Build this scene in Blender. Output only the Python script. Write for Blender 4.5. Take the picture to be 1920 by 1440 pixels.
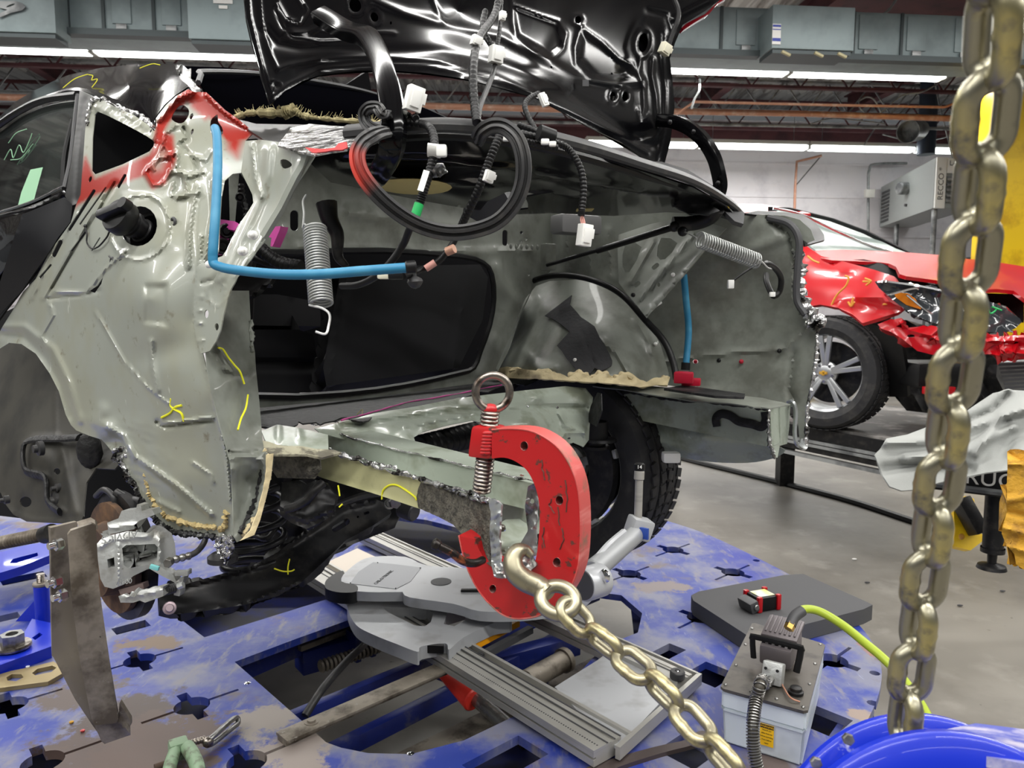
import bpy, bmesh, math, random
import numpy as np
from mathutils import Vector, Matrix
from mathutils.geometry import delaunay_2d_cdt
random.seed(7); rng = np.random.default_rng(7)
for o in list(bpy.data.objects): bpy.data.objects.remove(o)
SC = bpy.context.scene; COL = SC.collection
# ------------------------------------------------------------------ camera
FPX = 1400.0; EYE = 1.5; PITCH = math.atan(140.0 / FPX)
cam_d = bpy.data.cameras.new('camera'); cam = bpy.data.objects.new('camera', cam_d); COL.objects.link(cam)
cam_d.sensor_width = 36; cam_d.lens = 36 * FPX / 1920; cam_d.clip_start = 0.02; cam_d.clip_end = 100
cam_d.dof.use_dof = True; cam_d.dof.focus_distance = 1.35; cam_d.dof.aperture_fstop = 11
cam.location = (0, 0, EYE); cam.rotation_euler = (math.pi / 2 - PITCH, 0, 0)
SC.camera = cam
# ------------------------------------------------------------------ world, exposure
w = bpy.data.worlds.new('world'); SC.world = w; w.use_nodes = True
bg = w.node_tree.nodes['Background']; bg.inputs[0].default_value = (0.93, 0.97, 1.0, 1); bg.inputs[1].default_value = 0.12
SC.view_settings.view_transform = 'Standard'; SC.view_settings.look = 'None'
SC.view_settings.exposure = -0.25; SC.view_settings.gamma = 1; SC.view_settings.use_curve_mapping = False
SC.cycles.max_bounces = 6; SC.cycles.use_denoising = True
SC.cycles.sample_clamp_indirect = 6
# room frame: s along the back wall, t away from the camera
RA = math.radians(5.4); RW = Vector((math.cos(RA), math.sin(RA), 0)); RN = Vector((-math.sin(RA), math.cos(RA), 0))
def rm(s, t, z): return RW * s + RN * t + Vector((0, 0, z))
def area(name, s, t, z, sx, sy, power, col=(1, .985, .95)):
    d = bpy.data.lights.new(name, 'AREA'); d.shape = 'RECTANGLE'; d.size = sx; d.size_y = sy; d.energy = power; d.color = col
    o = bpy.data.objects.new(name, d); COL.objects.link(o); o.location = rm(s, t, z); o.rotation_euler = (0, 0, RA); return o
# strip lamps over the near half of the bay (fluorescent rows of the shop, one lamp added)
for t_, p_ in ((-6.0, 50), (-2.8, 130), (-0.4, 230), (2.8, 125), (5.6, 230)):
    for s_ in (-5.2, 0.0, 5.2) + ((10.4,) if t_ > 5 else ()): area('strip_light', s_, t_, 4.72, 4.6, .16, p_)  # rightmost lamp of the last row added to brighten the yellow column

# ------------------------------------------------------------------ pixel -> world
cp, sp = math.cos(PITCH), math.sin(PITCH)
def ray(px, py):
    x = (px - 960) / FPX; y = (720 - py) / FPX
    return np.array([x, cp + y * sp, -sp + y * cp])
CAMP = np.array([0, 0, EYE])
def D(px, py, d):                       # d = distance in front of the lens (camera axis)
    return Vector(CAMP + ray(px, py) * d)
def Z(px, py, z):
    r = ray(px, py); return Vector(CAMP + r * ((z - EYE) / r[2]))
def Ds(pts): return [D(*p) for p in pts]
CA = math.radians(50)
CF = np.array([-math.sin(CA), math.cos(CA), 0]); CR = np.array([math.cos(CA), math.sin(CA), 0]); CB = -CF
def Vd(px, py, v):                      # depth at which the ray meets car side plane v
    return v / ray(px, py).dot(CR)
def Ud(px, py, u): return u / ray(px, py).dot(CB)
def Td(px, py, t):
    r = ray(px, py); return t / (r[0] * RN.x + r[1] * RN.y)
def V(px, py, v): return D(px, py, Vd(px, py, v))
# ------------------------------------------------------------------ colours, materials
def lin(c):
    return tuple((x / 12.92 if x <= .04045 else ((x + .055) / 1.055) ** 2.4) for x in [q / 255 for q in c])
MATS = {}
def mat(name, rgb, rough=.5, metal=0., noise=None, emit=None, alpha=None, coat=0., bump=None, trans=0., ior=1.45, spec=.5):
    """noise = [(rgb2, scale, lo, hi, detail)...] worn or dirty patches over the base"""
    m = bpy.data.materials.new(name); m.use_nodes = True; nt = m.node_tree; N = nt.nodes; L = nt.links
    b = N['Principled BSDF']; c = lin(rgb)
    b.inputs['Base Color'].default_value = (*c, 1); b.inputs['Roughness'].default_value = rough; b.inputs['Metallic'].default_value = metal
    b.inputs['Coat Weight'].default_value = coat; b.inputs['Specular IOR Level'].default_value = spec; b.inputs['Transmission Weight'].default_value = trans; b.inputs['IOR'].default_value = ior
    tc = None
    if noise or bump: tc = N.new('ShaderNodeTexCoord')
    if noise:
        prev = None
        for (c2, sc, lo, hi, det) in noise:
            n = N.new('ShaderNodeTexNoise'); n.inputs['Scale'].default_value = sc if not isinstance(sc, tuple) else 1
            n.inputs['Detail'].default_value = det; n.inputs['Roughness'].default_value = .62
            if isinstance(sc, tuple):
                mp = N.new('ShaderNodeMapping'); mp.inputs['Scale'].default_value = sc[:3]
                if len(sc) > 3: mp.inputs['Rotation'].default_value = (0, 0, sc[3])
                L.new(tc.outputs['Object'], mp.inputs['Vector']); L.new(mp.outputs[0], n.inputs['Vector'])
            else: L.new(tc.outputs['Object'], n.inputs['Vector'])
            r = N.new('ShaderNodeMapRange'); r.inputs['From Min'].default_value = lo; r.inputs['From Max'].default_value = hi
            L.new(n.outputs['Fac'], r.inputs['Value'])
            mx = N.new('ShaderNodeMix'); mx.data_type = 'RGBA'
            L.new(r.outputs[0], mx.inputs['Factor'])
            if prev: L.new(prev, mx.inputs['A'])
            else: mx.inputs['A'].default_value = (*c, 1)
            mx.inputs['B'].default_value = (*lin(c2), 1); prev = mx.outputs['Result']
        L.new(prev, b.inputs['Base Color']); m['_col'] = 1
    if bump:
        sc, st = bump
        n = N.new('ShaderNodeTexNoise'); n.inputs['Scale'].default_value = sc; n.inputs['Detail'].default_value = 4
        L.new(tc.outputs['Object'], n.inputs['Vector'])
        bp = N.new('ShaderNodeBump'); bp.inputs['Strength'].default_value = st; bp.inputs['Distance'].default_value = .01
        L.new(n.outputs['Fac'], bp.inputs['Height']); L.new(bp.outputs[0], b.inputs['Normal'])
    if emit: b.inputs['Emission Color'].default_value = (*lin(emit[0]), 1); b.inputs['Emission Strength'].default_value = emit[1]
    MATS[name] = m; return m
def paint_layer(m, attr, rgb):
    """a second coat of paint where the mesh attribute says it was sprayed"""
    nt = m.node_tree; N = nt.nodes; L = nt.links; b = N['Principled BSDF']; inp = b.inputs['Base Color']
    a = N.new('ShaderNodeAttribute'); a.attribute_name = attr
    mx = N.new('ShaderNodeMix'); mx.data_type = 'RGBA'; mx.inputs['B'].default_value = (*lin(rgb), 1)
    if inp.links: L.new(inp.links[0].from_socket, mx.inputs['A'])
    else: mx.inputs['A'].default_value = inp.default_value
    L.new(a.outputs['Fac'], mx.inputs['Factor']); L.new(mx.outputs['Result'], inp)
def stain(m, p, r, rgb, base=(0, 0, 0), sq=(1, 1)):
    """one worn bare patch around the spot p"""
    nt = m.node_tree; N = nt.nodes; L = nt.links; inp = N['Principled BSDF'].inputs['Base Color']
    tc = N.new('ShaderNodeTexCoord'); mp = N.new('ShaderNodeMapping'); mp.vector_type = 'POINT'
    q = Vector(p) - Vector(base); mp.inputs['Scale'].default_value = (1 / (r * sq[0]), 1 / (r * sq[1]), 1 / r); mp.inputs['Location'].default_value = (-q.x / (r * sq[0]), -q.y / (r * sq[1]), -q.z / r)
    L.new(tc.outputs['Object'], mp.inputs['Vector']); ln = N.new('ShaderNodeVectorMath'); ln.operation = 'LENGTH'; L.new(mp.outputs[0], ln.inputs[0])
    n = N.new('ShaderNodeTexNoise'); n.inputs['Scale'].default_value = 14; n.inputs['Detail'].default_value = 8; n.inputs['Roughness'].default_value = .7; L.new(tc.outputs['Object'], n.inputs['Vector'])
    ad = N.new('ShaderNodeMath'); ad.operation = 'MULTIPLY_ADD'; L.new(n.outputs['Fac'], ad.inputs[0]); ad.inputs[1].default_value = 2.6; L.new(ln.outputs['Value'], ad.inputs[2])
    mr = N.new('ShaderNodeMapRange'); mr.inputs['From Min'].default_value = 2.15; mr.inputs['From Max'].default_value = 1.9; L.new(ad.outputs[0], mr.inputs['Value'])
    mx = N.new('ShaderNodeMix'); mx.data_type = 'RGBA'; mx.inputs['B'].default_value = (*lin(rgb), 1)
    L.new(inp.links[0].from_socket, mx.inputs['A']); L.new(mr.outputs[0], mx.inputs['Factor']); L.new(mx.outputs['Result'], inp)
# ------------------------------------------------------------------ mesh builder
class MB:
    def __init__(s): s.v = []; s.f = []; s.attr = None
    def add(s, vs, fs):
        o = len(s.v); s.v += [tuple(x) for x in vs]; s.f += [tuple(i + o for i in f) for f in fs]; return s
    def box(s, c, size, rot=None, bev=0.):
        bm = bmesh.new(); bmesh.ops.create_cube(bm, size=1)
        for v in bm.verts: v.co = Vector((v.co.x * size[0], v.co.y * size[1], v.co.z * size[2]))
        if bev: bmesh.ops.bevel(bm, geom=bm.edges[:], offset=bev, segments=2, affect='EDGES', profile=.6)
        M = rot.to_4x4() if rot is not None else Matrix.Identity(4)
        bm.verts.index_update()
        s.add([M @ v.co + Vector(c) for v in bm.verts], [[v.index for v in f.verts] for f in bm.faces]); bm.free(); return s
    def beam(s, a, b, wd, ht, up=(0, 0, 1), bev=0.):
        a = Vector(a); b = Vector(b); x = (b - a); ln = x.length; x.normalize(); u = Vector(up); y = u.cross(x).normalized(); z = x.cross(y)
        return s.box((a + b) / 2, (ln, wd, ht), Matrix((x, y, z)).transposed(), bev)
    def cyl(s, a, b, r, r2=None, n=20, cap=True, bev=0):
        a = Vector(a); b = Vector(b); r2 = r if r2 is None else r2
        if bev:
            d = (b - a).normalized()
            return s.lathe(a, d, [(0, 0), (r - bev, 0), (r, bev), (r2, (b - a).length - bev), (r2 - bev, (b - a).length), (0, (b - a).length)], n)
        x = (b - a).normalized(); y = x.orthogonal().normalized(); z = x.cross(y); vs = []; fs = []
        for k in range(n):
            t = 2 * math.pi * k / n; q = y * math.cos(t) + z * math.sin(t); vs += [a + q * r, b + q * r2]
        for k in range(n):
            i = 2 * k; j = 2 * ((k + 1) % n); fs.append((i, j, j + 1, i + 1))
        if cap: fs.append(tuple(2 * k for k in range(n))[::-1]); fs.append(tuple(2 * k + 1 for k in range(n)))
        return s.add(vs, fs)
    def lathe(s, a, d, prof, n=28, xa=None):
        a = Vector(a); d = Vector(d).normalized(); y = (Vector(xa) if xa else d.orthogonal()).normalized(); z = d.cross(y); vs = []; fs = []
        m = len(prof)
        for k in range(n):
            t = 2 * math.pi * k / n; q = y * math.cos(t) + z * math.sin(t)
            for (r, h) in prof: vs.append(a + d * h + q * max(r, 1e-5))
        for k in range(n):
            for i in range(m - 1):
                p = k * m + i; q = ((k + 1) % n) * m + i; fs.append((p, q, q + 1, p + 1))
        return s.add(vs, fs)
    def tube(s, pts, r, n=10, smooth=6, closed=False, rf=None, sq=None, prof=None, cap=True, tw=0., up=None):
        P = catmull(pts, smooth, closed) if smooth > 1 else [Vector(p) for p in pts]
        m = len(P); vs = []; fs = []
        T = []
        for i in range(m):
            a = P[(i - 1) % m] if (closed or i > 0) else P[i]; b = P[(i + 1) % m] if (closed or i < m - 1) else P[i]
            T.append((b - a).normalized())
        nrm = (Vector(up) - T[0] * Vector(up).dot(T[0])).normalized() if up is not None else T[0].orthogonal().normalized()
        if prof is None:
            prof = [(math.cos(2 * math.pi * k / n), math.sin(2 * math.pi * k / n)) for k in range(n)]
            if sq: prof = [(x * sq[0], y * sq[1]) for x, y in prof]
        n = len(prof); L = 0
        for i in range(m):
            if i: L += (P[i] - P[i - 1]).length
            if up is not None and tw is None: nrm = Vector(up)
            nrm = (nrm - T[i] * nrm.dot(T[i])).normalized(); bi = T[i].cross(nrm)
            rr = r if rf is None else rf(L, i / (m - 1), i)
            for (x, y) in prof: vs.append(P[i] + nrm * x * rr + bi * y * rr)
        for i in range(m if closed else m - 1):
            for k in range(n):
                a = i * n + k; b = i * n + (k + 1) % n; c = ((i + 1) % m) * n + (k + 1) % n; d = ((i + 1) % m) * n + k
                fs.append((a, b, c, d))
        if cap and not closed: fs.append(tuple(range(n))[::-1]); fs.append(tuple((m - 1) * n + k for k in range(n)))
        return s.add(vs, fs)
    def sphere(s, c, r, n=14, sc=(1, 1, 1)):
        prof = [(math.sin(math.pi * i / (n // 2)) * r, -math.cos(math.pi * i / (n // 2)) * r) for i in range(n // 2 + 1)]
        o = len(s.v); s.lathe((0, 0, 0), (0, 0, 1), prof, n); 
        for i in range(o, len(s.v)): v = s.v[i]; s.v[i] = (v[0] * sc[0] + c[0], v[1] * sc[1] + c[1], v[2] * sc[2] + c[2])
        return s
    def prism(s, outline, holes, fr, t, step=None, zf=None):
        """polygon with holes in the plane fr=(origin, xaxis, yaxis), thickness t behind (against x cross y)"""
        V2, tri = cdt(outline, holes, step)
        o, x, y = [Vector(q) for q in fr]; nz = x.cross(y).normalized()
        P = [o + x * a + y * b + (nz * zf(a, b) if zf else Vector((0, 0, 0))) for a, b in V2]
        solid(s, P, tri, t, nz, keep=True); return s
def catmull(pts, k=6, closed=False):
    P = [Vector(p) for p in pts]; n = len(P); out = []
    if n < 3 and not closed:
        if n == 2: return [P[0].lerp(P[1], i / k) for i in range(k + 1)]
        return P
    rngi = range(n) if closed else range(n - 1)
    for i in rngi:
        p1 = P[i]; p2 = P[(i + 1) % n]
        p0 = P[(i - 1) % n] if (closed or i > 0) else p1 * 2 - p2
        p3 = P[(i + 2) % n] if (closed or i < n - 2) else p2 * 2 - p1
        for j in range(k):
            t = j / k; t2 = t * t; t3 = t2 * t
            out.append(.5 * ((2 * p1) + (p2 - p0) * t + (2 * p0 - 5 * p1 + 4 * p2 - p3) * t2 + (3 * p1 - p0 - 3 * p2 + p3) * t3))
    if not closed: out.append(P[-1])
    return out
def sm2(pts, k=4, closed=True): return [(p.x, p.y) for p in catmull([(a, b, 0) for a, b in pts], k, closed)]
def ell(cx, cy, rx, ry, rot=0, n=16):
    c, s_ = math.cos(math.radians(rot)), math.sin(math.radians(rot))
    return [(cx + rx * math.cos(t) * c - ry * math.sin(t) * s_, cy + rx * math.cos(t) * s_ + ry * math.sin(t) * c) for t in [2 * math.pi * k / n for k in range(n)]]
def slot(x0, y0, x1, y1, w, n=6):
    a = math.atan2(y1 - y0, x1 - x0); o = []
    for k in range(n + 1): t = a + math.pi / 2 + math.pi * k / n; o.append((x0 + w * math.cos(t), y0 + w * math.sin(t)))
    for k in range(n + 1): t = a - math.pi / 2 + math.pi * k / n; o.append((x1 + w * math.cos(t), y1 + w * math.sin(t)))
    return o
def inpoly(X, Y, poly):
    r = np.zeros(X.shape, bool); n = len(poly); j = n - 1
    for i in range(n):
        xi, yi = poly[i]; xj, yj = poly[j]
        c = ((yi > Y) != (yj > Y))
        with np.errstate(divide='ignore', invalid='ignore'):
            r ^= c & (X < (xj - xi) * (Y - yi) / ((yj - yi) if yj != yi else 1e-12) + xi)
        j = i
    return r
def dseg(X, Y, poly, closed=True):
    d = np.full(X.shape, 1e9); n = len(poly)
    for i in range(n if closed else n - 1):
        ax, ay = poly[i]; bx, by = poly[(i + 1) % n]; dx, dy = bx - ax, by - ay; l2 = dx * dx + dy * dy + 1e-12
        t = np.clip(((X - ax) * dx + (Y - ay) * dy) / l2, 0, 1); d = np.minimum(d, np.hypot(X - ax - t * dx, Y - ay - t * dy))
    return d
def cdt(outline, holes=(), step=None):
    loops = [outline] + list(holes); vs = []; es = []
    for lp in loops:
        pts = []
        n = len(lp)
        for i in range(n):
            a = lp[i]; b = lp[(i + 1) % n]; k = max(1, int(math.ceil(math.hypot(b[0] - a[0], b[1] - a[1]) / step))) if step else 1
            for j in range(k): pts.append((a[0] + (b[0] - a[0]) * j / k, a[1] + (b[1] - a[1]) * j / k))
        o = len(vs); vs += pts; es += [(o + i, o + (i + 1) % len(pts)) for i in range(len(pts))]
    if step:
        xs = [p[0] for p in outline]; ys = [p[1] for p in outline]
        gx, gy = np.meshgrid(np.arange(min(xs), max(xs), step), np.arange(min(ys), max(ys), step * .87))
        gx = gx + (np.arange(gx.shape[0]) % 2)[:, None] * step / 2
        gx = gx.ravel(); gy = gy.ravel(); k = inpoly(gx, gy, outline)
        for h in holes: k &= ~inpoly(gx, gy, h)
        gx = gx[k]; gy = gy[k]
        if len(gx):
            d = dseg(gx, gy, outline)
            for h in holes: d = np.minimum(d, dseg(gx, gy, h))
            k = d > step * .45; vs += list(zip(gx[k].tolist(), gy[k].tolist()))
    sc = max(max(abs(p[0]), abs(p[1])) for p in vs)
    r = delaunay_2d_cdt([Vector((p[0] / sc, p[1] / sc)) for p in vs], es, [], 0, 1e-7)
    V2 = np.array([(v.x * sc, v.y * sc) for v in r[0]]); F = []
    tri = np.array([f for f in r[2] if len(f) == 3]); c = V2[tri].mean(axis=1)
    k = inpoly(c[:, 0], c[:, 1], outline)
    for h in holes: k &= ~inpoly(c[:, 0], c[:, 1], h)
    tri = tri[k]; used = np.unique(tri); mp = -np.ones(len(V2), int); mp[used] = np.arange(len(used))
    return [tuple(x) for x in V2[used]], mp[tri].tolist()
def solid(mb, P, tri, t, face_dir, keep=False):
    """give a triangulated sheet its thickness t on the side away from face_dir"""
    A = np.array([tuple(p) for p in P]); T = np.array(tri)
    n = np.cross(A[T[:, 1]] - A[T[:, 0]], A[T[:, 2]] - A[T[:, 0]])
    if callable(face_dir): fd = face_dir(A[T].mean(axis=1))
    else: fd = np.array(tuple(face_dir))[None, :]
    if (n * fd).sum() < 0: T = T[:, ::-1]; n = -n
    if keep: vn = np.repeat(np.array(tuple(face_dir))[None, :], len(A), 0)
    else:
        vn = np.zeros_like(A)
        for k in range(3): np.add.at(vn, T[:, k], n)
        vn /= (np.linalg.norm(vn, axis=1, keepdims=True) + 1e-12)
    Bk = A - vn * t; m = len(A)
    fs = [tuple(f) for f in T.tolist()] + [(c + m, b + m, a + m) for a, b, c in T.tolist()]
    ed = {}
    for a, b, c in T.tolist():
        for e in ((a, b), (b, c), (c, a)): ed[e] = 1
    for (a, b) in ed:
        if (b, a) not in ed: fs.append((b, a, a + m, b + m))
    mb.add(A.tolist() + Bk.tolist(), fs); return m
class RBF:
    def __init__(s, ctrl):
        C = np.array(ctrl, float); s.P = C[:, :2] / 500; v = C[:, 2]; n = len(C)
        d = np.linalg.norm(s.P[:, None] - s.P[None], axis=2); K = d + np.eye(n) * 1e-3
        if n >= 3 and np.linalg.matrix_rank(np.c_[np.ones(n), s.P], tol=1e-3) == 3:
            Q = np.c_[np.ones(n), s.P]; A = np.block([[K, Q], [Q.T, np.zeros((3, 3))]]); x = np.linalg.solve(A, np.r_[v, 0, 0, 0]); s.w = x[:n]; s.q = x[n:]
        else: s.w = np.linalg.solve(d + np.eye(n) * 1e-6, v - v.mean()) if n > 1 else np.zeros(n); s.q = np.array([v.mean(), 0, 0])
    def __call__(s, X, Y):
        X = np.asarray(X, float) / 500; Y = np.asarray(Y, float) / 500
        d = np.hypot(X[..., None] - s.P[:, 0], Y[..., None] - s.P[:, 1]); return d @ s.w + s.q[0] + s.q[1] * X + s.q[2] * Y
# relief: each entry raises (+) or sinks (-) the metal by h metres
def ridge(poly, w, h): return lambda X, Y: h * np.exp(-(dseg(X, Y, poly, False) / w) ** 2)
def step_in(poly, h, soft=4): return lambda X, Y: h * np.where(inpoly(X, Y, poly), np.clip(dseg(X, Y, poly) / soft, 0, 1), 0)
def bulge(cx, cy, rx, ry, h, rot=0):
    c, s_ = math.cos(math.radians(rot)), math.sin(math.radians(rot))
    return lambda X, Y: h * np.exp(-((((X - cx) * c + (Y - cy) * s_) / rx) ** 2 + ((-(X - cx) * s_ + (Y - cy) * c) / ry) ** 2))
def crumple(a, sc, seed=0, poly=None, soft=12):
    r = np.random.default_rng(seed); ks = [(r.normal(0, 1 / sc), r.normal(0, 1 / sc), r.uniform(0, 6.28), r.uniform(.4, 1)) for _ in range(14)]
    def f(X, Y):
        z = sum(g * np.abs(np.sin(a1 * X + a2 * Y + p)) for a1, a2, p, g in ks) / 5 * a
        if poly is not None: z = z * np.where(inpoly(X, Y, poly), np.clip(dseg(X, Y, poly) / soft, 0, 1), 0)
        return z
    return f
def jag(pts, amp, n=4, seed=1):
    """torn edge: wander between the given points"""
    r = random.Random(seed); out = []
    for i in range(len(pts) - 1):
        a, b = pts[i], pts[i + 1]
        for k in range(n):
            t = k / n; out.append((a[0] + (b[0] - a[0]) * t + r.uniform(-amp, amp) * (k > 0), a[1] + (b[1] - a[1]) * t + r.uniform(-amp, amp) * (k > 0)))
    out.append(pts[-1]); return out
def sheet(mb, outline, holes, ctrl, t=.0015, step=7, relief=(), mode='d', paint=None):
    """pressed sheet metal: outline as seen in the photo, carried to its distance by ctrl (px, py, value)"""
    V2, tri = cdt(outline, holes, step); A = np.array(V2); X, Y = A[:, 0], A[:, 1]
    val = RBF(ctrl)(X, Y)
    rx = (X - 960) / FPX; ry = (720 - Y) / FPX; R = np.stack([rx, cp + ry * sp, -sp + ry * cp], 1)
    if mode == 'v': d = val / (R @ CR)
    elif mode == 'u': d = val / (R @ CB)
    elif mode == 't': d = val / (R[:, 0] * RN.x + R[:, 1] * RN.y)
    elif mode == 'z': d = (val - EYE) / R[:, 2]
    else: d = val
    for f in relief: d = d - f(X, Y)
    P = CAMP + R * d[:, None]
    m = solid(mb, P, tri, t, lambda c: CAMP - c)
    if paint:
        a = paint(X, Y); mb.attr = (mb.attr or []) ; mb.attr += [0.] * (len(mb.v) - 2 * m - len(mb.attr)) + a.tolist() * 2
    return mb
# ------------------------------------------------------------------ objects
def obj_from(name, mb, m, base=(0, 0, 0), sharp=38):
    me = bpy.data.meshes.new(name); b = Vector(base)
    A = np.array(mb.v, dtype=float) - np.array(tuple(b)); me.from_pydata(A.tolist(), [], mb.f); me.validate()
    me.polygons.foreach_set('use_smooth', [True] * len(me.polygons)); me.update()
    me.set_sharp_from_angle(angle=math.radians(sharp))
    if mb.attr is not None:
        at = me.attributes.new('sprayed', 'FLOAT', 'POINT'); a = (mb.attr + [0.] * len(mb.v))[:len(me.vertices)]; at.data.foreach_set('value', a)
    if isinstance(m, str): m = MATS[m]
    me.materials.append(m)
    o = bpy.data.objects.new(name, me); COL.objects.link(o); return o
class Thing:
    def __init__(s, name, label, cat, base=(0, 0, 0), group=None):
        s.o = bpy.data.objects.new(name, None); COL.objects.link(s.o); s.base = Vector(base); s.o.location = s.base
        s.o.empty_display_size = .1; s.o['label'] = label; s.o['category'] = cat
        if group: s.o['group'] = group
    def part(s, name, mb, m, parent=None, label=None, sharp=38):
        o = obj_from(name, mb, m, s.base, sharp); o.parent = parent or s.o
        if label: o['label'] = label
        return o
    def copy(s, o, parent, M):
        c = o.copy(); COL.objects.link(c); c.parent = parent; c.matrix_local = M; return c
def single(name, mb, m, label, cat, base=(0, 0, 0), group=None, sharp=38):
    o = obj_from(name, mb, m, base, sharp); o.location = base; o['label'] = label; o['category'] = cat
    if group: o['group'] = group
    return o
def struct(name, mb, m): o = obj_from(name, mb, m); o['kind'] = 'structure'; return o
def text_mb(body, o, x, y, size, ext=.0005, font_space=1.):
    cu = bpy.data.curves.new('t', 'FONT'); cu.body = body; cu.size = size; cu.extrude = ext; cu.align_x = 'CENTER'; cu.align_y = 'CENTER'; cu.space_character = font_space
    to = bpy.data.objects.new('t', cu); COL.objects.link(to); bpy.context.view_layer.update()
    me = bpy.data.meshes.new_from_object(to.evaluated_get(bpy.context.evaluated_depsgraph_get())); mb = MB()
    o, x, y = Vector(o), Vector(x).normalized(), Vector(y).normalized(); z = x.cross(y)
    mb.add([o + x * v.co.x + y * v.co.y + z * v.co.z for v in me.vertices], [tuple(p.vertices) for p in me.polygons])
    bpy.data.objects.remove(to); bpy.data.curves.remove(cu); bpy.data.meshes.remove(me); return mb
# palette
mat('primer', (152, 156, 147), .27, .0, [((150, 152, 138), 6, .45, .62, 3), ((120, 114, 98), 28, .62, .74, 6), ((205, 206, 196), (60, 60, 9), .69, .76, 4)], coat=.3)
paint_layer(MATS['primer'], 'sprayed', (158, 48, 40))
mat('primer_shaded', (128, 132, 124), .4, 0, [((104, 106, 98), 9, .45, .65, 4)], coat=.1)  # same primer as outside, the shade of the car's inside put into the colour
mat('primer_rail', (156, 164, 152), .27, 0, [((128, 134, 118), 9, .5, .65, 4), ((186, 190, 178), 40, .68, .75, 4)], coat=.15)
mat('primer_cream', (182, 180, 136), .45, 0, [((150, 146, 112), 8, .5, .62, 4)])
mat('black_paint', (7, 7, 9), .15, 0, spec=.28)
mat('black_paint_dusty', (16, 16, 18), .09, 0, [((44, 44, 46), 14, .56, .8, 7)], spec=.15)
mat('black_plastic', (18, 18, 19), .42, spec=.35); mat('rubber', (48, 48, 49), .45, 0, [((66, 64, 62), 30, .5, .7, 5)])
mat('dark_cloth', (9, 9, 11), .95, spec=.1); mat('tar', (22, 22, 23), .55, 0, [((48, 48, 48), 22, .52, .68, 6)], bump=(60, .5))
mat('undercoat', (100, 96, 86), .9, 0, [((60, 58, 52), 60, .42, .62, 6)], bump=(160, .8))
mat('raw_steel', (150, 150, 148), .3, .85, [((95, 90, 84), 12, .5, .65, 5)], bump=(40, .35))
mat('torn_steel', (205, 205, 205), .25, .9, [((50, 48, 46), 30, .5, .6, 5)], bump=(70, .8))
mat('screw_steel', (148, 140, 132), .28, .95, [((70, 58, 50), 40, .5, .65, 5)])
mat('zinc_gold', (156, 150, 128), .38, .85, [((184, 174, 132), 9, .48, .62, 3), ((120, 112, 98), 30, .55, .68, 5), ((168, 128, 98), 22, .66, .74, 5)])
mat('zinc_chain', (152, 148, 130), .33, .85, [((196, 182, 118), 16, .5, .7, 2), ((118, 116, 108), 34, .55, .68, 4)])
mat('clamp_red', (176, 26, 30), .36, 0, [((226, 70, 66), 20, .6, .74, 5), ((92, 50, 44), 46, .60, .63, 6)], coat=.2)
mat('red_edge', (196, 84, 80), .45, .1, [((128, 100, 84), 30, .5, .66, 5), ((214, 130, 124), (8, 8, 60), .5, .7, 3)])
mat('deck_blue', (38, 56, 138), .45, .0, [((112, 114, 134), 4.3, .44, .6, 9), ((30, 50, 146), 2.4, .5, .66, 5), ((100, 88, 84), 3.1, .56, .64, 9), ((118, 116, 124), (26, 8, 8, .75), .54, .68, 8), ((134, 140, 166), (60, 9, 9, .75), .65, .76, 5)])
mat('beam_blue', (26, 40, 112), .4, 0, [((92, 92, 100), 7, .55, .68, 7), ((16, 24, 80), 4, .5, .7, 4)])
mat('bright_blue', (18, 42, 176), .3, 0, [((190, 192, 200), 16, .68, .74, 7)], coat=.3)
mat('rust', (74, 58, 48), .8, .2, [((112, 84, 60), 14, .45, .62, 6)])
mat('steel_plate', (138, 130, 118), .5, .35, [((80, 72, 62), 11, .45, .62, 5), ((150, 146, 138), 50, .64, .72, 6)])
mat('concrete', (128, 124, 117), .42, 0, [((104, 100, 94), 1.1, .42, .62, 6), ((148, 144, 137), 3.2, .55, .75, 7), ((84, 80, 75), 22, .68, .75, 4)])
mat('aluminium', (176, 174, 168), .36, .45, [((146, 145, 140), (1, 1, 40), .5, .7, 3)])
mat('gauge_grey', (180, 182, 185), .36, .25, [((162, 162, 163), 9, .55, .7, 3)])
mat('dark_grey', (66, 66, 68), .5); mat('white_plastic', (236, 236, 232), .45); mat('cream_plastic', (226, 222, 200), .5)
mat('reservoir', (214, 222, 226), .35, 0, [((190, 198, 204), 7, .5, .7, 3)])
mat('cast_alu', (184, 186, 184), .42, .55, [((150, 148, 142), 22, .5, .68, 5), ((108, 98, 88), 48, .66, .74, 5)], bump=(160, .12))
mat('blue_hose', (44, 122, 160), .5, 0, [((78, 150, 182), 9, .5, .7, 3)]); mat('pink_plastic', (226, 92, 178), .4); mat('lime', (158, 176, 50), .4, 0, [((120, 130, 40), 18, .58, .7, 4)])
mat('marker_yellow', (228, 226, 40), .6); mat('label_yellow', (244, 190, 20), .5); mat('ink', (22, 20, 18), .6); mat('sealer', (206, 190, 150), .7, bump=(60, .4))
mat('felt', (150, 140, 104), .95, 0, [((196, 184, 140), 50, .48, .6, 4)]); mat('spring_grey', (158, 160, 158), .38, .5); mat('foam', (74, 74, 76), .85)
mat('wall_paint', (232, 228, 232), .75, 0, [((206, 202, 208), 1.3, .5, .7, 5)]); mat('duct_grey', (136, 150, 152), .45, .1, [((118, 130, 132), 2, .45, .65, 4)]); mat('duct_dark', (66, 74, 76), .45, .3)
mat('galv', (158, 160, 160), .4, .35, [((96, 98, 100), 3, .45, .62, 4)]); mat('roof_deck', (205, 202, 198), .5, 0, [((130, 122, 118), (9, .7, 3), .45, .62, 4)])
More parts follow.
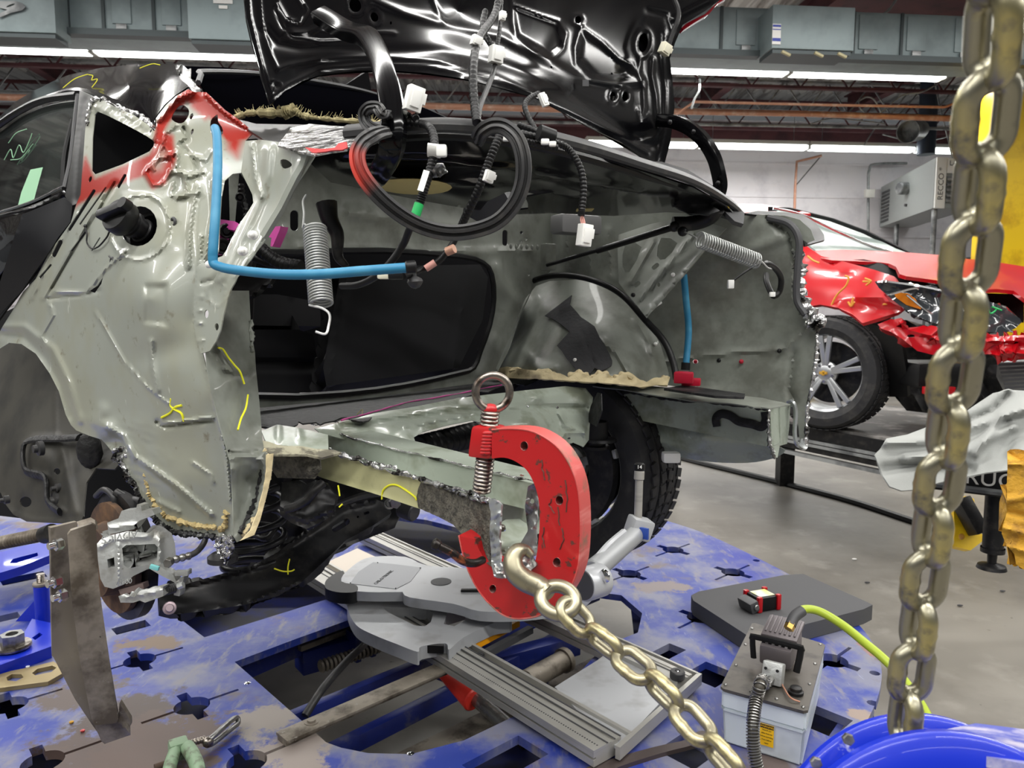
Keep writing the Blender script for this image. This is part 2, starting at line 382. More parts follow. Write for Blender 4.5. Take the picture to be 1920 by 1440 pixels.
mat('maroon', (82, 44, 48), .7, 0, [((60, 32, 38), 2, .45, .65, 4)]); mat('copper', (186, 134, 110), .45, .15, [((206, 172, 152), 6, .5, .7, 4)])
mat('lamp_body', (204, 202, 196), .5); mat('tube_glow', (255, 255, 255), .5, emit=((250, 255, 252), 10.))
mat('car_red', (172, 7, 20), .3, 0, coat=.35); mat('tyre', (38, 38, 40), .7, 0, [((62, 60, 58), 12, .5, .7, 4)]); mat('wheel_silver', (186, 188, 190), .3, .7)
mat('chrome', (220, 220, 222), .12, 1.); mat('amber', (226, 130, 20), .2, coat=1.); mat('lens_smoke', (52, 56, 60), .1, 0, coat=1.)
mat('yellow_paint', (246, 204, 24), .4, 0, [((214, 168, 14), 3, .5, .7, 4)]); mat('cover_grey', (150, 152, 149), .8, bump=(200, .15)); mat('leather', (196, 148, 44), .75, 0, [((150, 110, 40), 25, .5, .65, 5)], bump=(60, .6))
mat('green_paint', (122, 146, 118), .5, 0, [((86, 92, 74), 26, .5, .62, 6)]); mat('seal_yellow', (198, 178, 126), .65, 0, [((160, 140, 96), 50, .5, .62, 5)], bump=(90, .6))
mat('glass_dark', (60, 66, 64), .06, 0, coat=1., noise=[((34, 38, 38), 3, .45, .6, 3)]); mat('magenta_red', (176, 22, 48), .35)
mat('pad_dark', (50, 50, 52), .8, bump=(90, .2)); mat('black_steel', (26, 26, 28), .42, .3, [((52, 50, 48), 20, .5, .66, 5)]); mat('brown_steel', (84, 74, 72), .4, .5)
mat('green_tape', (36, 170, 90), .5); mat('orange_strip', (240, 160, 20), .4, emit=None); mat('light_lens', (214, 216, 206), .3, 0, [((228, 226, 130), 16, .45, .6, 1)])
mat('mint', (150, 196, 160), .7)
# ================================================================== the shop
mb = MB(); mb.box(rm(0, 8, -.05), (40, 26, .1), Matrix.Rotation(RA, 3, 'Z')); struct('floor', mb, 'concrete')
# back wall: masonry with faint course shadows
WT = 17.0
mb = MB(); mb.box(rm(0, WT + .15, 2.9), (40, .3, 5.8), Matrix.Rotation(RA, 3, 'Z'))
struct('wall_back', mb, 'wall_paint')
mb = MB()
for z in (1.6, 3.2, 4.1, 4.85): mb.box(rm(0, WT - .01, z), (40, .03, .05), Matrix.Rotation(RA, 3, 'Z'), .01)
struct('trim_1', mb, 'wall_paint')
mb = MB()
for i in range(28):          # dark course above the wall top
    pass
mb.box(rm(0, WT - .06, 5.5), (40, .1, .42), Matrix.Rotation(RA, 3, 'Z')); struct('trim_2', mb, 'maroon')
# roof deck: corrugated sheet, ribs running away from the camera
mb = MB(); vs = []; fs = []; n = 0
xs = []
s = -20.
prof = []
while s < 20:
    prof += [(s, 6.55), (s + .1, 6.55), (s + .15, 6.47), (s + .24, 6.47)]; s += .3
for (s, z) in prof: vs += [rm(s, -4, z + .0), rm(s, WT + .2, z)]
for i in range(len(prof) - 1): fs.append((2 * i, 2 * i + 2, 2 * i + 3, 2 * i + 1))
mb.add(vs, fs); mb.box(rm(0, 7, 6.62), (40, 24, .06), Matrix.Rotation(RA, 3, 'Z')); struct('ceiling', mb, 'roof_deck')
# maroon painted panels of the deck between the purlins
mb = MB()
for (s, t, wd, ln) in ((7.8, 10.5, 3.0, 7.0), (3.4, 14.6, 2.2, 3.6), (-9, 11, 3, 6)):
    mb.box(rm(s, t, 6.43), (wd, ln, .05), Matrix.Rotation(RA, 3, 'Z'))
struct('trim_3', mb, 'maroon')
# main girders running away from the camera
gird = []
for i, s in enumerate((-12.5, -7.6, -2.7, 2.6, 5.9, 9.4)):
    mb = MB()
    for z, wd in ((6.38, .2), (6.02, .2)): mb.beam(rm(s, -3, z), rm(s, WT, z), wd, .03)
    mb.beam(rm(s, -3, 6.2), rm(s, WT, 6.2), .02, .36)
    single('roof_girder', mb, 'maroon', ['maroon roof girder at the far left of the shop', 'maroon roof girder second from the left wall', 'maroon roof girder above the black car roof', 'maroon roof girder above the raised trunk lid corner', 'maroon roof girder between trunk lid and heater', 'maroon roof girder above the yellow column'][i], 'girder', rm(s, 0, 6.02), 'roof girders')
# open web joists, parallel to the wall
JT = (7.2, 9.0, 11.6, 13.2, 14.8, 16.2); JL = ['nearest', 'second', 'third', 'fourth', 'fifth', 'rearmost']
for i, t in enumerate(JT):
    mb = MB(); zt, zb = 6.0, 5.42
    for z in (zt, zb):
        for k in (-.03, .03): mb.beam(rm(-17, t + k, z), rm(17, t + k, z), .04, .05)
    s = -17.
    while s < 17:
        mb.beam(rm(s, t, zb), rm(s + .45, t, zt), .025, .025); mb.beam(rm(s + .45, t, zt), rm(s + .9, t, zb), .025, .025); s += .9
    single('roof_joist', mb, 'maroon' if i % 2 else 'galv', '%s open web steel joist from the camera, running across the shop roof' % JL[i], 'joist', rm(0, t, zb), 'open web roof joists')
# lamp rows in view
def lamp_row(s0, n, t, z, pitch, labs, grp, dz=0):
    for i in range(n):
        s = s0 + i * pitch; th = Thing('strip_lamp', labs[i], 'lamp', rm(s + pitch / 2, t, z), grp)
        mb = MB(); mb.beam(rm(s + .01, t, z + .07), rm(s + pitch - .01, t, z + .07), .2, .09, bev=.01)
        for q in (.02, pitch - .03): mb.box(rm(s + q, t, z + .0), (.03, .18, .09), Matrix.Rotation(RA, 3, 'Z'))
        th.part('housing', mb, 'lamp_body')
        for k in (-.06, .06):
            m2 = MB(); m2.beam(rm(s + .03, t + k, z + .0), rm(s + pitch - .03, t + k, z + .0), .09, .10, bev=.03); th.part('tube', m2, 'tube_glow')
        for q in (.3, pitch - .3): m3 = MB(); m3.cyl(rm(s + q, t, z + .1), rm(s + q, t, 5.45), .006, n=6); th.part('hanger', m3, 'galv')
def plab(px, near): return near
zA = 1.5 + 3.36; tA = 10.6
def s_at(px, t): 
    r = ray(px, 150); d = t / (r[0] * RN.x + r[1] * RN.y); return d * (r[0] * RW.x + r[1] * RW.y)
pA = 2.36
labsA = ['strip lamp just outside the left edge of the frame', 'leftmost fluorescent strip lamp of the near row, above the black car door', 'second fluorescent strip lamp of the near row, above the black car roof', 'fluorescent strip lamp of the near row just left of the raised trunk lid corner', 'fluorescent strip lamp of the near row behind the raised trunk lid', 'fluorescent strip lamp of the near row behind the right side of the raised trunk lid', 'near row fluorescent strip lamp right of the raised trunk lid', 'near row fluorescent strip lamp ending behind the hanging chain', 'near row strip lamp beyond the hanging chain']
sA = s_at(178, tA) - 2 * pA
lamp_row(sA, 7, tA, zA, pA, labsA, 'near lamp row')
zB = 1.5 + 3.28; tB = 15.0
labsB = ['far row strip lamp seen between trunk lid corner and black lip', 'far row strip lamp left of the trunk hinge', 'far row strip lamp right of the black trunk hinge arm', 'far row strip lamp above the grey wall heater', 'far row strip lamp above the heater front, ending at the chain']
lamp_row(s_at(1519, tB) - 2 * 2.3, 4, tB, zB, 2.3, labsB[1:], 'far lamp row')
# more light rows behind the near row light the rest of the bay
for t_, p_ in ((10.6, 150), (15.0, 190)):
    for s_ in (-6, 0, 6): area('strip_light', s_, t_, 4.66, 5.0, .16, p_)
# long ventilation duct box run
def on_t(px, py, t): return D(px, py, Td(px, py, t))
tD = 8.0
def duct_seg(pxs, pye, name, label, grp, t=tD, dep=.55, mt='duct_grey', extra=None):
    pass
def band(px, t=tD): return on_t(px, 60, t).dot(RW)
zb = on_t(1600, 104, tD).z; zt = on_t(1600, 22, tD).z
th = Thing('air_duct', 'long grey sheet metal duct running across under the roof behind the trunk lid', 'duct', rm(0, tD, zb))
mb = MB(); mb.beam(rm(band(-80), tD + .3, (zb + zt) / 2), rm(band(2050), tD + .3, (zb + zt) / 2), .6, zt - zb, bev=.004); th.part('duct_body', mb, 'duct_grey')
mb = MB(); mb.beam(rm(band(-80), tD - .0, zb - .03), rm(band(2050), tD - .0, zb - .03), .12, .06); th.part('duct_ledge', mb, 'duct_dark')
for a in (212, 305, 1380, 1610, 1700, 1790):
    mb = MB(); s0 = band(a); s1 = band(a + 36)
    mb.box(rm((s0 + s1) / 2, tD - .005, (zb + zt) / 2 + .02), (s1 - s0, .02, (zt - zb) * .8), Matrix.Rotation(RA, 3, 'Z'), .006)
    pn = th.part('duct_hatch', mb, 'duct_grey')
    mb = MB(); mb.box(rm((s0 + s1) / 2, tD - .02, zb + .035), (.1, .02, .05), Matrix.Rotation(RA, 3, 'Z'), .005); th.part('latch', mb, 'galv', pn)
for a in (130, 196, 290, 1352, 1540, 1600, 1690, 1880):
    mb = MB(); mb.box(rm(band(a), tD - .004, (zb + zt) / 2), (.03, .03, zt - zb), Matrix.Rotation(RA, 3, 'Z')); th.part('seam', mb, 'duct_dark')
def big_box(x0, x1, y0, y1, t, dep, name, label, lab=None):
    s0, s1 = band(x0, t), band(x1, t); z1 = on_t(x0, y0, t).z; z0 = on_t(x0, y1, t).z
    th = Thing(name, label, 'duct box', rm((s0 + s1) / 2, t, z0), 'duct boxes')
    mb = MB(); mb.box(rm((s0 + s1) / 2, t + dep / 2, (z0 + z1) / 2), (s1 - s0, dep, z1 - z0), Matrix.Rotation(RA, 3, 'Z'), .006); th.part('box_body', mb, 'duct_grey')
    mb = MB(); mb.box(rm((s0 + s1) / 2, t + dep / 2, z0 - .02), (s1 - s0 - .04, dep - .05, .04), Matrix.Rotation(RA, 3, 'Z')); th.part('box_base', mb, 'duct_dark')
    return th, (s0, s1, z0, z1)
th, q = big_box(1448, 1602, 8, 90, 7.65, .37, 'duct_box', 'grey sheet metal duct box with a blue and white sticker, right of the trunk lid')
mb = MB(); c = D(1456, 64, Td(1456, 64, 7.64)); mb.box(c, (.09, .004, .2), Matrix.Rotation(RA, 3, 'Z')); st = th.part('sticker', mb, 'white_plastic')
mat('sticker_blue', (60, 76, 170), .5)
for dz, hh in ((.08, .02), (-.055, .03), (.045, .008)): mb = MB(); mb.box(c + Vector((0, -.004, dz)), (.085, .004, hh), Matrix.Rotation(RA, 3, 'Z')); th.part('sticker_print', mb, 'sticker_blue', st)
for dx in (-.3, .05, .3): mb = MB(); mb.box(rm((q[0] + q[1]) / 2 + dx, 7.62, q[2] - .06), (.1, .03, .025), Matrix.Rotation(RA, 3, 'Z') @ Matrix.Rotation(.4, 3, 'Y'), .004); th.part('bracket', mb, mat('bracket_tan', (176, 168, 130), .5) if 'bracket_tan' not in MATS else 'bracket_tan')
th, q = big_box(353, 560, -60, 72, 7.72, .3, 'duct_box', 'pale grey duct box directly left of the raised trunk lid, with small paper labels')
mb = MB(); c = D(418, 3, Td(418, 3, 7.71)); mb.box(c, (.18, .004, .035), Matrix.Rotation(RA, 3, 'Z')); mb.box(c + Vector((0, 0, -.05)), (.08, .004, .03), Matrix.Rotation(RA, 3, 'Z')); th.part('paper_label', mb, 'white_plastic')
th, q = big_box(-260, 105, -90, 50, 7.72, .3, 'duct_box', 'dark grey duct box at the top left corner with a slotted hook plate')
mb = MB(); a = [(-3, 2), (30, 2), (42, 6), (48, 13), (42, 19), (20, 24), (-3, 34), (-3, 26), (14, 18), (-3, 14)]
sheet(mb, a, [ell(20, 10, 9, 2, -20, 8)], [(0, 0, 7.69), (60, 0, 7.69), (0, 60, 7.69)], .01, 9, mode='t'); th.part('hook_plate', mb, 'galv')
# copper pipes
def pipe(pts, t, r, name, label, m, grp=None, cat='pipe'):
    P = [on_t(x, y, t) for x, y in pts]; mb = MB(); mb.tube(P, r, 10, 1); return single(name, mb, m, label, cat, P[0], grp)
pipe([(-60, 180), (60, 184), (700, 196), (1080, 206), (1500, 213), (1960, 228)], 12.2, .05, 'copper_pipe', 'thick copper pipe running across the shop below the near lamp row', 'copper', 'copper pipes')
pipe([(1268, 214), (1302, 191), (1560, 197), (1770, 201), (1800, 190), (1920, 184)], 11.8, .022, 'copper_pipe', 'thin copper pipe just above the thick one, right of the trunk lid', 'copper', 'copper pipes')
pipe([(-40, 206), (300, 212), (900, 228), (1250, 232), (1500, 236), (1900, 244)], 14.2, .03, 'steel_conduit', 'thin grey conduit under the rear roof edge above the wall', 'galv', 'wall conduits')
pipe([(1540, 292), (1494, 303), (1491, 350), (1489, 420)], 16.6, .03, 'copper_pipe', 'copper pipe dropping down the white wall left of the heater', 'copper', 'copper pipes')
pipe([(1538, 294), (1492, 348)], 16.7, .012, 'wall_cable', 'thin cable slanting beside the copper wall pipe', 'dark_grey', None, 'cable')
th = Thing('wall_conduit', 'bent grey conduit with a small junction box left of the wall heater', 'conduit', on_t(1628, 480, 16.6))
P = [on_t(x, y, 16.6) for x, y in ((1700, 306), (1640, 308), (1630, 318), (1628, 350), (1628, 480))]; mb = MB(); mb.tube(P, .03, 8, 3); th.part('conduit_pipe', mb, 'galv')
mb = MB(); mb.box(on_t(1630, 363, 16.5), (.2, .12, .18), None, .015); th.part('junction_box', mb, 'lamp_body')
# wall heater
t0, t1 = 13.6, 16.9
A0 = on_t(1748, 296, t0); A1 = on_t(1748, 390, t0); sH = A0.dot(RW); zH0, zH1 = A1.z, A0.z
sH = (on_t(1752, 340, t0).dot(RW) + on_t(1652, 360, t1).dot(RW)) / 2
sN = on_t(1752, 340, t0).dot(RW); sF = on_t(1652, 360, t1).dot(RW)
th = Thing('wall_heater', 'large grey waste oil heater with a round dial hung high on the white wall', 'heater', rm(sN, t0, zH0))
def hp(a, z, e=0.):  # point on the heater side; a=0 far, 1 near
    return rm(sF + (sN - sF) * a - e, t1 + (t0 - t1) * a, z)
mb = MB(); wd = .8; vs = [hp(0, zH0), hp(1, zH0), hp(1, zH0) + RW * wd, hp(0, zH0) + RW * wd]; vs += [v + Vector((0, 0, zH1 - zH0)) for v in vs]
mb.add(vs, [(0, 1, 5, 4), (1, 2, 6, 5), (2, 3, 7, 6), (3, 0, 4, 7), (4, 5, 6, 7), (3, 2, 1, 0)]); th.part('heater_cabinet', mb, mat('heater_grey', (150, 154, 152), .4, .2))
mb = MB(); 
for i in range(6):
    for j in range(9):
        a = .03 + i * .03; z = zH0 + .08 + j * (zH1 - zH0 - .2) / 9; mb.add([hp(a, z, .01), hp(a + .02, z, .01), hp(a + .02, z + .06, .01), hp(a, z + .06, .01)], [(0, 1, 2, 3)])
o = th.part('grille', mb, 'dark_grey'); o['kind'] = 'stuff'
mb = MB(); c = hp(.55, zH0 + (zH1 - zH0) * .65); nn = (hp(.55, 1, .3) - hp(.55, 1)).normalized(); mb.cyl(c, c + nn * .2, .13, n=24, bev=.02); th.part('dial', mb, 'galv')
mb = MB(); c = hp(.55, zH0 + (zH1 - zH0) * .28); mb.cyl(c, c + nn * .04, .03, n=12); th.part('knob', mb, 'dark_grey')
mb = MB(); pf = lambda x, z: rm(sN + x, t0 - .01, z)
h = zH1 - zH0; mb.box(rm(sN + .1, t0 - .03, (zH0 + zH1) / 2), (.2, .04, h + .02), Matrix.Rotation(RA, 3, 'Z'), .01); fp = th.part('front_strip', mb, 'white_plastic')
tm = text_mb('RECCO ★'.replace('★', '*'), rm(sN + .1, t0 - .055, (zH0 + zH1) / 2 - .02), Vector((0, 0, 1)), -RW, .15); th.part('lettering', tm, 'dark_grey', fp)
mb = MB(); mb.box(rm(sN + .5, t0 - .02, zH1 - .14), (.56, .03, .28), Matrix.Rotation(RA, 3, 'Z')); np_ = th.part('name_plate', mb, 'white_plastic')
th.part('lettering', text_mb('LANAIR', rm(sN + .48, t0 - .04, zH1 - .1), RW, (0, 0, 1), .13), 'ink', np_)
for k in range(5):
    mb = MB(); mb.box(rm(sN + .5, t0 - .04, zH1 - .38 - .1 * k), (.56, .1, .05), Matrix.Rotation(RA, 3, 'Z') @ Matrix.Rotation(.5, 3, 'X'), .01); th.part('louvre', mb, 'galv')
for k, (a, of) in enumerate(((.2, .2), (.95, .1), (.95, .7))):
    mb = MB(); p = hp(a, zH0) + RW * of; mb.cyl((p.x, p.y, 0), p, .05, n=10); th.part('support_post', mb, 'galv')
# flue and round duct end
th = Thing('flue_pipe', 'dark round flue column rising behind the hanging cables right of the lamp rows', 'flue', on_t(1745, 290, 14.6))
mb = MB(); a = on_t(1736, 290, 14.6); b = on_t(1745, 122, 14.6); mb.cyl(a, b, .17, n=20); th.part('flue_body', mb, mat('flue_blue', (56, 64, 78), .4, .4))
th = Thing('exhaust_duct_end', 'short galvanised round duct stub pointing left near the flue', 'duct', on_t(1722, 245, 14))
mb = MB(); a = on_t(1702, 247, 13.9); b = on_t(1736, 241, 14.4); d = (b - a).normalized(); mb.lathe(a, d, [(0, .25), (.2, .25), (.2, 0), (.215, 0), (.215, .03), (.205, .05), (.205, .45), (.16, .62), (0, .62)], 28); th.part('duct_stub', mb, 'galv')
# hanging wires
WL = [([(1610, 190), (1625, 182), (1640, 188), (1652, 215), (1630, 215), (1612, 202), (1610, 188)], 'looped grey wire coil hanging under the roof'), ([(1740, 150), (1690, 210), (1650, 230), (1620, 272)], 'loose wire slanting down to the far lamp row left of the flue'),
      ([(1750, 140), (1760, 190), (1775, 250), (1795, 330)], 'straight white wire slanting down past the heater name plate'), ([(1650, 214), (1690, 180), (1730, 172), (1770, 150)], 'loose wire running right from the coil'), ([(1520, 232), (1560, 222), (1610, 226), (1660, 232)], 'sagging wire lying along the rear conduit'),
      ([(1655, 252), (1700, 262), (1750, 262), (1790, 252)], 'thin wire sagging between exhaust stub and wall'), ([(1312, 148), (1311, 170), (1302, 186), (1296, 204)], 'short wire dropping from the near lamp row beside the trunk lid'), ([(1680, 0), (1665, 20), (1645, 32)], 'wire falling behind the duct at the upper right')]
for k_, (pts, lb) in enumerate(WL):
    P = [on_t(x, y, (13.4, 14.9, 14.2, 12.6, 14.05, 14.6, 10.6, 8.75)[k_]) for x, y in pts]; mb = MB(); mb.tube(P, .014, 6, 5); single('hanging_wire', mb, 'galv', lb, 'wire', P[-1], 'loose ceiling wires')
# yellow lift column at the right
th = Thing('lift_column', 'tall yellow vehicle lift column at the right edge behind the hanging chain', 'lift column', rm(7.2, 10, 0))
cx = on_t(1905, 300, 10.2).dot(RW)
mb = MB(); f = [(-.3, 0), (.3, 0), (.3, .4), (.22, .4), (.22, .08), (-.22, .08), (-.22, .4), (-.3, .4)]
mb.prism(f, [], (rm(cx, 10.2, 4.6), RW, RN), 4.6); th.part('post', mb, 'yellow_paint')
mb = MB(); mb.box(rm(cx - .22, 10.1, .6), (.1, .2, 1.2), Matrix.Rotation(RA, 3, 'Z'), .01); th.part('arm_bracket', mb, 'dark_grey')
mb = MB(); mb.tube([rm(cx - .1, 10.0, 1.75), rm(cx - .25, 9.95, 1.6), rm(cx - .2, 9.95, 1.2), rm(cx + .05, 9.95, 1.05), rm(cx + .12, 9.95, 1.5), rm(cx - .1, 10, 1.75)], .012, 6, 5); th.part('red_cable', mb, 'clamp_red')
# shelf clutter at the far right under the heater
th = Thing('parts_rack', 'rack with blue and white bins by the wall behind the red car', 'rack', on_t(1790, 470, 15))
bs = on_t(1782, 440, 15)
mb = MB(); 
for q in (-.35, .5): mb.box(Vector((bs.x + q, bs.y, 1.3)), (.06, .4, 2.6))
for z in (1.0, 1.5, 2.0, 2.5): mb.box(Vector((bs.x + .1, bs.y, z)), (.9, .4, .04))
th.part('rack_frame', mb, 'dark_grey')
for i, z in enumerate((1.62, 2.12)):
    for j in range(3): mb = MB(); mb.box(Vector((bs.x - .15 + .26 * j, bs.y - .05, z)), (.22, .3, .2), None, .02); single('storage_bin', mb, 'bright_blue' if (i + j) % 2 else 'white_plastic', ['%s storage bin on the %s shelf of the far rack, %s' % ('blue' if (i + j) % 2 else 'white', ['middle', 'upper'][i], ['left', 'centre', 'right'][j])][0], 'bin', Vector((bs.x - .15 + .26 * j, bs.y - .05, z - .1)), 'bins on the far rack')
# ================================================================== frame machine deck
DZ = .5; DA = math.radians(42.4); DF = Vector((-math.sin(DA), math.cos(DA), 0)); DR = Vector((math.cos(DA), math.sin(DA), 0))
def zxy(px, py, z=DZ): p = Z(px, py, z); return (p.x, p.y)
th = Thing('frame_machine', 'worn blue round decked frame straightening machine under the black car', 'frame machine', (0, 2, 0))
edge = [(1020, 930), (1170, 958), (1300, 992), (1440, 1056), (1550, 1120), (1618, 1180), (1650, 1240), (1648, 1300), (1610, 1380), (1560, 1450), (1480, 1600)]
outl = sm2([zxy(*p) for p in edge], 5, False) + [zxy(900, 2300), zxy(-300, 1900), zxy(-900, 1300), zxy(-500, 920), zxy(300, 900)]
def star(px, py, s=1.2):
    c = Z(px, py, DZ); o = []; R = .036 * s
    arms = [(0, .011, .064), (1, .0042, .1), (2, .011, .064), (3, .0042, .1)]
    # axes: 0 forward, 1 right, 2 back, 3 left
    ax = [DF, DR, -DF, -DR]
    for k, w_, L in arms:
        a = ax[k]; b = ax[(k + 1) % 4]  # b is clockwise
        w_ *= s; L *= s
        x0 = math.sqrt(R * R - w_ * w_)
        for q in ((x0, -w_), (L, -w_), (L, w_), (x0, w_)): o.append(c + a * q[0] + b * q[1])
        t0 = math.asin(w_ / R); t1 = math.pi / 2 - math.asin((arms[(k + 1) % 4][1] * s) / R)
        for j in range(1, 5):
            t = t0 + (t1 - t0) * j / 5; o.append(c + a * R * math.cos(t) + b * R * math.sin(t))
    return [(p.x, p.y) for p in o]
def rect(px, py, lf=.085, lr=.055):
    c = Z(px, py, DZ); return [((c + DF * a + DR * b).x, (c + DF * a + DR * b).y) for a, b in ((-lf, -lr), (lf, -lr), (lf, lr), (-lf, lr))]
holes = [star(*p) for p in ((360, 1323), (262, 1238), (16, 1322), (80, 1428), (463, 1428), (1262, 1031), (1374, 1073), (1180, 1076), (1142, 996), (1560, 1238), (1313, 1158), (600, 1490))]
holes += [rect(948, 1424, .05, .085), rect(1250, 1223, .03, .055), rect(1332, 1264, .05, .055), rect(1535, 1348, .06, .055), rect(1290, 1408, .05, .05), rect(246, 1176, .03, .05), rect(2, 1160, .03, .05), rect(44, 1084, .04, .07), rect(232, 1240, .0001, .0001)][:-1]
A = [(440, 1241), (560, 1196), (700, 1146), (850, 1100), (1000, 1082), (1090, 1106), (1165, 1116), (1204, 1150), (1196, 1186), (1160, 1200), (1110, 1235), (1060, 1290), (960, 1345), (870, 1388), (770, 1414), (690, 1412), (640, 1402), (612, 1392)]
holes.append([zxy(*p) for p in A])
holes.append([zxy(*p) for p in [(322, 1148), (383, 1195), (541, 1146), (650, 1112), (620, 1080), (560, 1050), (450, 1050)]])
holes.append([zxy(*p) for p in [(640, 1004), (700, 962), (800, 975), (900, 1000), (980, 1040), (800, 1052)]])
for p in ((1640, 1262), (1636, 1318), (1608, 1378), (1620, 1205), (1418, 1051)):
    c = Z(p[0], p[1], DZ); holes.append([(c.x + .014 * math.cos(t), c.y + .014 * math.sin(t)) for t in [k * math.pi / 5 for k in range(10)]])
mb = MB(); mb.prism(outl, holes, ((0, 0, DZ), (1, 0, 0), (0, 1, 0)), .022); deck = th.part('deck_plate', mb, 'deck_blue')
for p_, r_, c_, q_ in (((235, 1345), .16, (74, 62, 58), (1, 1)), ((190, 1420), .2, (80, 66, 62), (1.2, .8)), ((300, 1400), .2, (84, 68, 62), (1, 1)), ((1235, 1100), .11, (116, 106, 106), (1.3, .7)), ((290, 1205), .1, (104, 84, 66), (1.4, .6)), ((560, 1405), .12, (140, 130, 124), (1, 1)), ((500, 1350), .1, (136, 128, 122), (1, 1)), ((1628, 1215), .045, (140, 100, 80), (.6, 1.4)), ((1612, 1340), .04, (138, 122, 112), (1, 1)), ((150, 1300), .12, (84, 72, 68), (1, 1))):
    stain(MATS['deck_blue'], Z(p_[0], p_[1], DZ), r_, c_, (0, 2, 0), q_)
mb = MB(); mb.prism([(x * .985 + .005, y * .985 + .03) for x, y in outl], [[zxy(*p, .34) for p in [(380, 1260), (440, 1225), (560, 1170), (700, 1120), (850, 1080), (1000, 1060), (1100, 1090), (1180, 1110), (1190, 1200), (1130, 1280), (1060, 1330), (960, 1385), (870, 1430), (770, 1460), (660, 1450), (560, 1420)]]], ((0, 0, .34), (1, 0, 0), (0, 1, 0)), .01); th.part('dark_undersheet', mb, mat('undersheet_blue', (16, 26, 84), .6, 0, [((30, 30, 40), 5, .45, .6, 6)]))  # dark sheet added under the deck so its openings look dark
mb = MB(); P = [Z(x, y, DZ) + Vector((0, 0, -.022)) for x, y in edge]; P = catmull(P, 5)
cen = Vector((.3, 2.0, 0)); vs = []; fs = []
for p in P:
    q = p + (Vector((cen.x, cen.y, p.z)) - p).normalized() * .05; vs += [q, q - Vector((0, 0, .16)), q + (q - p) * .3, q + (q - p) * .3 - Vector((0, 0, .16))]
for i in range(len(P) - 1):
    a = 4 * i; fs += [(a, a + 4, a + 5, a + 1), (a + 2, a + 3, a + 7, a + 6), (a + 1, a + 5, a + 7, a + 3), (a, a + 2, a + 6, a + 4)]
mb.add(vs, fs); th.part('rim_skirt', mb, 'beam_blue')
def under(px0, py0, px1, py1, z, wd, ht, m='beam_blue', name='cross_beam'):
    a = Z(px0, py0, z); b = Z(px1, py1, z); mb = MB(); mb.beam(a, b, wd, ht, bev=.004); return th.part(name, mb, m)
under(380, 1270, 1120, 960, .42, .05, .11)
under(500, 1372, 1120, 1112, .40, .03, .05)
under(600, 1424, 1060, 1192, .30, .035, .05)
under(700, 1470, 1150, 1240, .05, .09, .06, 'steel_plate')
under(560, 1215, 940, 1072, .40, .03, .02, 'steel_plate', 'inner_rail')
under(560, 1238, 700, 1198, .34, .08, .08, name='block')
under(830, 1240, 1010, 1310, .2, .12, .08)
under(910, 1250, 1080, 1205, .3, .06, .07)
mb = MB()
for k in range(22):
    a = Z(600, 1250, .36).lerp(Z(760, 1195, .36), k / 22); mb.cyl(a, a + DR * .006, .018, .022, n=12)
th.part('lead_screw', mb, 'steel_plate')
for k, (x, y) in enumerate(((662, 1210), (690, 1200), (720, 1190))):
    mb = MB(); mb.box(Z(x, y, .36), (.02, .07, .1), Matrix.Rotation(math.pi / 2 - CA + .1, 3, 'Z'), .004); th.part('screw_bracket', mb, 'beam_blue')
mb = MB(); a = Z(1010, 1262, .3); b = Z(1062, 1236, .3); mb.cyl(Z(985, 1278, .3), b, .035, n=24, bev=.005); mb.cyl(b - (b - a).normalized() * .02, b, .042, n=24); th.part('cylinder', mb, 'steel_plate')
for i, (a, b, wd) in enumerate((((-1.6, 2.2), (1.4, 3.8), .12), ((-1.3, 1.2), (1.6, 2.3), .12))):
    mb = MB(); mb.beam((a[0], a[1], .2), (b[0], b[1], .2), wd, .3)
    if i == 9: th.part('chassis_beam', mb, 'beam_blue')
for p in ((-.9, 1.75), (1.0, 2.3), (-1.3, 3.2), (.7, 3.0), (.5, 1.5)): mb = MB(); mb.cyl((p[0], p[1], 0), (p[0], p[1], DZ - .02), .06, n=16); th.part('pedestal', mb, 'beam_blue')
# bevelled screw heads on the deck
mb = MB()
for p in ((464, 1281), (770, 1413)): q = Z(p[0], p[1], DZ); mb.sphere(q, .009, 10, (1, 1, .35))
th.part('deck_screw', mb, 'chrome')
# flat steel bar across the opening
th2 = Thing('steel_bar', 'flat worn steel bar bolted across the deck opening', 'bar', Z(560, 1370, DZ))
a = Z(528, 1384, DZ + .012); b = Z(862, 1238, DZ + .012)
mb = MB(); mb.beam(a, b, .055, .008, bev=.002); mb.beam(a + Vector((0, 0, -.006)), b + Vector((0, 0, -.006)), .04, .012); th2.part('bar_body', mb, 'steel_plate')
mb = MB(); c = Z(584, 1353, DZ + .017); mb.cyl(c, c + Vector((0, 0, .006)), .01, n=14); mb.cyl(c - Vector((0, 0, .001)), c + Vector((0, 0, .001)), .017, n=18); th2.part('bolt', mb, 'steel_plate')
# hose below the deck
P = [Z(572, 1342, .42), Z(606, 1290, .46), Z(650, 1240, .46), Z(690, 1200, .44), Z(720, 1150, .36)]
mb = MB(); mb.tube(P, .011, 12, 8); single('rubber_hose', mb, 'rubber', 'dark rubber hose rising through the deck opening beside the steel bar', 'hose', P[0])
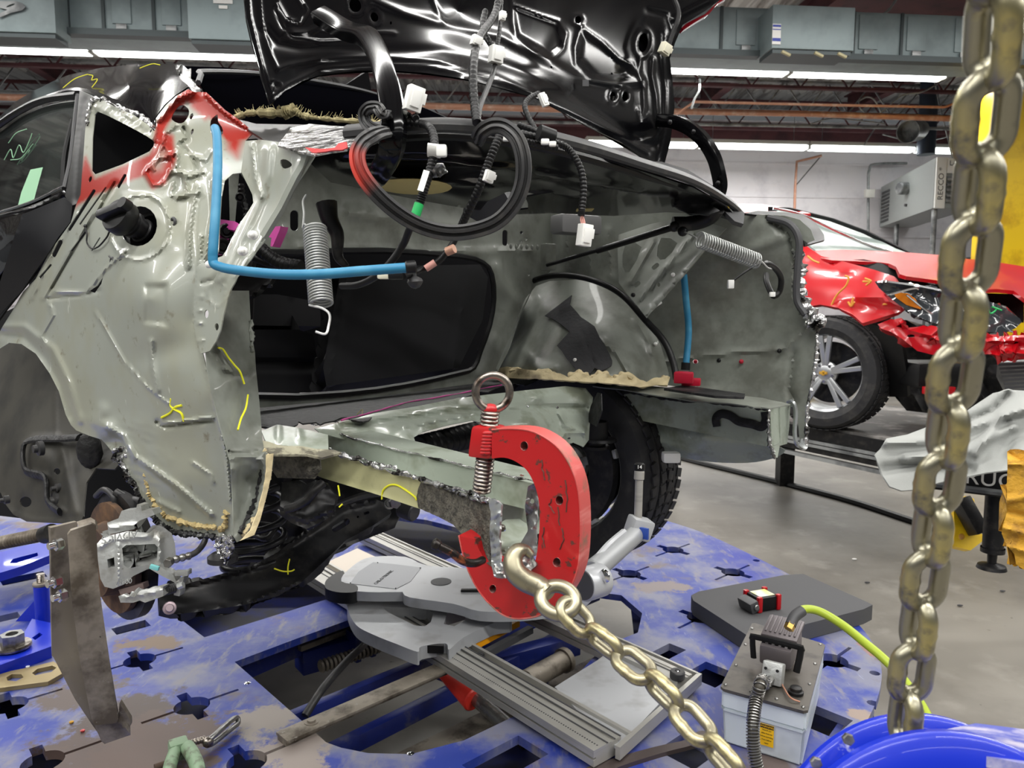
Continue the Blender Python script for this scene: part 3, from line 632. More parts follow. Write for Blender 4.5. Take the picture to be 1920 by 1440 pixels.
# red ram
th2 = Thing('hydraulic_ram', 'red and chrome hydraulic ram under the deck opening, below the gauge rail', 'ram', Z(940, 1345, .3))
a = Z(828, 1264, .40); m_ = Z(893, 1310, .38); b = Z(965, 1375, .36); d = (b - a).normalized()
mb = MB(); mb.lathe(a, d, [(0, 0), (.012, 0), (.034, (m_ - a).length), (.03, (m_ - a).length + .004), (0, (m_ - a).length + .004)], 24); th2.part('red_sleeve', mb, mat('ram_red', (220, 56, 44), .4))
mb = MB(); mb.cyl(m_, b + d * .05, .021, n=24); th2.part('chrome_rod', mb, 'raw_steel')
# ================================================================== the black car, its tail cut open
V0 = .62
car = Thing('black_car', 'black sedan with rear quarter and tail cut to bare grey metal, trunk lid raised', 'car', (-.2, 1.9, .9))
def cpart(name, mb, m, parent=None, label=None, sharp=38): return car.part(name, mb, m, parent, label, sharp)
def cross_v(v0, pts, dv): return None
# ---- left inner quarter panel
QO = [(353, 167), (362, 172), (387, 173), (423, 207), (445, 222), (467, 240), (477, 247), (460, 264), (455, 300), (452, 324), (436, 326), (422, 338), (415, 370), (412, 420), (410, 470), (398, 502), (378, 500),
      (372, 530), (366, 590), (370, 627), (385, 683), (397, 733), (413, 800), (425, 838), (434, 880), (436, 950), (441, 1000), (436, 1022), (429, 1046), (424, 1060), (418, 1042), (408, 1030), (404, 1004)]
QO += jag([(404, 1003), (387, 1001), (350, 997), (320, 992), (298, 978), (278, 954), (262, 925), (246, 897), (232, 875)], 2.5, 3, 4)
QO += [(215, 852), (207, 843), (198, 832), (190, 824), (167, 817), (143, 807), (133, 797), (123, 777), (110, 733), (93, 700), (67, 663), (40, 645), (17, 643), (-10, 660), (-10, 640), (5, 612), (23, 583), (43, 547), (67, 523), (90, 478), (100, 463), (133, 417), (143, 383), (151, 365), (157, 283), (160, 240), (170, 205), (177, 186), (186, 183), (215, 200), (250, 215), (275, 232), (289, 246), (293, 238), (292, 222), (310, 198), (330, 180)]
QH = [[(178, 215), (183, 209), (200, 216), (240, 236), (275, 255), (289, 265), (288, 274), (280, 284), (230, 308), (178, 327), (172, 320), (173, 260)],
      sm2([(333, 200), (343, 197), (353, 204), (354, 215), (345, 229), (334, 231), (322, 224), (323, 215)], 2), ell(359, 218, 3, 6, 20), ell(360, 247, 2.5, 6, 20), ell(169, 336, 3, 6, 20),
      slot(234, 329, 222, 350, 3), slot(176, 358, 130, 430, 3.2), slot(198, 352, 150, 420, 1.6), slot(160, 436, 134, 470, 2), slot(113, 454, 101, 478, 4.5), slot(95, 497, 75, 520, 2), slot(187, 446, 172, 470, 1.2),
      sm2([(395, 226), (401, 219), (408, 215), (409, 228), (416, 238), (418, 250), (410, 256), (400, 254), (394, 242)], 2), ell(260, 424, 34, 38, 20, 20), ell(422, 827, 2.2, 3.5), [(178, 549), (190, 532), (193, 520), (182, 536), (168, 546)]]
rel = [ridge([(365, 1000), (366, 590), (372, 520), (378, 440)][1:], 2.5, .006), ridge([(366, 600), (385, 690), (398, 740), (424, 850), (432, 940)], 2.2, .007), ridge([(178, 585), (200, 620), (235, 680), (275, 725), (318, 758)], 2.2, .0045),
       bulge(290, 560, 75, 190, .02, -8), step_in([(268, 530), (316, 530), (316, 614), (268, 608)], -.006, 8), ridge([(283, 640), (287, 690), (295, 732)], 5, .007), bulge(300, 660, 60, 26, -.008, -15),
       ridge([(295, 792), (310, 800), (360, 793), (397, 789)], 4, -.009), ridge([(300, 795), (397, 783)], 3, .007), ridge([(192, 770), (180, 790), (205, 800)], 14, .01), ridge([(262, 862), (330, 910), (395, 965)], 5, .009), ridge([(296, 940), (335, 960)], 4, .005),
       bulge(345, 900, 60, 50, .012, 40), ridge([(360, 866), (395, 890), (400, 905)], 3, .004), ridge([(10, 628), (45, 632), (85, 672), (112, 720), (133, 780)], 9, -.012), ridge([(-5, 612), (45, 612), (100, 655), (130, 720), (150, 790)], 6, .008),
       ridge([(93, 570), (100, 590), (78, 630), (84, 650)], 3, .006), ridge([(92, 560), (150, 553), (186, 545)], 3, -.008), ridge([(95, 545), (160, 550), (196, 505), (235, 470)], 3, .007), ridge([(145, 400), (90, 490), (60, 560)], 3, .006), ridge([(190, 380), (125, 480), (80, 560)], 3, .006),
       ridge([(215, 345), (150, 450), (95, 545)], 4, -.01), step_in([(225, 360), (330, 350), (340, 470), (190, 500)], .004, 20), bulge(262, 428, 62, 70, -.016, 20), ridge(ell(262, 426, 56, 62, 20, 20) + ell(262, 426, 56, 62, 20, 20)[:1], 3, .005),
       ridge([(318, 320), (345, 325), (352, 360), (330, 372)], 3, .008), ridge([(305, 295), (333, 285), (330, 320), (355, 330), (380, 322)], 4, .009), ridge([(345, 240), (352, 262), (338, 270), (365, 300), (372, 330)], 4, -.009), ridge([(330, 235), (310, 250), (300, 290), (285, 312)], 3, .006),
       ridge([(325, 345), (322, 366), (350, 366), (372, 360)], 3, .007), ridge([(398, 335), (400, 400), (385, 480), (372, 520)], 4, .008), ridge([(370, 352), (362, 385), (356, 430), (353, 500)], 4, .007), ridge([(355, 290), (385, 300), (395, 285)], 4, .008), ridge([(362, 172), (330, 185), (298, 225)], 3.5, .012), ridge([(387, 178), (420, 210), (467, 243)], 3, .008),
       ridge([(288, 318), (280, 312), (272, 325), (284, 345), (300, 348), (330, 310), (305, 262)], 2.5, .005), crumple(.004, 14, 3, [(130, 770), (280, 770), (330, 860), (290, 960), (200, 860)], 30), crumple(.008, 8, 5, [(170, 200), (190, 180), (300, 235), (290, 270), (180, 215)], 6), ridge([(200, 800), (232, 818), (252, 858)], 6, .012), bulge(210, 830, 22, 14, -.02)]
ctrl = [(353, 167, .74), (467, 240, .80), (160, 240, .66), (175, 325, .64), (290, 260, .68), (150, 380, .625), (90, 480, .61), (23, 583, .60), (-10, 650, .60), (110, 730, .60), (140, 800, .61), (220, 850, .62), (300, 970, .65), (404, 1000, .68), (424, 1050, .69), (434, 880, .67), (397, 733, .64), (368, 600, .65), (410, 470, .67), (415, 340, .70), (455, 300, .76), (260, 420, .63), (280, 560, .61), (280, 700, .62), (180, 600, .61), (330, 350, .68), (340, 250, .72), (300, 860, .64)]
def spray(X, Y):
    red = np.zeros(X.shape)
    def blob(poly, soft):
        d = dseg(X, Y, poly); s_ = np.where(inpoly(X, Y, poly), d, -d); return np.clip(.5 + s_ / soft, 0, 1)
    for poly, soft in (([(340, 170), (355, 160), (392, 168), (482, 246), (462, 262), (430, 270), (412, 250), (395, 222), (350, 190), (315, 232), (300, 260), (322, 250), (330, 300), (310, 345), (285, 355), (270, 330), (225, 345), (200, 358), (180, 365), (145, 385), (130, 400), (160, 290), (178, 335), (280, 290), (296, 262), (290, 235)], 7), ([(292, 240), (325, 255), (328, 290), (300, 345), (285, 352), (268, 320), (285, 285)], 8), ([(425, 235), (455, 262), (445, 296), (428, 280)], 18), ([(362, 178), (385, 182), (398, 215), (385, 225), (358, 200)], 10)):
        red = np.maximum(red, blob(poly, soft))
    bare = .8 * blob([(302, 278), (312, 285), (303, 318), (290, 322), (286, 308)], 16)
    return np.clip(red - .85 * bare, 0, 1)
rel = [(lambda X, Y, f=f: 1.5 * f(X, Y)) for f in rel]
mb = MB(); sheet(mb, QO, QH, ctrl, .0016, 4.6, rel, 'v', spray); quarter = cpart('quarter_panel', mb, 'primer', None, 'bare grey inner quarter panel with red sprayed top')
# turned wheel arch lip and torn silver edge
def edge_tube(pts, dd, r, m, name='torn_edge', parent=None, seed=2, amp=3.5, v=None, n=5, lab=None, off=-.004):
    q = jag(pts, amp, n, seed); P = [D(x, y, (Vd(x, y, v) if v else dd(x, y)) + off) for x, y in q]; rr = random.Random(seed); R = [r * rr.uniform(.35, 1.5) for _ in range(400)]
    mb = MB(); mb.tube(P, r, 6, 2, rf=lambda L, t, i: R[i % 400]); return cpart(name, mb, m, parent or quarter, lab)
qr = RBF(ctrl); qd = lambda x, y: Vd(x, y, float(qr(np.array([x]), np.array([y]))[0]))
edge_tube([(232, 872), (246, 900), (262, 930), (280, 958), (300, 982), (322, 997), (350, 1001), (404, 1006)], qd, .006, mat('burnt_edge', (24, 24, 25), .5, 0, [((120, 122, 120), 90, .55, .64, 5)]), 'torn_edge', amp=1.5, n=7)
edge_tube([(218, 852), (230, 868), (240, 890), (258, 915)], qd, .008, 'torn_steel', 'torn_edge', seed=9, amp=4)
edge_tube([(214, 846), (244, 838), (238, 852), (226, 858)], qd, .005, 'torn_steel', 'torn_edge', seed=19, amp=2)
edge_tube([(272, 888), (280, 915), (290, 945), (310, 968), (340, 978), (370, 986), (405, 988)], qd, .006, 'seal_yellow', 'sealer_bead', seed=12, amp=2, n=6)
edge_tube([(425, 960), (422, 985), (412, 992)], qd, .005, 'seal_yellow', 'sealer_bead', seed=22, amp=2, n=4)
for k in range(9): edge_tube([(408 + 3.5 * k, 1003 + 2 * (k % 3)), (405 + 4 * k, 1024), (420 + random.uniform(-4, 6), 1036 + 24 * random.random())], qd, .0035, 'torn_steel', 'metal_shred', seed=30 + k, amp=4)
edge_tube([(177, 184), (215, 198), (255, 214), (284, 236), (290, 252)], qd, .0055, 'torn_steel', seed=8, amp=2.5, n=8)
edge_tube([(184, 200), (215, 214), (255, 236), (284, 258)], qd, .004, 'torn_steel', seed=18, amp=2, n=8)
edge_tube([(163, 236), (168, 205), (177, 186)], qd, .005, 'torn_steel', seed=28, amp=2, n=5)
# silver folded tab at the roof corner
mb = MB(); sheet(mb, [(328, 122), (340, 120), (352, 130), (358, 128), (356, 145), (368, 160), (378, 168), (372, 178), (362, 172), (352, 160), (338, 148), (332, 134)], [], [(330, 120, 1.58), (375, 170, 1.52), (340, 170, 1.55)], .002, 4, [crumple(.01, 8, 2)], 'd'); cpart('roof_tab', mb, 'torn_steel', quarter)
# filler neck and cap
c = D(262, 430, qd(262, 428) + .02); ax = Vector(CAMP - np.array(c)); ax = (Vector(-CR) * .9 + Vector(CB) * .25 + Vector((0, 0, .42))).normalized()
mb = MB(); mb.lathe(c - ax * .015, ax, [(.02, -.03), (.044, -.02), (.046, 0), (.043, .006), (.036, .004), (.032, -.01), (.026, -.02)], 32); neck = cpart('filler_neck', mb, 'black_plastic', quarter)
mb = MB(); mb.lathe(c - ax * .01, ax, [(.019, -.02), (.021, 0), (.024, .001), (.024, .006), (.021, .008), (.021, .02), (.025, .022), (.025, .028), (.022, .03), (.022, .038), (.031, .04), (.033, .044), (.033, .06), (.030, .066), (0, .068)], 32)
cap_c = c + ax * .058; side = ax.cross(Vector((0, 0, 1))).normalized()
cap = cpart('fuel_cap', mb, 'black_plastic', quarter)
mb = MB(); R3 = Matrix((side, ax.cross(side), ax)).transposed(); gd = (side * .95 + ax.cross(side) * .3).normalized()
mb.beam(cap_c - gd * .036 + ax * .006, cap_c + gd * .028 + ax * .006, .016, .018, ax, .004); mb.cyl(cap_c - gd * .036, cap_c - gd * .036 + ax * .016, .0105, n=16); cpart('cap_grip', mb, 'black_plastic', cap)
mb = MB(); 
for k in range(26):
    t = 2 * math.pi * k / 26; q = c + ax * .037 + (side * math.cos(t) + ax.cross(side) * math.sin(t)) * .033; mb.box(q, (.003, .003, .014), Matrix((side, ax.cross(side), ax)).transposed())
# tether wire
P = [D(x, y, qd(x, y) - .012) for x, y in ((160, 424), (163, 440), (163, 455), (172, 466), (185, 462), (200, 445), (207, 432), (214, 437), (222, 428), (240, 410))]; mb = MB(); mb.tube(P, .0016, 8, 6); mb.sphere(P[0], .004, 8); cpart('cap_tether', mb, 'black_plastic', quarter)
# weld seam sealer ring + clips around the filler
P = [D(x, y, qd(x, y) - .004) for x, y in ((205, 480), (216, 488), (230, 487), (262, 478), (290, 458), (312, 432), (322, 415), (318, 408))]; mb = MB(); mb.tube(P, .0022, 8, 5); cpart('seam_bead', mb, 'rubber', quarter)
for (x, y) in ((211, 490), (325, 416)):
    mb = MB(); q = D(x, y, qd(x, y) - .006); n_ = Vector(-CR); a = n_.orthogonal().normalized(); mb.tube([q + (a * math.cos(t) + n_.cross(a) * math.sin(t)) * .0065 for t in [k * math.pi / 6 for k in range(12)]], .0028, 8, 1, closed=True); cpart('tether_eye', mb, 'dark_grey', quarter)
# yellow marker strokes
def stroke(pts, df, r=.0014, parent=None, m='marker_yellow', off=-.004, lab=None):
    P = [D(x, y, df(x, y) + off) for x, y in pts]; mb = MB(); mb.tube(P, r, 6, 5); return mb
def marks(sets, df, parent, r=.0016, m='marker_yellow', off=-.004):
    for s_ in sets: cpart('marker_stroke', stroke(s_, df, r, off=off), m, parent)
marks([[(321, 747), (320, 760), (328, 768), (340, 775), (345, 790)], [(341, 760), (328, 764), (318, 775), (303, 783)]], qd, quarter, .0022, off=-.009)
# black sheet added for the dark inside behind quarter window and pillars
mb = MB(); sheet(mb, [(140, 190), (300, 190), (330, 270), (480, 260), (500, 330), (470, 430), (300, 520), (200, 600), (40, 620), (60, 500), (110, 420)], [], [(150, 200, .98), (480, 260, .98), (300, 420, .98)], .004, 30, [], 'v'); cpart('pillar_dark_sheet', mb, 'dark_cloth')
# ---- pillar brace running up to the parcel shelf
BO = [(460, 264), (490, 262), (520, 266), (552, 282), (577, 285), (590, 292), (574, 318), (561, 338), (545, 372), (533, 393), (517, 420), (500, 447), (470, 488), (446, 520), (434, 540), (427, 560), (419, 590), (413, 620), (405, 640), (393, 658), (377, 663), (369, 640), (364, 610), (363, 587), (364, 545), (368, 500), (385, 492), (417, 480), (425, 468), (445, 425), (466, 395), (475, 380), (473, 365), (466, 350), (452, 322), (455, 300)]
BH = [sm2([(526, 300), (536, 299), (546, 306), (546, 312), (535, 316), (527, 312)], 2), ell(387, 589, 4, 8, 5), ell(406, 613, 4, 7, 5)]
brel = [ridge([(505, 280), (500, 330), (490, 365), (455, 440), (415, 520)], 9, .012), ridge([(472, 272), (478, 330), (490, 370)], 3, .006), ridge([(577, 290), (545, 360), (480, 465), (440, 520)], 3, .006), bulge(474, 441, 9, 9, .005), bulge(455, 471, 9, 9, .005), ridge([(380, 530), (400, 525), (412, 505)], 4, -.008),
        bulge(407, 550, 15, 22, -.004), ridge(ell(407, 550, 16, 24, 0, 14), 2, .003), ridge([(372, 583), (379, 583)], 2.5, .006), ridge([(372, 606), (379, 606)], 2.5, .006), ridge([(374, 640), (380, 639)], 2.5, .006), ridge([(375, 557), (380, 556)], 2.5, .006), ridge([(530, 385), (548, 340), (565, 300)], 3, .004)]
bctrl = [(460, 264, 1.27), (590, 290, 1.12), (533, 393, 1.17), (475, 370, 1.24), (440, 520, 1.2), (368, 500, 1.27), (377, 660, 1.25), (410, 600, 1.22), (425, 470, 1.24)]
mb = MB(); sheet(mb, BO, BH, bctrl, .002, 4.6, brel, 'd'); brace = cpart('pillar_brace', mb, 'primer')
mb = MB(); sheet(mb, [(577, 285), (590, 292), (574, 318), (561, 338), (533, 395), (500, 450), (494, 446), (528, 390), (556, 334), (568, 314)], [], [(577, 285, 1.118), (533, 395, 1.165), (500, 450, 1.18), (560, 330, 1.14)], .01, 5, [], 'd'); cpart('brace_flange', mb, 'primer', brace)
for (x, y) in ((474, 441), (455, 471)):
    mb = MB(); q = D(x, y, 1.165); mb.sphere(q, .0075, 12, (1.2, .5, 1)); mb.sphere(q + Vector((0, -.004, 0)), .005, 10); cpart('grommet', mb, 'white_plastic', brace)
mb = MB(); q = D(390, 496, 1.22); mb.cyl(q, q + Vector((.012, -.006, 0)), .006, n=12); cpart('grommet', mb, 'white_plastic', brace)
# upper torn shelf corner over the brace (silver tape and red)
mb = MB(); sheet(mb, [(520, 272), (545, 240), (580, 232), (650, 238), (700, 250), (745, 252), (700, 268), (655, 275), (650, 280), (620, 284), (590, 290), (560, 284)], [], [(520, 272, 1.2), (745, 250, 1.2), (600, 232, 1.35), (600, 288, 1.1), (650, 280, 1.08)], .003, 4, [crumple(.022, 14, 6)], 'd'); shelf_t = cpart('shelf_corner', mb, 'torn_steel')
mb = MB(); sheet(mb, jag([(572, 276), (600, 279), (626, 277), (634, 269), (650, 266), (651, 276), (642, 281), (620, 282), (600, 285), (585, 286)], 1, 2, 3), [], [(572, 276, 1.09), (650, 266, 1.06), (620, 285, 1.06)], .002, 4, [], 'd'); cpart('red_flange', mb, 'clamp_red', shelf_t)
mb = MB(); sheet(mb, [(440, 222), (480, 232), (600, 234), (700, 240), (850, 248), (1000, 262), (850, 262), (640, 262), (530, 272), (495, 262), (470, 246)], [], [(440, 222, 1.5), (850, 250, 1.32), (530, 272, 1.3), (1000, 262, 1.24)], .004, 9, [crumple(.012, 14, 8)], 'd'); cpart('shelf_skin', mb, 'black_plastic')
# felt strip
P = [D(x, y, d) for x, y, d in ((443, 220, 1.45), (470, 212, 1.44), (530, 212, 1.43), (548, 206, 1.42), (566, 216, 1.42), (600, 222, 1.42), (680, 229, 1.42), (760, 234, 1.42), (860, 247, 1.42), (885, 252, 1.42))]
r_ = random.Random(5); RR = [.005 * r_.uniform(.6, 1.5) for _ in range(500)]
mb = MB(); mb.tube(P, .006, 8, 9, rf=lambda L, t, i: RR[i % 500] * (1.9 if .14 < t < .34 else 1))
Pc = catmull(P, 9)
for k in range(260):
    a = Pc[r_.randrange(0, len(Pc))]; b = a + Vector((r_.uniform(-.014, .014), r_.uniform(-.008, .008), r_.uniform(-.004, .016))); mb.cyl(a, b, .0009, .0004, n=4)
cpart('felt_edge', mb, 'felt')
# ---- column of the left wheelhouse, turned inward
CO = [(385, 640), (405, 575), (410, 545), (467, 545), (470, 600), (473, 633), (478, 660), (480, 693), (486, 750), (490, 797), (492, 825), (496, 846), (512, 850), (514, 862), (509, 890), (500, 930), (488, 975), (477, 1003), (455, 1012), (445, 1016), (438, 1006), (437, 950), (434, 880), (425, 838), (413, 800), (397, 733), (388, 690)]
crel = [bulge(430, 640, 26, 60, .012), ridge([(400, 650), (420, 700), (462, 705), (470, 690)], 6, -.01), ridge([(432, 850), (455, 850), (490, 845)], 4, -.008), ridge([(432, 860), (468, 856), (490, 862)], 4, .006), ridge([(405, 665), (412, 688), (440, 700)], 4, .006), bulge(460, 940, 16, 60, -.02, 15), ridge([(492, 850), (497, 900), (480, 960), (450, 1005)], 6, .006), crumple(.006, 10, 11, [(430, 840), (515, 840), (500, 960), (440, 1015)], 8)]
cctrl = [(385, 680, 1.24), (410, 560, 1.32), (467, 545, 1.38), (480, 693, 1.36), (490, 797, 1.33), (413, 800, 1.22), (434, 880, 1.19), (440, 1000, 1.19), (512, 850, 1.27), (478, 1000, 1.23), (450, 700, 1.30), (460, 900, 1.27)]
mb = MB(); sheet(mb, CO, [[(427, 844), (431, 842), (432, 847), (428, 848)]], cctrl, .0018, 4.6, crel, 'd'); column = cpart('wheelhouse_column', mb, 'primer_shaded')
cr = RBF(cctrl); cd = lambda x, y: float(cr(np.array([x]), np.array([y]))[0])
marks([[(409, 652), (418, 655), (428, 670), (440, 685), (450, 697), (458, 720)], [(465, 740), (461, 765), (452, 785), (446, 806)]], cd, column, .0017, off=-.018)
def etube(pts, df, r, m, name, parent, seed=2, amp=2, n=5, off=-.004): 
    q = jag(pts, amp, n, seed); P = [D(x, y, df(x, y) + off) for x, y in q]; rr = random.Random(seed); R = [r * rr.uniform(.35, 1.5) for _ in range(400)]
    mb = MB(); mb.tube(P, r, 6, 2, rf=lambda L, t, i: R[i % 400]); return cpart(name, mb, m, parent)
etube([(472, 640), (470, 600), (474, 625), (473, 660)], cd, .003, 'primer_shaded', 'torn_edge', column, 5)
etube([(494, 846), (505, 856), (502, 890), (492, 930), (478, 965), (455, 1004)], cd, .005, 'sealer', 'sealer_bead', column, 6)
etube([(490, 880), (482, 930), (468, 962), (450, 1000)], cd, .004, 'tar', 'sealer_bead', column, 7)
mb = MB(); sheet(mb, [(500, 852), (513, 850), (509, 890), (500, 930), (488, 975), (477, 1003), (450, 1014), (470, 994), (482, 965), (494, 920), (500, 885)], [], [(512, 850, 1.22), (478, 1000, 1.19), (450, 1010, 1.17), (495, 930, 1.21)], .003, 5, [crumple(.004, 10, 2)], 'd'); cpart('column_flange', mb, 'sealer', column)
# ---- roof, back glass, door
mb = MB(); sheet(mb, [(-20, 236), (30, 190), (60, 172), (100, 152), (130, 140), (190, 127), (250, 121), (330, 119), (336, 140), (352, 163), (330, 178), (308, 196), (290, 222), (288, 238), (262, 222), (225, 200), (195, 186), (150, 172), (110, 178), (60, 200), (20, 222), (-10, 246)], [],
      [(-20, 236, 2.35), (60, 172, 2.45), (190, 127, 2.2), (330, 119, 1.85), (352, 163, 1.58), (290, 230, 1.56), (195, 186, 1.72), (110, 178, 1.95), (20, 222, 2.15), (240, 160, 1.78)], .003, 7, [bulge(240, 165, 60, 25, .03)], 'd'); roof = cpart('roof', mb, 'black_paint_dusty')
marks([[(166, 140), (174, 142), (172, 150), (182, 148), (180, 154), (172, 164)], [(262, 128), (285, 120), (300, 122)], [(118, 165), (140, 148), (165, 139)]], lambda x, y: 1.78 if x > 200 else 1.92, roof, .001)
P = [D(x, y, d) for x, y, d in ((-10, 243, 2.14), (60, 200, 2.0), (110, 178, 1.9), (150, 171, 1.78), (195, 185, 1.68), (240, 207, 1.6), (290, 242, 1.5))]; mb = MB(); mb.tube(P, .009, 8, 6); cpart('drip_rail', mb, 'black_paint', roof)
mb = MB(); sheet(mb, [(345, 124), (420, 126), (490, 134), (620, 154), (700, 172), (800, 204), (880, 240), (900, 262), (840, 262), (640, 240), (560, 234), (500, 236), (450, 232), (420, 205), (385, 172), (374, 150), (352, 140)], [],
      [(345, 124, 1.75), (490, 134, 2.0), (700, 172, 2.35), (880, 240, 2.5), (840, 262, 1.7), (640, 240, 1.55), (450, 230, 1.53), (385, 170, 1.6)], .005, 10, [], 'd'); bg_ = cpart('rear_window', mb, mat('back_glass', (4, 4, 6), .9, spec=.0))
P = [D(x, y, d) for x, y, d in ((372, 155, 1.56), (377, 140, 1.62), (384, 134, 1.7), (490, 138, 1.95), (620, 157, 2.15), (700, 175, 2.3), (800, 207, 2.4), (878, 242, 2.5))]; mb = MB(); mb.tube(P, .006, 6, 6); cpart('window_seal', mb, 'dark_grey', bg_)
mb = MB(); mb.add([D(643, 162, 2.45), D(697, 172, 2.4), D(690, 132, 2.42), D(684, 133, 2.42), D(643, 162, 2.53), D(697, 172, 2.5), D(690, 132, 2.46), D(684, 133, 2.46)], [(0, 1, 2, 3), (7, 6, 5, 4), (0, 3, 7, 4), (1, 5, 6, 2), (3, 2, 6, 7), (0, 4, 5, 1)]); cpart('antenna_fin', mb, 'black_paint', roof)
gl = [(-20, 250), (30, 216), (80, 192), (142, 182), (146, 192), (137, 240), (131, 300), (118, 352), (60, 384), (-20, 412)]
mb = MB(); sheet(mb, gl, [], [(-20, 250, 2.12), (142, 182, 1.76), (118, 352, 1.68), (-20, 412, 2.0)], .004, 20, [], 'd'); door = cpart('rear_door', MB().box(D(-40, 700, 2.1), (.01, .01, .01)), 'black_paint')
bpy.data.objects.remove(door)
mb = MB(); sheet(mb, [(-20, 412), (60, 384), (118, 354), (124, 362), (136, 382), (131, 415), (112, 440), (96, 468), (72, 505), (40, 545), (12, 580), (-20, 625)], [], [(-20, 412, 1.95), (118, 354, 1.66), (131, 415, 1.62), (72, 505, 1.66), (-20, 625, 1.86), (30, 460, 1.72)], .004, 8, [ridge([(0, 408), (60, 394), (122, 366)], 4, .012), bulge(10, 460, 40, 60, .03, 30)], 'd'); door = cpart('rear_door', mb, 'black_paint')
mb = MB(); sheet(mb, gl, [], [(-20, 250, 2.12), (142, 182, 1.76), (118, 352, 1.68), (-20, 412, 2.0)], .004, 20, [], 'd'); dg = cpart('door_window', mb, 'glass_dark', door)
mb = MB(); sheet(mb, [(57, 318), (88, 312), (70, 360), (66, 380), (33, 388), (40, 360)], [], [(57, 318, 1.84), (66, 380, 1.80), (88, 312, 1.8)], .001, 9, [], 'd'); cpart('window_tape', mb, 'mint', dg)
for pl in ([(8, 300), (20, 280), (25, 296), (36, 272), (44, 286), (56, 262), (60, 250)], [(20, 300), (40, 296), (62, 270)], [(16, 268), (30, 250), (50, 242)]):
    cpart('window_writing', stroke(pl, lambda x, y: 1.98 - x * .0015, .0012), 'mint', dg)
def frame_strip(pts, r, m, name, sq=None):
    P = [D(*p) for p in pts]; mb = MB(); mb.tube(P, r, 8, 6, sq=sq); return cpart(name, mb, m, door)
frame_strip([(-20, 247, 2.08), (30, 212, 1.98), (80, 188, 1.86), (146, 178, 1.70)], .009, 'black_plastic', 'window_frame')
frame_strip([(146, 178, 1.70), (139, 240, 1.66), (132, 300, 1.64), (121, 352, 1.62)], .005, 'dark_grey', 'window_frame')
frame_strip([(137, 225, 1.68), (122, 290, 1.67), (118, 352, 1.66)], .006, 'black_plastic', 'window_frame')
mb = MB(); sheet(mb, [(149, 170), (156, 172), (180, 184), (170, 205), (161, 240), (158, 284), (152, 366), (144, 382), (133, 386), (122, 368), (134, 300), (142, 240)], [], [(150, 170, 1.68), (180, 184, 1.60), (158, 284, 1.58), (140, 380, 1.57), (122, 368, 1.61)], .012, 6, [ridge([(160, 185), (150, 250), (142, 375)], 4, -.01)], 'd'); cpart('door_frame', mb, 'black_plastic', door)
frame_strip([(-20, 405, 1.93), (60, 380, 1.72), (118, 352, 1.62)], .005, 'chrome', 'belt_trim')
mb = MB(); sheet(mb, [(-20, 420), (14, 408), (45, 400), (60, 398), (36, 440), (24, 470), (10, 500), (-20, 540)], [], [(-20, 420, 1.9), (60, 398, 1.68), (-20, 540, 1.84)], .002, 8, [bulge(10, 450, 20, 40, .03, 30), crumple(.008, 25, 9)], 'd'); cpart('door_skin', mb, mat('scratched_black', (34, 33, 32), .18, .4, coat=1), door)
mb = MB(); sheet(mb, [(28, 440), (42, 402), (120, 370), (136, 384), (132, 416), (110, 444), (92, 472), (40, 546), (-10, 600), (-10, 560)], [], [(28, 440, 1.64), (120, 370, 1.59), (92, 472, 1.6), (-10, 600, 1.8)], .003, 8, [], 'd'); cpart('jamb_cover', mb, mat('sheet_black', (7, 8, 14), .5), door)
# ---- left wheelhouse interior, dark grey coat with the arch's shade put into its colour
LO = [(-20, 640), (20, 640), (60, 652), (100, 700), (140, 790), (215, 840), (230, 862), (215, 880), (180, 878), (162, 905), (158, 940), (156, 968), (150, 982), (100, 981), (50, 978), (25, 965), (10, 945), (2, 925), (-20, 900)]
lrel = [ridge([(105, 820), (60, 822), (42, 835), (44, 880), (85, 895), (95, 950), (120, 960)], 6, .010), ridge([(115, 830), (128, 900), (140, 960)], 8, .012), bulge(80, 845, 15, 15, .008), bulge(48, 940, 13, 13, -.012), ridge([(2, 930), (20, 960), (60, 976), (150, 980)], 5, .008), ridge([(112, 650), (104, 740), (105, 825)], 3, .004)]
mb = MB(); sheet(mb, LO, [ell(48, 941, 11, 10), ell(107, 884, 6, 6)], [(-20, 640, 2.2), (60, 652, 2.0), (215, 840, 1.7), (156, 968, 1.6), (10, 945, 1.9), (80, 860, 1.78)], .003, 5.5, lrel, 'd'); lw = cpart('wheelhouse_liner', mb, mat('liner_shaded', (58, 56, 50), .55, 0, [((40, 39, 36), 8, .45, .65, 5)]))
for (x, y, r) in ((80, 840, .017), (110, 938, .02), (17, 936, .01), (114, 914, .01)):
    mb = MB(); q = D(x, y, 1.72 if x > 50 else 1.82); mb.lathe(q, Vector(-CR), [(0, .02), (r * .5, .02), (r * .55, .012), (r, .01), (r, 0), (0, 0)], 20); cpart('plug', mb, 'rubber', lw)
mb = MB(); mb.tube([D(x, y, d) for x, y, d in ((148, 820, 1.7), (120, 822, 1.74), (62, 824, 1.82), (44, 838, 1.83), (48, 882, 1.8), (84, 896, 1.74), (90, 940, 1.7), (112, 960, 1.66))], .011, 8, 6, sq=(1, .5)); cpart('seam_bead', mb, 'tar', lw)
mb = MB(); mb.sphere((0, 0, 0), 1, 18); q = D(168, 845, 1.68); mb.v = [(q.x + v[0] * .03 + random.uniform(-1, 1) * .002, q.y + v[1] * .012, q.z + v[2] * .04 + random.uniform(-1, 1) * .002) for v in mb.v]; cpart('tar_patch', mb, 'tar', lw)
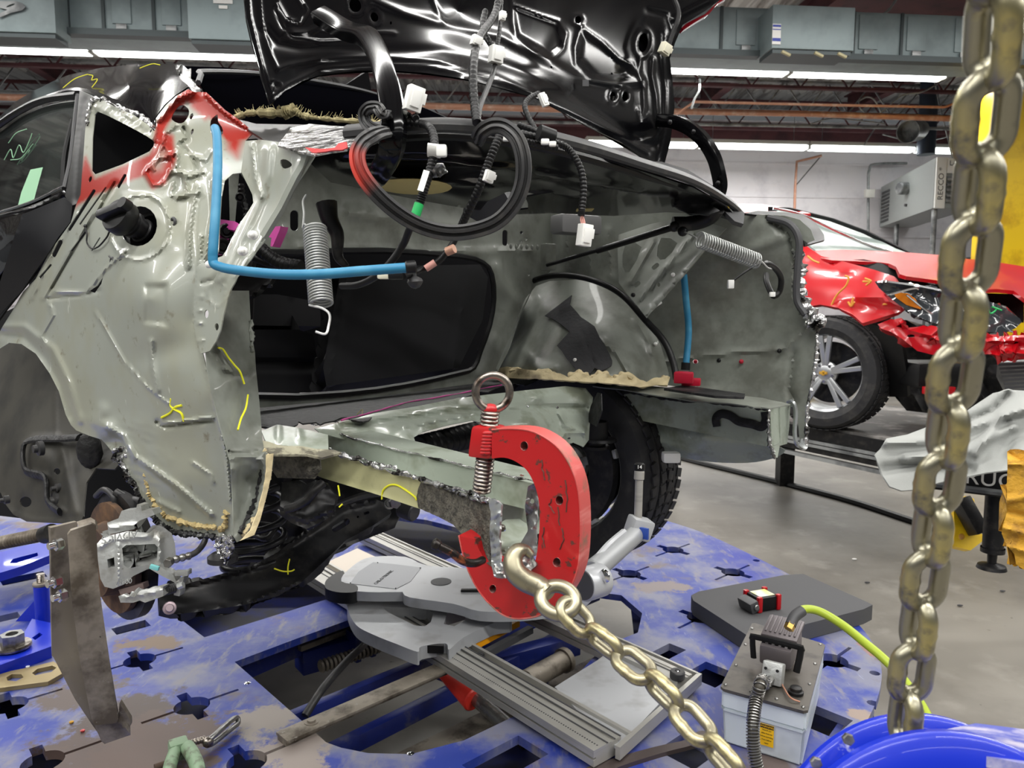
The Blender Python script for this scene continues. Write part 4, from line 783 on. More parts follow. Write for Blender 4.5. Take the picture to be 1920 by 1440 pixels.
mb = MB(); sheet(mb, [(-60, 620), (60, 560), (300, 640), (420, 800), (440, 960), (240, 960), (150, 985), (-60, 960)], [], [(-60, 620, 2.5), (300, 640, 2.1), (420, 900, 1.8), (-60, 960, 2.4)], .01, 40, [], 'd'); cpart('cabin_floor_pan', mb, 'black_plastic')
# ---- bulkhead with the seat opening
UB = -1.5
HO = sm2([(478, 482), (560, 474), (720, 470), (860, 480), (905, 492), (922, 515), (926, 560), (918, 610), (900, 660), (888, 690), (860, 700), (760, 722), (640, 738), (480, 742), (468, 700), (470, 560)], 3)
mb = MB(); sheet(mb, [(430, 330), (560, 290), (700, 296), (850, 330), (1030, 370), (1040, 500), (1010, 530), (985, 560), (960, 620), (930, 690), (940, 712), (700, 745), (480, 765), (440, 745)], [HO, slot(552, 402, 552, 425, 8), slot(947, 436, 947, 456, 5), ell(978, 436, 3, 3), ell(986, 448, 3, 3), ell(976, 452, 2.5, 2.5), ell(970, 462, 3, 4), ell(991, 515, 2.5, 2.5)] , [(430, 330, UB), (1030, 370, UB), (480, 760, UB)], .003, 9,
    [ridge([(660, 400), (760, 410), (860, 430)], 14, .02), ridge([(560, 466), (900, 474), (1000, 470)], 5, .015), ridge([(920, 465), (1040, 466)], 3, .01), ridge([(930, 500), (960, 560), (930, 640), (905, 700)], 12, .02), bulge(536, 435, 8, 8, .01), ridge([(652, 385), (652, 405)], 5, .006), ridge([(676, 388), (676, 408)], 5, .006), ridge([(700, 390), (700, 410)], 5, .006)], 'u'); bulk = cpart('bulkhead', mb, 'primer_shaded')
P = [D(x, y, Ud(x, y, UB) - .01) for x, y in HO[::3]]; mb = MB(); mb.tube(P, .008, 6, 2, closed=True); cpart('opening_seal', mb, 'black_plastic', bulk)
for i in range(7):
    mb = MB(); q = D(958 + 10 * i, 462 + i * .4, Ud(958, 462, UB) - .02); mb.sphere(q, .005, 8, (1, .6, 1.6)); cpart('rivet', mb, 'primer_shaded', bulk)
# cabin: seats and a black sheet added for the dark inside behind them
mb = MB(); sheet(mb, [(400, 270), (1060, 330), (1040, 760), (420, 780)], [], [(420, 440, -2.3), (1000, 440, -2.3), (420, 780, -2.3)], .02, 60, [], 'u'); cpart('cabin_dark_sheet', mb, 'dark_cloth')
def cloth(outl, ctrl, t, rel, name, lab=None, m='dark_cloth'):
    mb = MB(); sheet(mb, outl, [], ctrl, t, 10, rel, 'u'); return cpart(name, mb, m, None, lab)
cloth([(470, 618), (560, 618), (588, 628), (596, 690), (598, 745), (468, 748)], [(470, 618, -1.85), (590, 628, -1.85), (598, 745, -1.8), (468, 748, -1.8)], .2, [ridge([(470, 680), (592, 682)], 8, -.03)], 'seat_cushion', m=mat('seat_cloth', (20, 20, 23), .95))
cloth([(476, 552), (520, 552), (575, 562), (600, 575), (602, 612), (470, 610)], [(476, 552, -2.0), (600, 575, -2.0), (470, 610, -1.98)], .15, [], 'seat_bolster', m='seat_cloth')
cloth([(640, 500), (900, 496), (915, 520), (905, 600), (860, 690), (612, 724), (606, 690)], [(640, 500, -1.78), (900, 496, -1.72), (860, 690, -1.60), (612, 724, -1.64)], .1, [ridge([(650, 500), (618, 720)], 6, .012), ridge([(880, 500), (850, 690)], 6, .012)], 'seat_back', m='seat_cloth')
# ---- parcel shelf seen from below, its bowed lip and weather seal
def lipz(x, y, z=1.765): return Z(x, y, z)
SO = [(575, 300), (640, 268), (740, 256), (850, 252), (990, 266), (1100, 290), (1200, 320), (1300, 352), (1366, 390), (1392, 420), (1330, 402), (1250, 398), (1150, 405), (1040, 400), (960, 402), (880, 392), (800, 378), (700, 358), (620, 342)]
mb = MB(); sheet(mb, SO, [sm2([(900, 395), (990, 392), (985, 370), (1040, 360), (950, 360)], 2)], [(575, 300, 1.765), (1300, 352, 1.765), (900, 390, 1.75)], .004, 7, [ridge([(640, 300), (800, 300), (1000, 322), (1200, 360)], 7, .02), ridge([(700, 325), (900, 345), (1100, 372)], 5, .015), crumple(.006, 25, 4)], 'z'); shelf = cpart('parcel_shelf', mb, 'black_paint_dusty')
mb = MB(); mb.tube([lipz(x, y) + Vector((0, 0, .012)) for x, y in ((650, 262), (740, 254), (850, 250), (990, 264), (1100, 288), (1200, 318), (1300, 350), (1366, 388), (1392, 412))], .014, 8, 7, sq=(1, .7)); cpart('shelf_seal', mb, 'rubber', shelf)
mb = MB(); mb.tube([lipz(x, y) + Vector((0, 0, .004)) for x, y in ((650, 270), (740, 262), (850, 259), (990, 276), (1100, 301), (1200, 331), (1300, 362), (1366, 400), (1388, 418))], .008, 8, 7); cpart('shelf_seal', mb, 'black_plastic', shelf)
# body flange outside the lip, towards the far corner
mb = MB(); sheet(mb, [(1165, 302), (1240, 303), (1290, 318), (1340, 350), (1380, 385), (1396, 400), (1394, 420), (1378, 415), (1350, 388), (1300, 352), (1220, 320)], [], [(1165, 302, 2.1), (1396, 400, 2.08), (1290, 318, 2.25), (1220, 320, 1.75), (1350, 388, 1.95)], .01, 7, [ridge([(1180, 308), (1290, 335), (1380, 395)], 4, .012)], 'd'); cpart('shelf_gutter', mb, 'pad_dark')
# yellowish foam patch on the underside
q = Z(776, 350, 1.74); mb = MB(); mb.sphere((0, 0, 0), 1, 20); mb.v = [(q.x + v[0] * .075, q.y + v[1] * .09, q.z + v[2] * .008) for v in mb.v]; cpart('foam_patch', mb, mat('foam_yellow', (186, 172, 116), .8), shelf)
mb = MB(); mb.box(D(1096, 388, 1.9), (.045, .05, .018), None, .004); cpart('foam_patch', mb, 'foam_yellow', shelf)
# grey modules under the shelf
mb = MB(); sheet(mb, [(872, 362), (940, 352), (960, 385), (925, 415), (900, 418), (868, 400)], [], [(872, 362, 1.85), (960, 385, 1.85), (900, 418, 1.9)], .03, 7, [], 'd'); cpart('speaker_cover', mb, 'dark_grey')
mb = MB(); mb.box(D(1080, 422, 2.2), (.14, .07, .055), Matrix.Rotation(.5, 3, 'Z'), .01); cpart('control_module', mb, mat('module_grey', (112, 112, 112), .5))
# ---- trunk floor, torn
fl = jag([(488, 800), (520, 806), (548, 800), (560, 790)], 3, 3, 4) + jag([(560, 790), (600, 796), (650, 782), (680, 790), (720, 776), (790, 764), (870, 745), (930, 728), (1000, 716), (1040, 702), (1010, 695)], 3.5, 4, 9) + [(960, 700), (935, 700), (900, 710), (700, 742), (560, 748), (482, 756)]
mb = MB(); sheet(mb, fl, [], [(488, 800, 1.27), (700, 742, 1.27), (1000, 700, 1.27)], .003, 6, [crumple(.02, 20, 3)], 'z'); floor_ = cpart('trunk_floor', mb, 'tar')
etube([(490, 800), (520, 806), (560, 792), (590, 797), (640, 786), (700, 780), (780, 764)], lambda x, y: (EYE - 1.268) / -(ray(x, y)[2]), .0018, 'torn_steel', 'torn_edge', floor_, 5, 2, 4)
etube([(640, 788), (700, 772), (760, 755), (860, 738), (940, 722)], lambda x, y: (EYE - 1.275) / -(ray(x, y)[2]), .0016, mat('pink_mark', (190, 70, 140), .6), 'marker_stroke', floor_, 6, 1, 4)
P = [D(x, y, 1.62) for x, y in ((632, 790), (645, 800), (668, 778), (680, 768), (672, 790), (655, 780))]; mb = MB(); mb.tube(P, .001, 5, 6); cpart('fibre_shred', mb, 'felt', floor_)
for (x, y, s_, rz) in ((582, 742, (.055, .03, .014), .3), (800, 716, (.06, .02, .012), .5), (772, 722, (.012, .012, .01), .5)):
    mb = MB(); mb.box(Z(x, y, 1.285), s_, Matrix.Rotation(rz, 3, 'Z'), .003); cpart('plastic_clip', mb, 'white_plastic' if x != 772 else 'marker_yellow', floor_)
P = [Z(x, y, 1.28) for x, y in ((700, 733), (740, 727), (790, 722), (840, 712))]; mb = MB(); mb.tube(P, .004, 6, 5); cpart('harness_lead', mb, 'black_plastic', floor_)
# spare well wall / cross member
W = [(590, 803), (640, 792), (700, 775), (780, 762), (860, 746), (930, 738), (1000, 730), (1060, 724), (1098, 728), (1112, 745), (1106, 790), (1104, 825), (1094, 838), (1075, 830), (1052, 838), (1030, 822), (985, 812), (930, 800), (885, 788), (840, 797), (792, 810), (776, 820), (790, 862), (740, 852), (690, 832), (640, 822), (600, 812)]
mb = MB(); WR =     [ridge([(640, 800), (760, 785), (860, 770), (1000, 764), (1100, 765)], 5, -.012), ridge([(760, 800), (860, 782), (960, 764), (1095, 768)], 3, .008), bulge(1008, 746, 12, 7, .01), bulge(1000, 790, 30, 22, .015), ridge([(1050, 775), (1060, 800), (1095, 808), (1098, 826)], 4, .01), ridge([(1025, 820), (1045, 826), (1062, 812), (1095, 812)], 4, .008), crumple(.005, 18, 7, W, 14), bulge(740, 815, 26, 18, .015)]
WR = [(lambda X, Y, f=f: 1.7 * f(X, Y)) for f in WR]
sheet(mb, W, [ell(1067, 822, 3, 1.8, 0, 8)], [(590, 803, 1.46), (860, 750, 1.85), (1098, 728, 2.15), (1100, 830, 2.1), (885, 790, 1.75), (790, 860, 1.5), (1000, 770, 2.0)], .0018, 4.6, WR, 'd'); well = cpart('spare_wheel_well', mb, 'primer_rail')
for i, (x, y) in enumerate(((795, 800), (833, 793), (697, 826), (960, 765), (990, 762), (1045, 764), (722, 818))):
    mb = MB(); mb.sphere(D(x, y, 1.62 if x < 750 else (1.72 if x < 900 else 1.95)), .0035, 8); cpart('spot_weld', mb, 'torn_steel', well)
mb = MB(); a = D(785, 842, 1.8); b = D(900, 812, 2.0); mb.tube([a.lerp(b, k / 60) for k in range(61)], .035, 12, 1, rf=lambda L, t, i: .034 if i % 6 else .031); cpart('muffler', mb, 'black_plastic')
mb = MB(); sheet(mb, [(770, 850), (900, 800), (1090, 830), (1110, 900), (1050, 960), (900, 900), (790, 880)], [], [(770, 850, 2.2), (1090, 830, 2.5), (1000, 950, 2.3)], .01, 30, [], 'd'); cpart('underbody_panel', mb, 'black_steel')
mb = MB(); mb.tube([D(x, y, 2.05) for x, y in ((800, 868), (850, 850), (900, 838), (930, 850))], .016, 10, 6); cpart('exhaust_pipe', mb, 'steel_plate')
# ---- left frame rail: inner box, outer plate, cut end
def boxrail(tA, tB, bA, bB, v, w_, m, name, parent=None, rel=(), jagn=None, n=14):
    """closed box section between two traced edges, w_ deep away from the outside"""
    T = [V(tA[0] + (tB[0] - tA[0]) * i / n, tA[1] + (tB[1] - tA[1]) * i / n, v) for i in range(n + 1)]; Bm = [V(bA[0] + (bB[0] - bA[0]) * i / n, bA[1] + (bB[1] - bA[1]) * i / n, v) for i in range(n + 1)]
    off = Vector(CR) * w_; mb = MB(); vs = []
    for i in range(n + 1): vs += [T[i], Bm[i], Bm[i] + off, T[i] + off]
    fs = []
    for i in range(n):
        for k in range(4): a = 4 * i + k; b = 4 * i + (k + 1) % 4; fs.append((a, b, b + 4, a + 4))
    mb.add(vs, fs + [(0, 3, 2, 1)]); 
    return cpart(name, mb, m, parent)
rail = boxrail((604, 805), (1003, 908), (600, 848), (1003, 1003), .90, .07, 'primer_rail', 'frame_rail')
# thickness ring at its open end
mb = MB(); sheet(mb, [(586, 838), (604, 846), (680, 868), (760, 893), (792, 904), (790, 955), (700, 925), (604, 896), (590, 890)], [], [(586, 838, .83), (792, 904, .83), (790, 955, .83)], .003, 6, [ridge([(600, 894), (790, 953)], 3, .004), crumple(.002, 30, 3)], 'v'); plate = cpart('rail_side_plate', mb, 'primer_cream')
mb = MB(); sheet(mb, [(790, 902), (840, 916), (926, 944), (930, 990), (926, 1066), (912, 1056), (880, 1018), (850, 984), (820, 968), (784, 952), (780, 925)], [], [(790, 902, .83), (784, 952, .83), (926, 944, .745), (920, 1060, .745)], .004, 5, [crumple(.006, 14, 13), ridge([(790, 955), (850, 985), (915, 1060)], 4, .006)], 'v'); under_ = cpart('rail_side_plate', mb, 'undercoat')
marks([[(716, 936), (718, 920), (730, 910), (745, 910), (765, 922), (778, 932), (781, 938)]], lambda x, y: Vd(x, y, .83), plate, .0017)
marks([[(634, 910), (637, 930)], [(636, 951), (642, 945)]], lambda x, y: 1.3, plate, .0015)
etube([(575, 832), (604, 842), (640, 850), (700, 868), (760, 886), (820, 906), (880, 924), (926, 940)], lambda x, y: Vd(x, y, .825 - .085 * max(0, (x - 790) / 136)), .0032, 'torn_steel', 'torn_flange', rail, 5, 3, 8)
etube([(580, 838), (640, 856), (700, 873), (790, 902), (860, 926), (922, 944)], lambda x, y: Vd(x, y, .822 - .085 * max(0, (x - 790) / 136)), .0026, 'torn_steel', 'torn_flange', rail, 15, 2.5, 8)
etube([(924, 942), (930, 980), (926, 1020), (928, 1066)], lambda x, y: Vd(x, y, .737), .005, 'torn_steel', 'torn_flange', rail, 25, 3, 5)
etube([(604, 806), (700, 832), (800, 856), (900, 882), (1000, 902)], lambda x, y: Vd(x, y, .9), .0022, 'torn_steel', 'torn_flange', rail, 26, 1.5, 8)
# web between plate and rail (flange top)
mb = MB(); n = 12; vs = []
for i in range(n + 1): t = i / n; vs += [V(600 + 325 * t, 842 + 98 * t, .83), V(603 + 380 * t, 846 + 108 * t, .9)]
mb.add(vs, [(2 * i, 2 * i + 1, 2 * i + 3, 2 * i + 2) for i in range(n)]); cpart('rail_web', mb, 'primer_rail', rail)
# crushed end of the rail
ec = [(925, 940, 1.10), (1005, 905, 1.06), (1008, 1040, 1.04), (930, 1090, 1.06), (960, 990, 1.13)]
mb = MB(); sheet(mb, [(990, 912), (1004, 906), (1010, 930), (1006, 1000), (1008, 1040), (985, 1046), (960, 1044), (975, 1020), (990, 995), (984, 950)], [ell(998, 940, 3.5, 5), ell(997, 990, 2.5, 3)], [(x, y, d) for x, y, d in ec], .002, 4, [crumple(.014, 10, 21), bulge(1000, 990, 10, 30, .01)], 'd'); cpart('rail_end_plate', mb, mat('end_silver', (176, 180, 180), .3, .6, [((110, 112, 108), 30, .5, .62, 4)]), rail)
mb = MB(); sheet(mb, [(924, 990), (948, 974), (984, 972), (990, 990), (984, 1020), (992, 1042), (950, 1056), (926, 1066)], [ell(942, 992, 7, 5)], [(928, 1000, 1.12), (975, 985, 1.18), (985, 1042, 1.08), (930, 1062, 1.08)], .002, 4, [ridge([(945, 1030), (965, 1020), (985, 1030)], 4, .008), ridge([(940, 1040), (965, 1032)], 3, .006)], 'd'); cpart('rail_floor_plate', mb, 'primer_rail', rail)
mb = MB(); sheet(mb, jag([(926, 1058), (960, 1050), (1000, 1042), (1006, 1060), (985, 1078), (950, 1084), (934, 1082)], 2, 3, 4) + [(926, 1066)], [ell(948, 1066, 3, 3), ell(938, 1070, 2, 2), ell(975, 1058, 3, 2)], [(926, 1060, .99), (1006, 1050, 1.0), (950, 1084, .98)], .003, 4, [crumple(.012, 8, 31)], 'd'); cpart('crushed_lip', mb, 'raw_steel', rail)
mb = MB(); sheet(mb, jag([(914, 934), (928, 938), (940, 946), (937, 975), (936, 1010), (938, 1050), (942, 1084)], 1.5, 3, 3) + jag([(926, 1082), (921, 1050), (918, 1000), (920, 960), (914, 934)], 1.2, 3, 4)[:-1], [], [(914, 934, 1.0), (940, 1084, .985), (918, 1000, 1.0)], .003, 4, [crumple(.012, 8, 32)], 'd'); cpart('end_flange', mb, 'end_silver', rail)
mb = MB(); mb.sphere(D(941, 990, 1.14), .006, 10); cpart('bolt', mb, 'raw_steel', rail)
# exhaust hanger stub in front of the clamp throat
mb = MB(); mb.tube([D(816, 1020, .95), D(845, 1035, .955), D(868, 1052, .965), D(890, 1056, .98), D(905, 1050, 1.0)], .0055, 12, 6); hs = cpart('hanger_stub', mb, mat('burnt_metal', (48, 44, 42), .3, .7, [((190, 110, 70), 30, .56, .66, 4)]), rail); 
mb = MB(); a = D(816, 1020, .95); d = (a - D(845, 1035, .955)).normalized(); mb.lathe(a, d, [(0, .004), (.004, .004), (.0075, .002), (.0075, -.004), (.0055, -.006)], 14); cpart('stub_head', mb, 'burnt_metal', hs)
# rear of the left corner: sealer stripes joining column and rail
mb = MB(); sheet(mb, jag([(492, 826), (520, 834), (552, 836), (575, 838), (612, 842), (640, 848)], 2, 2, 4) + [(604, 858), (575, 852), (512, 852), (496, 846)], [], [(492, 812, 1.34), (640, 846, 1.3), (512, 852, 1.27)], .004, 5, [crumple(.01, 10, 5)], 'd'); cpart('corner_gusset', mb, mat('gusset_mix', (160, 156, 134), .5, 0, [((96, 92, 80), 30, .5, .6, 5)]), column)
mb = MB(); sheet(mb, [(490, 808), (520, 796), (560, 802), (615, 815), (616, 846), (560, 838), (500, 832)], [], [(490, 808, 1.36), (615, 815, 1.38), (560, 830, 1.33)], .003, 6, [ridge([(522, 800), (522, 822)], 4, .008), ridge([(560, 806), (562, 824)], 4, .008)], 'd'); cpart('cross_member', mb, 'primer_rail')
mb = MB(); sheet(mb, [(512, 852), (560, 850), (598, 852), (602, 880), (590, 898), (520, 896), (508, 880)], [], [(512, 852, 1.4), (600, 852, 1.34), (520, 896, 1.4)], .003, 6, [crumple(.01, 14, 6), bulge(580, 880, 16, 14, .01)], 'd'); cpart('rail_mount', mb, 'undercoat')
# bump stop cup under the mount
mb = MB(); q = D(572, 905, 1.45); mb.cyl(q, q - Vector((0, 0, .07)), .034, n=24, bev=.004); susp0 = cpart('damper_body', mb, 'black_steel')
mb = MB(); sheet(mb, [(528, 905), (560, 900), (575, 908), (592, 900), (610, 905), (630, 930), (625, 965), (590, 985), (575, 992), (545, 980), (524, 965)], [], [(528, 905, 1.42), (610, 905, 1.38), (575, 990, 1.36)], .006, 6, [ridge([(530, 962), (575, 975), (622, 955)], 5, .012), ridge([(595, 905), (580, 935), (545, 955), (530, 950)], 6, .016), crumple(.008, 14, 3)], 'd'); cpart('damper_bracket', mb, 'black_steel', susp0)
mb = MB(); mb.tube([D(606, 905, 1.33), D(590, 920, 1.32), (D(575, 938, 1.32)), D(553, 950, 1.32), D(535, 955, 1.32)], .008, 10, 5); cpart('bracket_arm', mb, 'black_steel', susp0)
# ---- rear suspension
AO = [(296, 1108), (340, 1098), (400, 1080), (470, 1062), (520, 1036), (560, 1004), (600, 972), (650, 948), (700, 934), (728, 946), (734, 962), (700, 985), (650, 1012), (610, 1050), (565, 1092), (520, 1118), (460, 1134), (380, 1146), (330, 1152), (300, 1144)]
mb = MB(); sheet(mb, AO, [slot(628, 992, 650, 978, 6), ell(671, 969, 2, 2), slot(684, 963, 690, 961, 2.5)], [(296, 1108, 1.42), (470, 1062, 1.5), (600, 972, 1.62), (728, 946, 1.75), (565, 1092, 1.5), (330, 1152, 1.4)], .018, 6, [ridge([(310, 1104), (400, 1084), (480, 1062), (560, 1008), (640, 952), (700, 938)], 5, .012), ridge([(330, 1150), (460, 1132), (560, 1092), (700, 984)], 4, .008)], 'd'); arm = cpart('suspension_arm', mb, 'black_steel')
marks([[(514, 1066), (530, 1071), (545, 1071), (552, 1068)], [(543, 1048), (540, 1063), (540, 1077)]], lambda x, y: 1.49, arm, .0015, off=-.012)
for (x, y, d_) in ((318, 1140, 1.36), (730, 945, 1.6)):
    mb = MB(); q = D(x, y, d_); n_ = (Vector(CAMP) - q).normalized(); mb.lathe(q, n_, [(0, .012), (.006, .012), (.0075, .01), (.0075, .004), (.011, .003), (.012, 0), (0, 0)], 18); cpart('bolt', mb, mat('pinkish_bolt', (168, 150, 156), .4, .5) if x < 400 else 'raw_steel', arm)
mb = MB(); q = D(418, 1052, 1.42)
mb.lathe(q, (0, 0, 1), [(0, 0), (.028, 0), (.028, .01), (.02, .016), (0, .018)], 24); cpart('bush', mb, 'rubber', arm)
cc = D(478, 1075, 1.56); P = []
for k in range(0, 5 * 20): t = k / 20 * 2 * math.pi; P.append(cc + Vector((math.cos(t) * .062, math.sin(t) * .062, k / 100 * .19)))
mb = MB(); mb.tube(P, .0075, 10, 1); cpart('coil_spring', mb, mat('coil_black', (24, 24, 26), .35))
for pts, r in ((((180, 930, 1.55), (195, 918, 1.52), (212, 930, 1.5), (216, 945, 1.5)), .006), (((216, 922, 1.5), (240, 935, 1.5), (265, 940, 1.48)), .008), (((520, 985, 1.6), (500, 1010, 1.55), (470, 1000, 1.6)), .006), (((640, 1010, 1.9), (560, 1030, 1.8), (520, 1060, 1.75)), .01), (((600, 960, 1.7), (680, 930, 1.8), (740, 925, 1.9)), .008)):
    mb = MB(); mb.tube([D(*p) for p in pts], r, 10, 6); cpart('brake_line', mb, 'rubber')
# clutter of dark underbody steel that fills the gap behind the corner
mb = MB(); sheet(mb, [(430, 880), (520, 860), (760, 940), (740, 990), (560, 1060), (440, 1060)], [], [(430, 880, 1.9), (760, 940, 2.0), (440, 1060, 1.85)], .02, 14, [crumple(.04, 24, 8)], 'd'); cpart('underbody_shell', mb, 'black_steel')
mb = MB(); mb.cyl(D(752, 952, 1.62), D(778, 962, 1.6), .02, n=18, bev=.003); cpart('bump_stop', mb, 'rubber')
mb = MB(); mb.cyl(D(738, 942, 1.5), D(742, 944, 1.48), .011, n=6); cpart('bolt', mb, 'raw_steel')
# brake disc and caliper
c = D(207, 1046, 1.5); mb = MB(); mb.lathe(c, CR, [(0, -.03), (.07, -.03), (.072, -.012), (.075, 0), (.112, 0), (.112, .012), (.05, .012), (0, .012)], 48); disc = cpart('brake_disc', mb, 'rust')
mb = MB(); mb.lathe(c + Vector(CR) * .016, CR, [(.04, 0), (.13, 0), (.13, .02), (.12, .022), (.04, .02)], 40); cpart('splash_shield', mb, 'black_steel', disc)
kal = Vector((0, 0, 0))
def cal(pts, d, t, m, name, parent=None, holes=(), rel=(), dd=None, step=5, lab=None):
    mb = MB(); sheet(mb, pts, list(holes), dd or [(x, y, d) for x, y in ((180, 980), (350, 980), (180, 1130), (350, 1130))], t, step, rel, 'd'); return cpart(name, mb, m, parent, lab)
cdp = [(180, 1010, 1.36), (330, 990, 1.42), (190, 1110, 1.36), (330, 1110, 1.42), (250, 1060, 1.36)]
caliper = cal([(180, 1022), (188, 1012), (205, 1004), (240, 996), (280, 999), (296, 985), (306, 988), (322, 1000), (328, 1020), (330, 1042), (318, 1056), (298, 1062), (275, 1068), (250, 1080), (232, 1096), (212, 1104), (196, 1100), (188, 1085)], 1.37, .05, 'cast_alu', 'brake_caliper', None, [[(229, 1028), (236, 1022), (290, 1020), (296, 1026), (294, 1048), (288, 1056), (240, 1066), (232, 1060)], [(201, 1049), (214, 1045), (215, 1063), (203, 1065)]],
     [ridge([(186, 1026), (206, 1012), (280, 1004)], 5, .006), ridge([(222, 1020), (222, 1090)], 4, .005), ridge([(298, 1010), (300, 1050)], 6, .008)], cdp)
cal([(201, 980), (222, 972), (228, 958), (255, 955), (257, 946), (264, 948), (266, 958), (285, 955), (290, 965), (262, 976), (252, 984), (252, 992), (204, 1002)], 1.38, .03, 'cast_alu', 'caliper_bracket', caliper, (), [ridge([(206, 990), (252, 984)], 4, .005)])
cal([(222, 1118), (232, 1114), (252, 1120), (262, 1108), (300, 1098), (306, 1100), (306, 1118), (272, 1130), (262, 1126), (250, 1130), (226, 1130)], 1.34, .025, 'cast_alu', 'slide_pin_arm', caliper, (), [ridge([(230, 1122), (300, 1108)], 4, .004)])
cal([(280, 1066), (296, 1060), (325, 1078), (330, 1090), (342, 1094), (348, 1070), (350, 1072), (350, 1080), (336, 1084), (338, 1112), (336, 1118), (326, 1116), (327, 1092), (300, 1078)], 1.38, .022, 'cast_alu', 'brake_lever', caliper)
mb = MB(); mb.box(D(342, 1074, 1.37), (.024, .012, .009), None, .002); mb.cyl(D(334, 1100, 1.36), D(344, 1096, 1.36), .006, n=8); cpart('lever_stop', mb, 'cast_alu', caliper)
mb = MB(); a = D(306, 1108, 1.36); b = D(328, 1102, 1.38); mb.tube([a.lerp(b, k / 12) for k in range(13)], .008, 12, 1, rf=lambda L, t, i: .0095 if i % 2 else .0075); cpart('pin_boot', mb, 'rubber', caliper)
cal([(222, 1106), (268, 1094), (270, 1104), (226, 1116)], 1.37, .02, mat('pad_metal', (120, 104, 100), .5, .5), 'brake_pad', caliper)
cal([(205, 1000), (250, 984), (252, 996), (206, 1005)], 1.40, .02, 'pad_metal', 'brake_pad', caliper)
mb = MB(); sheet(mb, [(225, 1018), (300, 1016), (300, 1066), (228, 1070)], [], [(225, 1018, 1.42), (300, 1016, 1.43), (228, 1070, 1.42)], .01, 9, [], 'd'); pp = cpart('caliper_piston', mb, mat('cal_inner', (96, 88, 82), .5, .4), caliper)
mb = MB(); sheet(mb, [(238, 1036), (262, 1032), (264, 1050), (240, 1054)], [], [(238, 1036, 1.41), (262, 1032, 1.41), (240, 1054, 1.41)], .004, 9, [], 'd'); cpart('pad_window', mb, 'black_plastic', pp)
mb = MB(); q = D(320, 1052, 1.34); mb.cyl(q, q + Vector((0, -.014, 0)), .0085, n=6, bev=.001); cpart('banjo_bolt', mb, 'raw_steel', caliper)
mb = MB(); mb.tube([D(325, 1050, 1.34), D(340, 1046, 1.35), D(356, 1042, 1.36)], .0055, 10, 4, rf=lambda L, t, i: .007 if i % 3 else .005); cpart('hose_fitting', mb, 'raw_steel', caliper)
mb = MB(); mb.tube([D(354, 1043, 1.36), D(372, 1032, 1.38), (D(384, 1014, 1.42)), D(385, 1000, 1.46)], .0055, 10, 6); cpart('brake_hose', mb, 'rubber', caliper)
o_ = D(224, 1006, 1.325); xx = (D(250, 1001, 1.325) - o_).normalized(); yy = Vector((0, .2, 1)).normalized()
cpart('cast_lettering', text_mb('ADVICS', o_, -xx, -yy, .019, .0008), 'cast_alu', caliper)
o_ = D(232, 1091, 1.32); cpart('cast_lettering', text_mb('00482', o_, -xx, -yy, .012, .0008), 'cast_alu', caliper)
mb = MB(); mb.box(D(290, 1064, 1.345), (.016, .006, .008), Matrix.Rotation(.3, 3, 'Y'), .001); cpart('paint_dab', mb, mat('teal_dab', (120, 190, 190), .5), caliper)
# ---- right side of the trunk
RO = [(930, 560), (965, 470), (1000, 395), (1100, 385), (1300, 395), (1395, 402), (1470, 404), (1500, 412), (1520, 430), (1528, 450), (1505, 460), (1494, 478), (1492, 520), (1497, 560), (1512, 590), (1530, 606), (1533, 640), (1528, 700), (1516, 760), (1510, 836), (1500, 836), (1494, 770), (1480, 757), (1430, 748), (1250, 722), (1150, 716), (1000, 706), (930, 706)]
mb = MB(); sheet(mb, RO, [ell(1304, 678, 5, 4), ell(1348, 676, 4, 3.5), ell(1390, 678, 4, 4), ell(1461, 658, 4.5, 4), ], [(930, 560, 2.02), (1000, 395, 2.0), (1300, 395, 2.05), (1520, 430, 2.14), (1530, 620, 2.16), (1510, 836, 2.14), (1250, 722, 2.1), (930, 700, 2.0), (1350, 600, 2.16), (1420, 480, 2.12)], .002, 7,
    [ridge([(1190, 690), (1280, 672), (1400, 658), (1470, 655), (1530, 600)], 4, .01), bulge(1410, 560, 70, 90, -.03, -20), ridge([(1300, 470), (1400, 470), (1480, 440)], 10, .01), ridge([(1440, 410), (1480, 440), (1492, 500), (1495, 560)], 5, -.02), ridge([(1490, 660), (1480, 730), (1490, 760)], 5, -.015), bulge(1320, 740, 60, 14, .02), ridge([(1060, 440), (1070, 510)], 4, .01), ridge([(1100, 440), (1108, 510)], 4, .01), ridge([(1140, 430), (1146, 520)], 4, .01), crumple(.003, 30, 2)], 'v'); rq = cpart('right_quarter_panel', mb, 'primer_shaded')
rqd = lambda x, y: Vd(x, y, 2.13)
etube([(1496, 470), (1500, 500), (1497, 540), (1510, 580), (1532, 600), (1534, 612)], rqd, .016, 'torn_steel', 'torn_edge', rq, 3, 3, 5)
etube([(1500, 540), (1515, 575), (1538, 598), (1530, 612), (1512, 604)], rqd, .012, 'torn_steel', 'torn_edge', rq, 13, 4, 5)
etube([(1533, 600), (1532, 650), (1526, 700), (1514, 765), (1510, 838)], rqd, .006, 'torn_steel', 'torn_edge', rq, 23, 1.5, 8)
for (x, y, c_) in ((1304, 678, 'magenta_red'), (1348, 676, 'black_plastic'), (1390, 678, 'magenta_red'), (1461, 658, 'black_plastic')):
    mb = MB(); mb.sphere(D(x, y, rqd(x, y) + .012), .007, 10); cpart('hole_plug', mb, c_, rq)
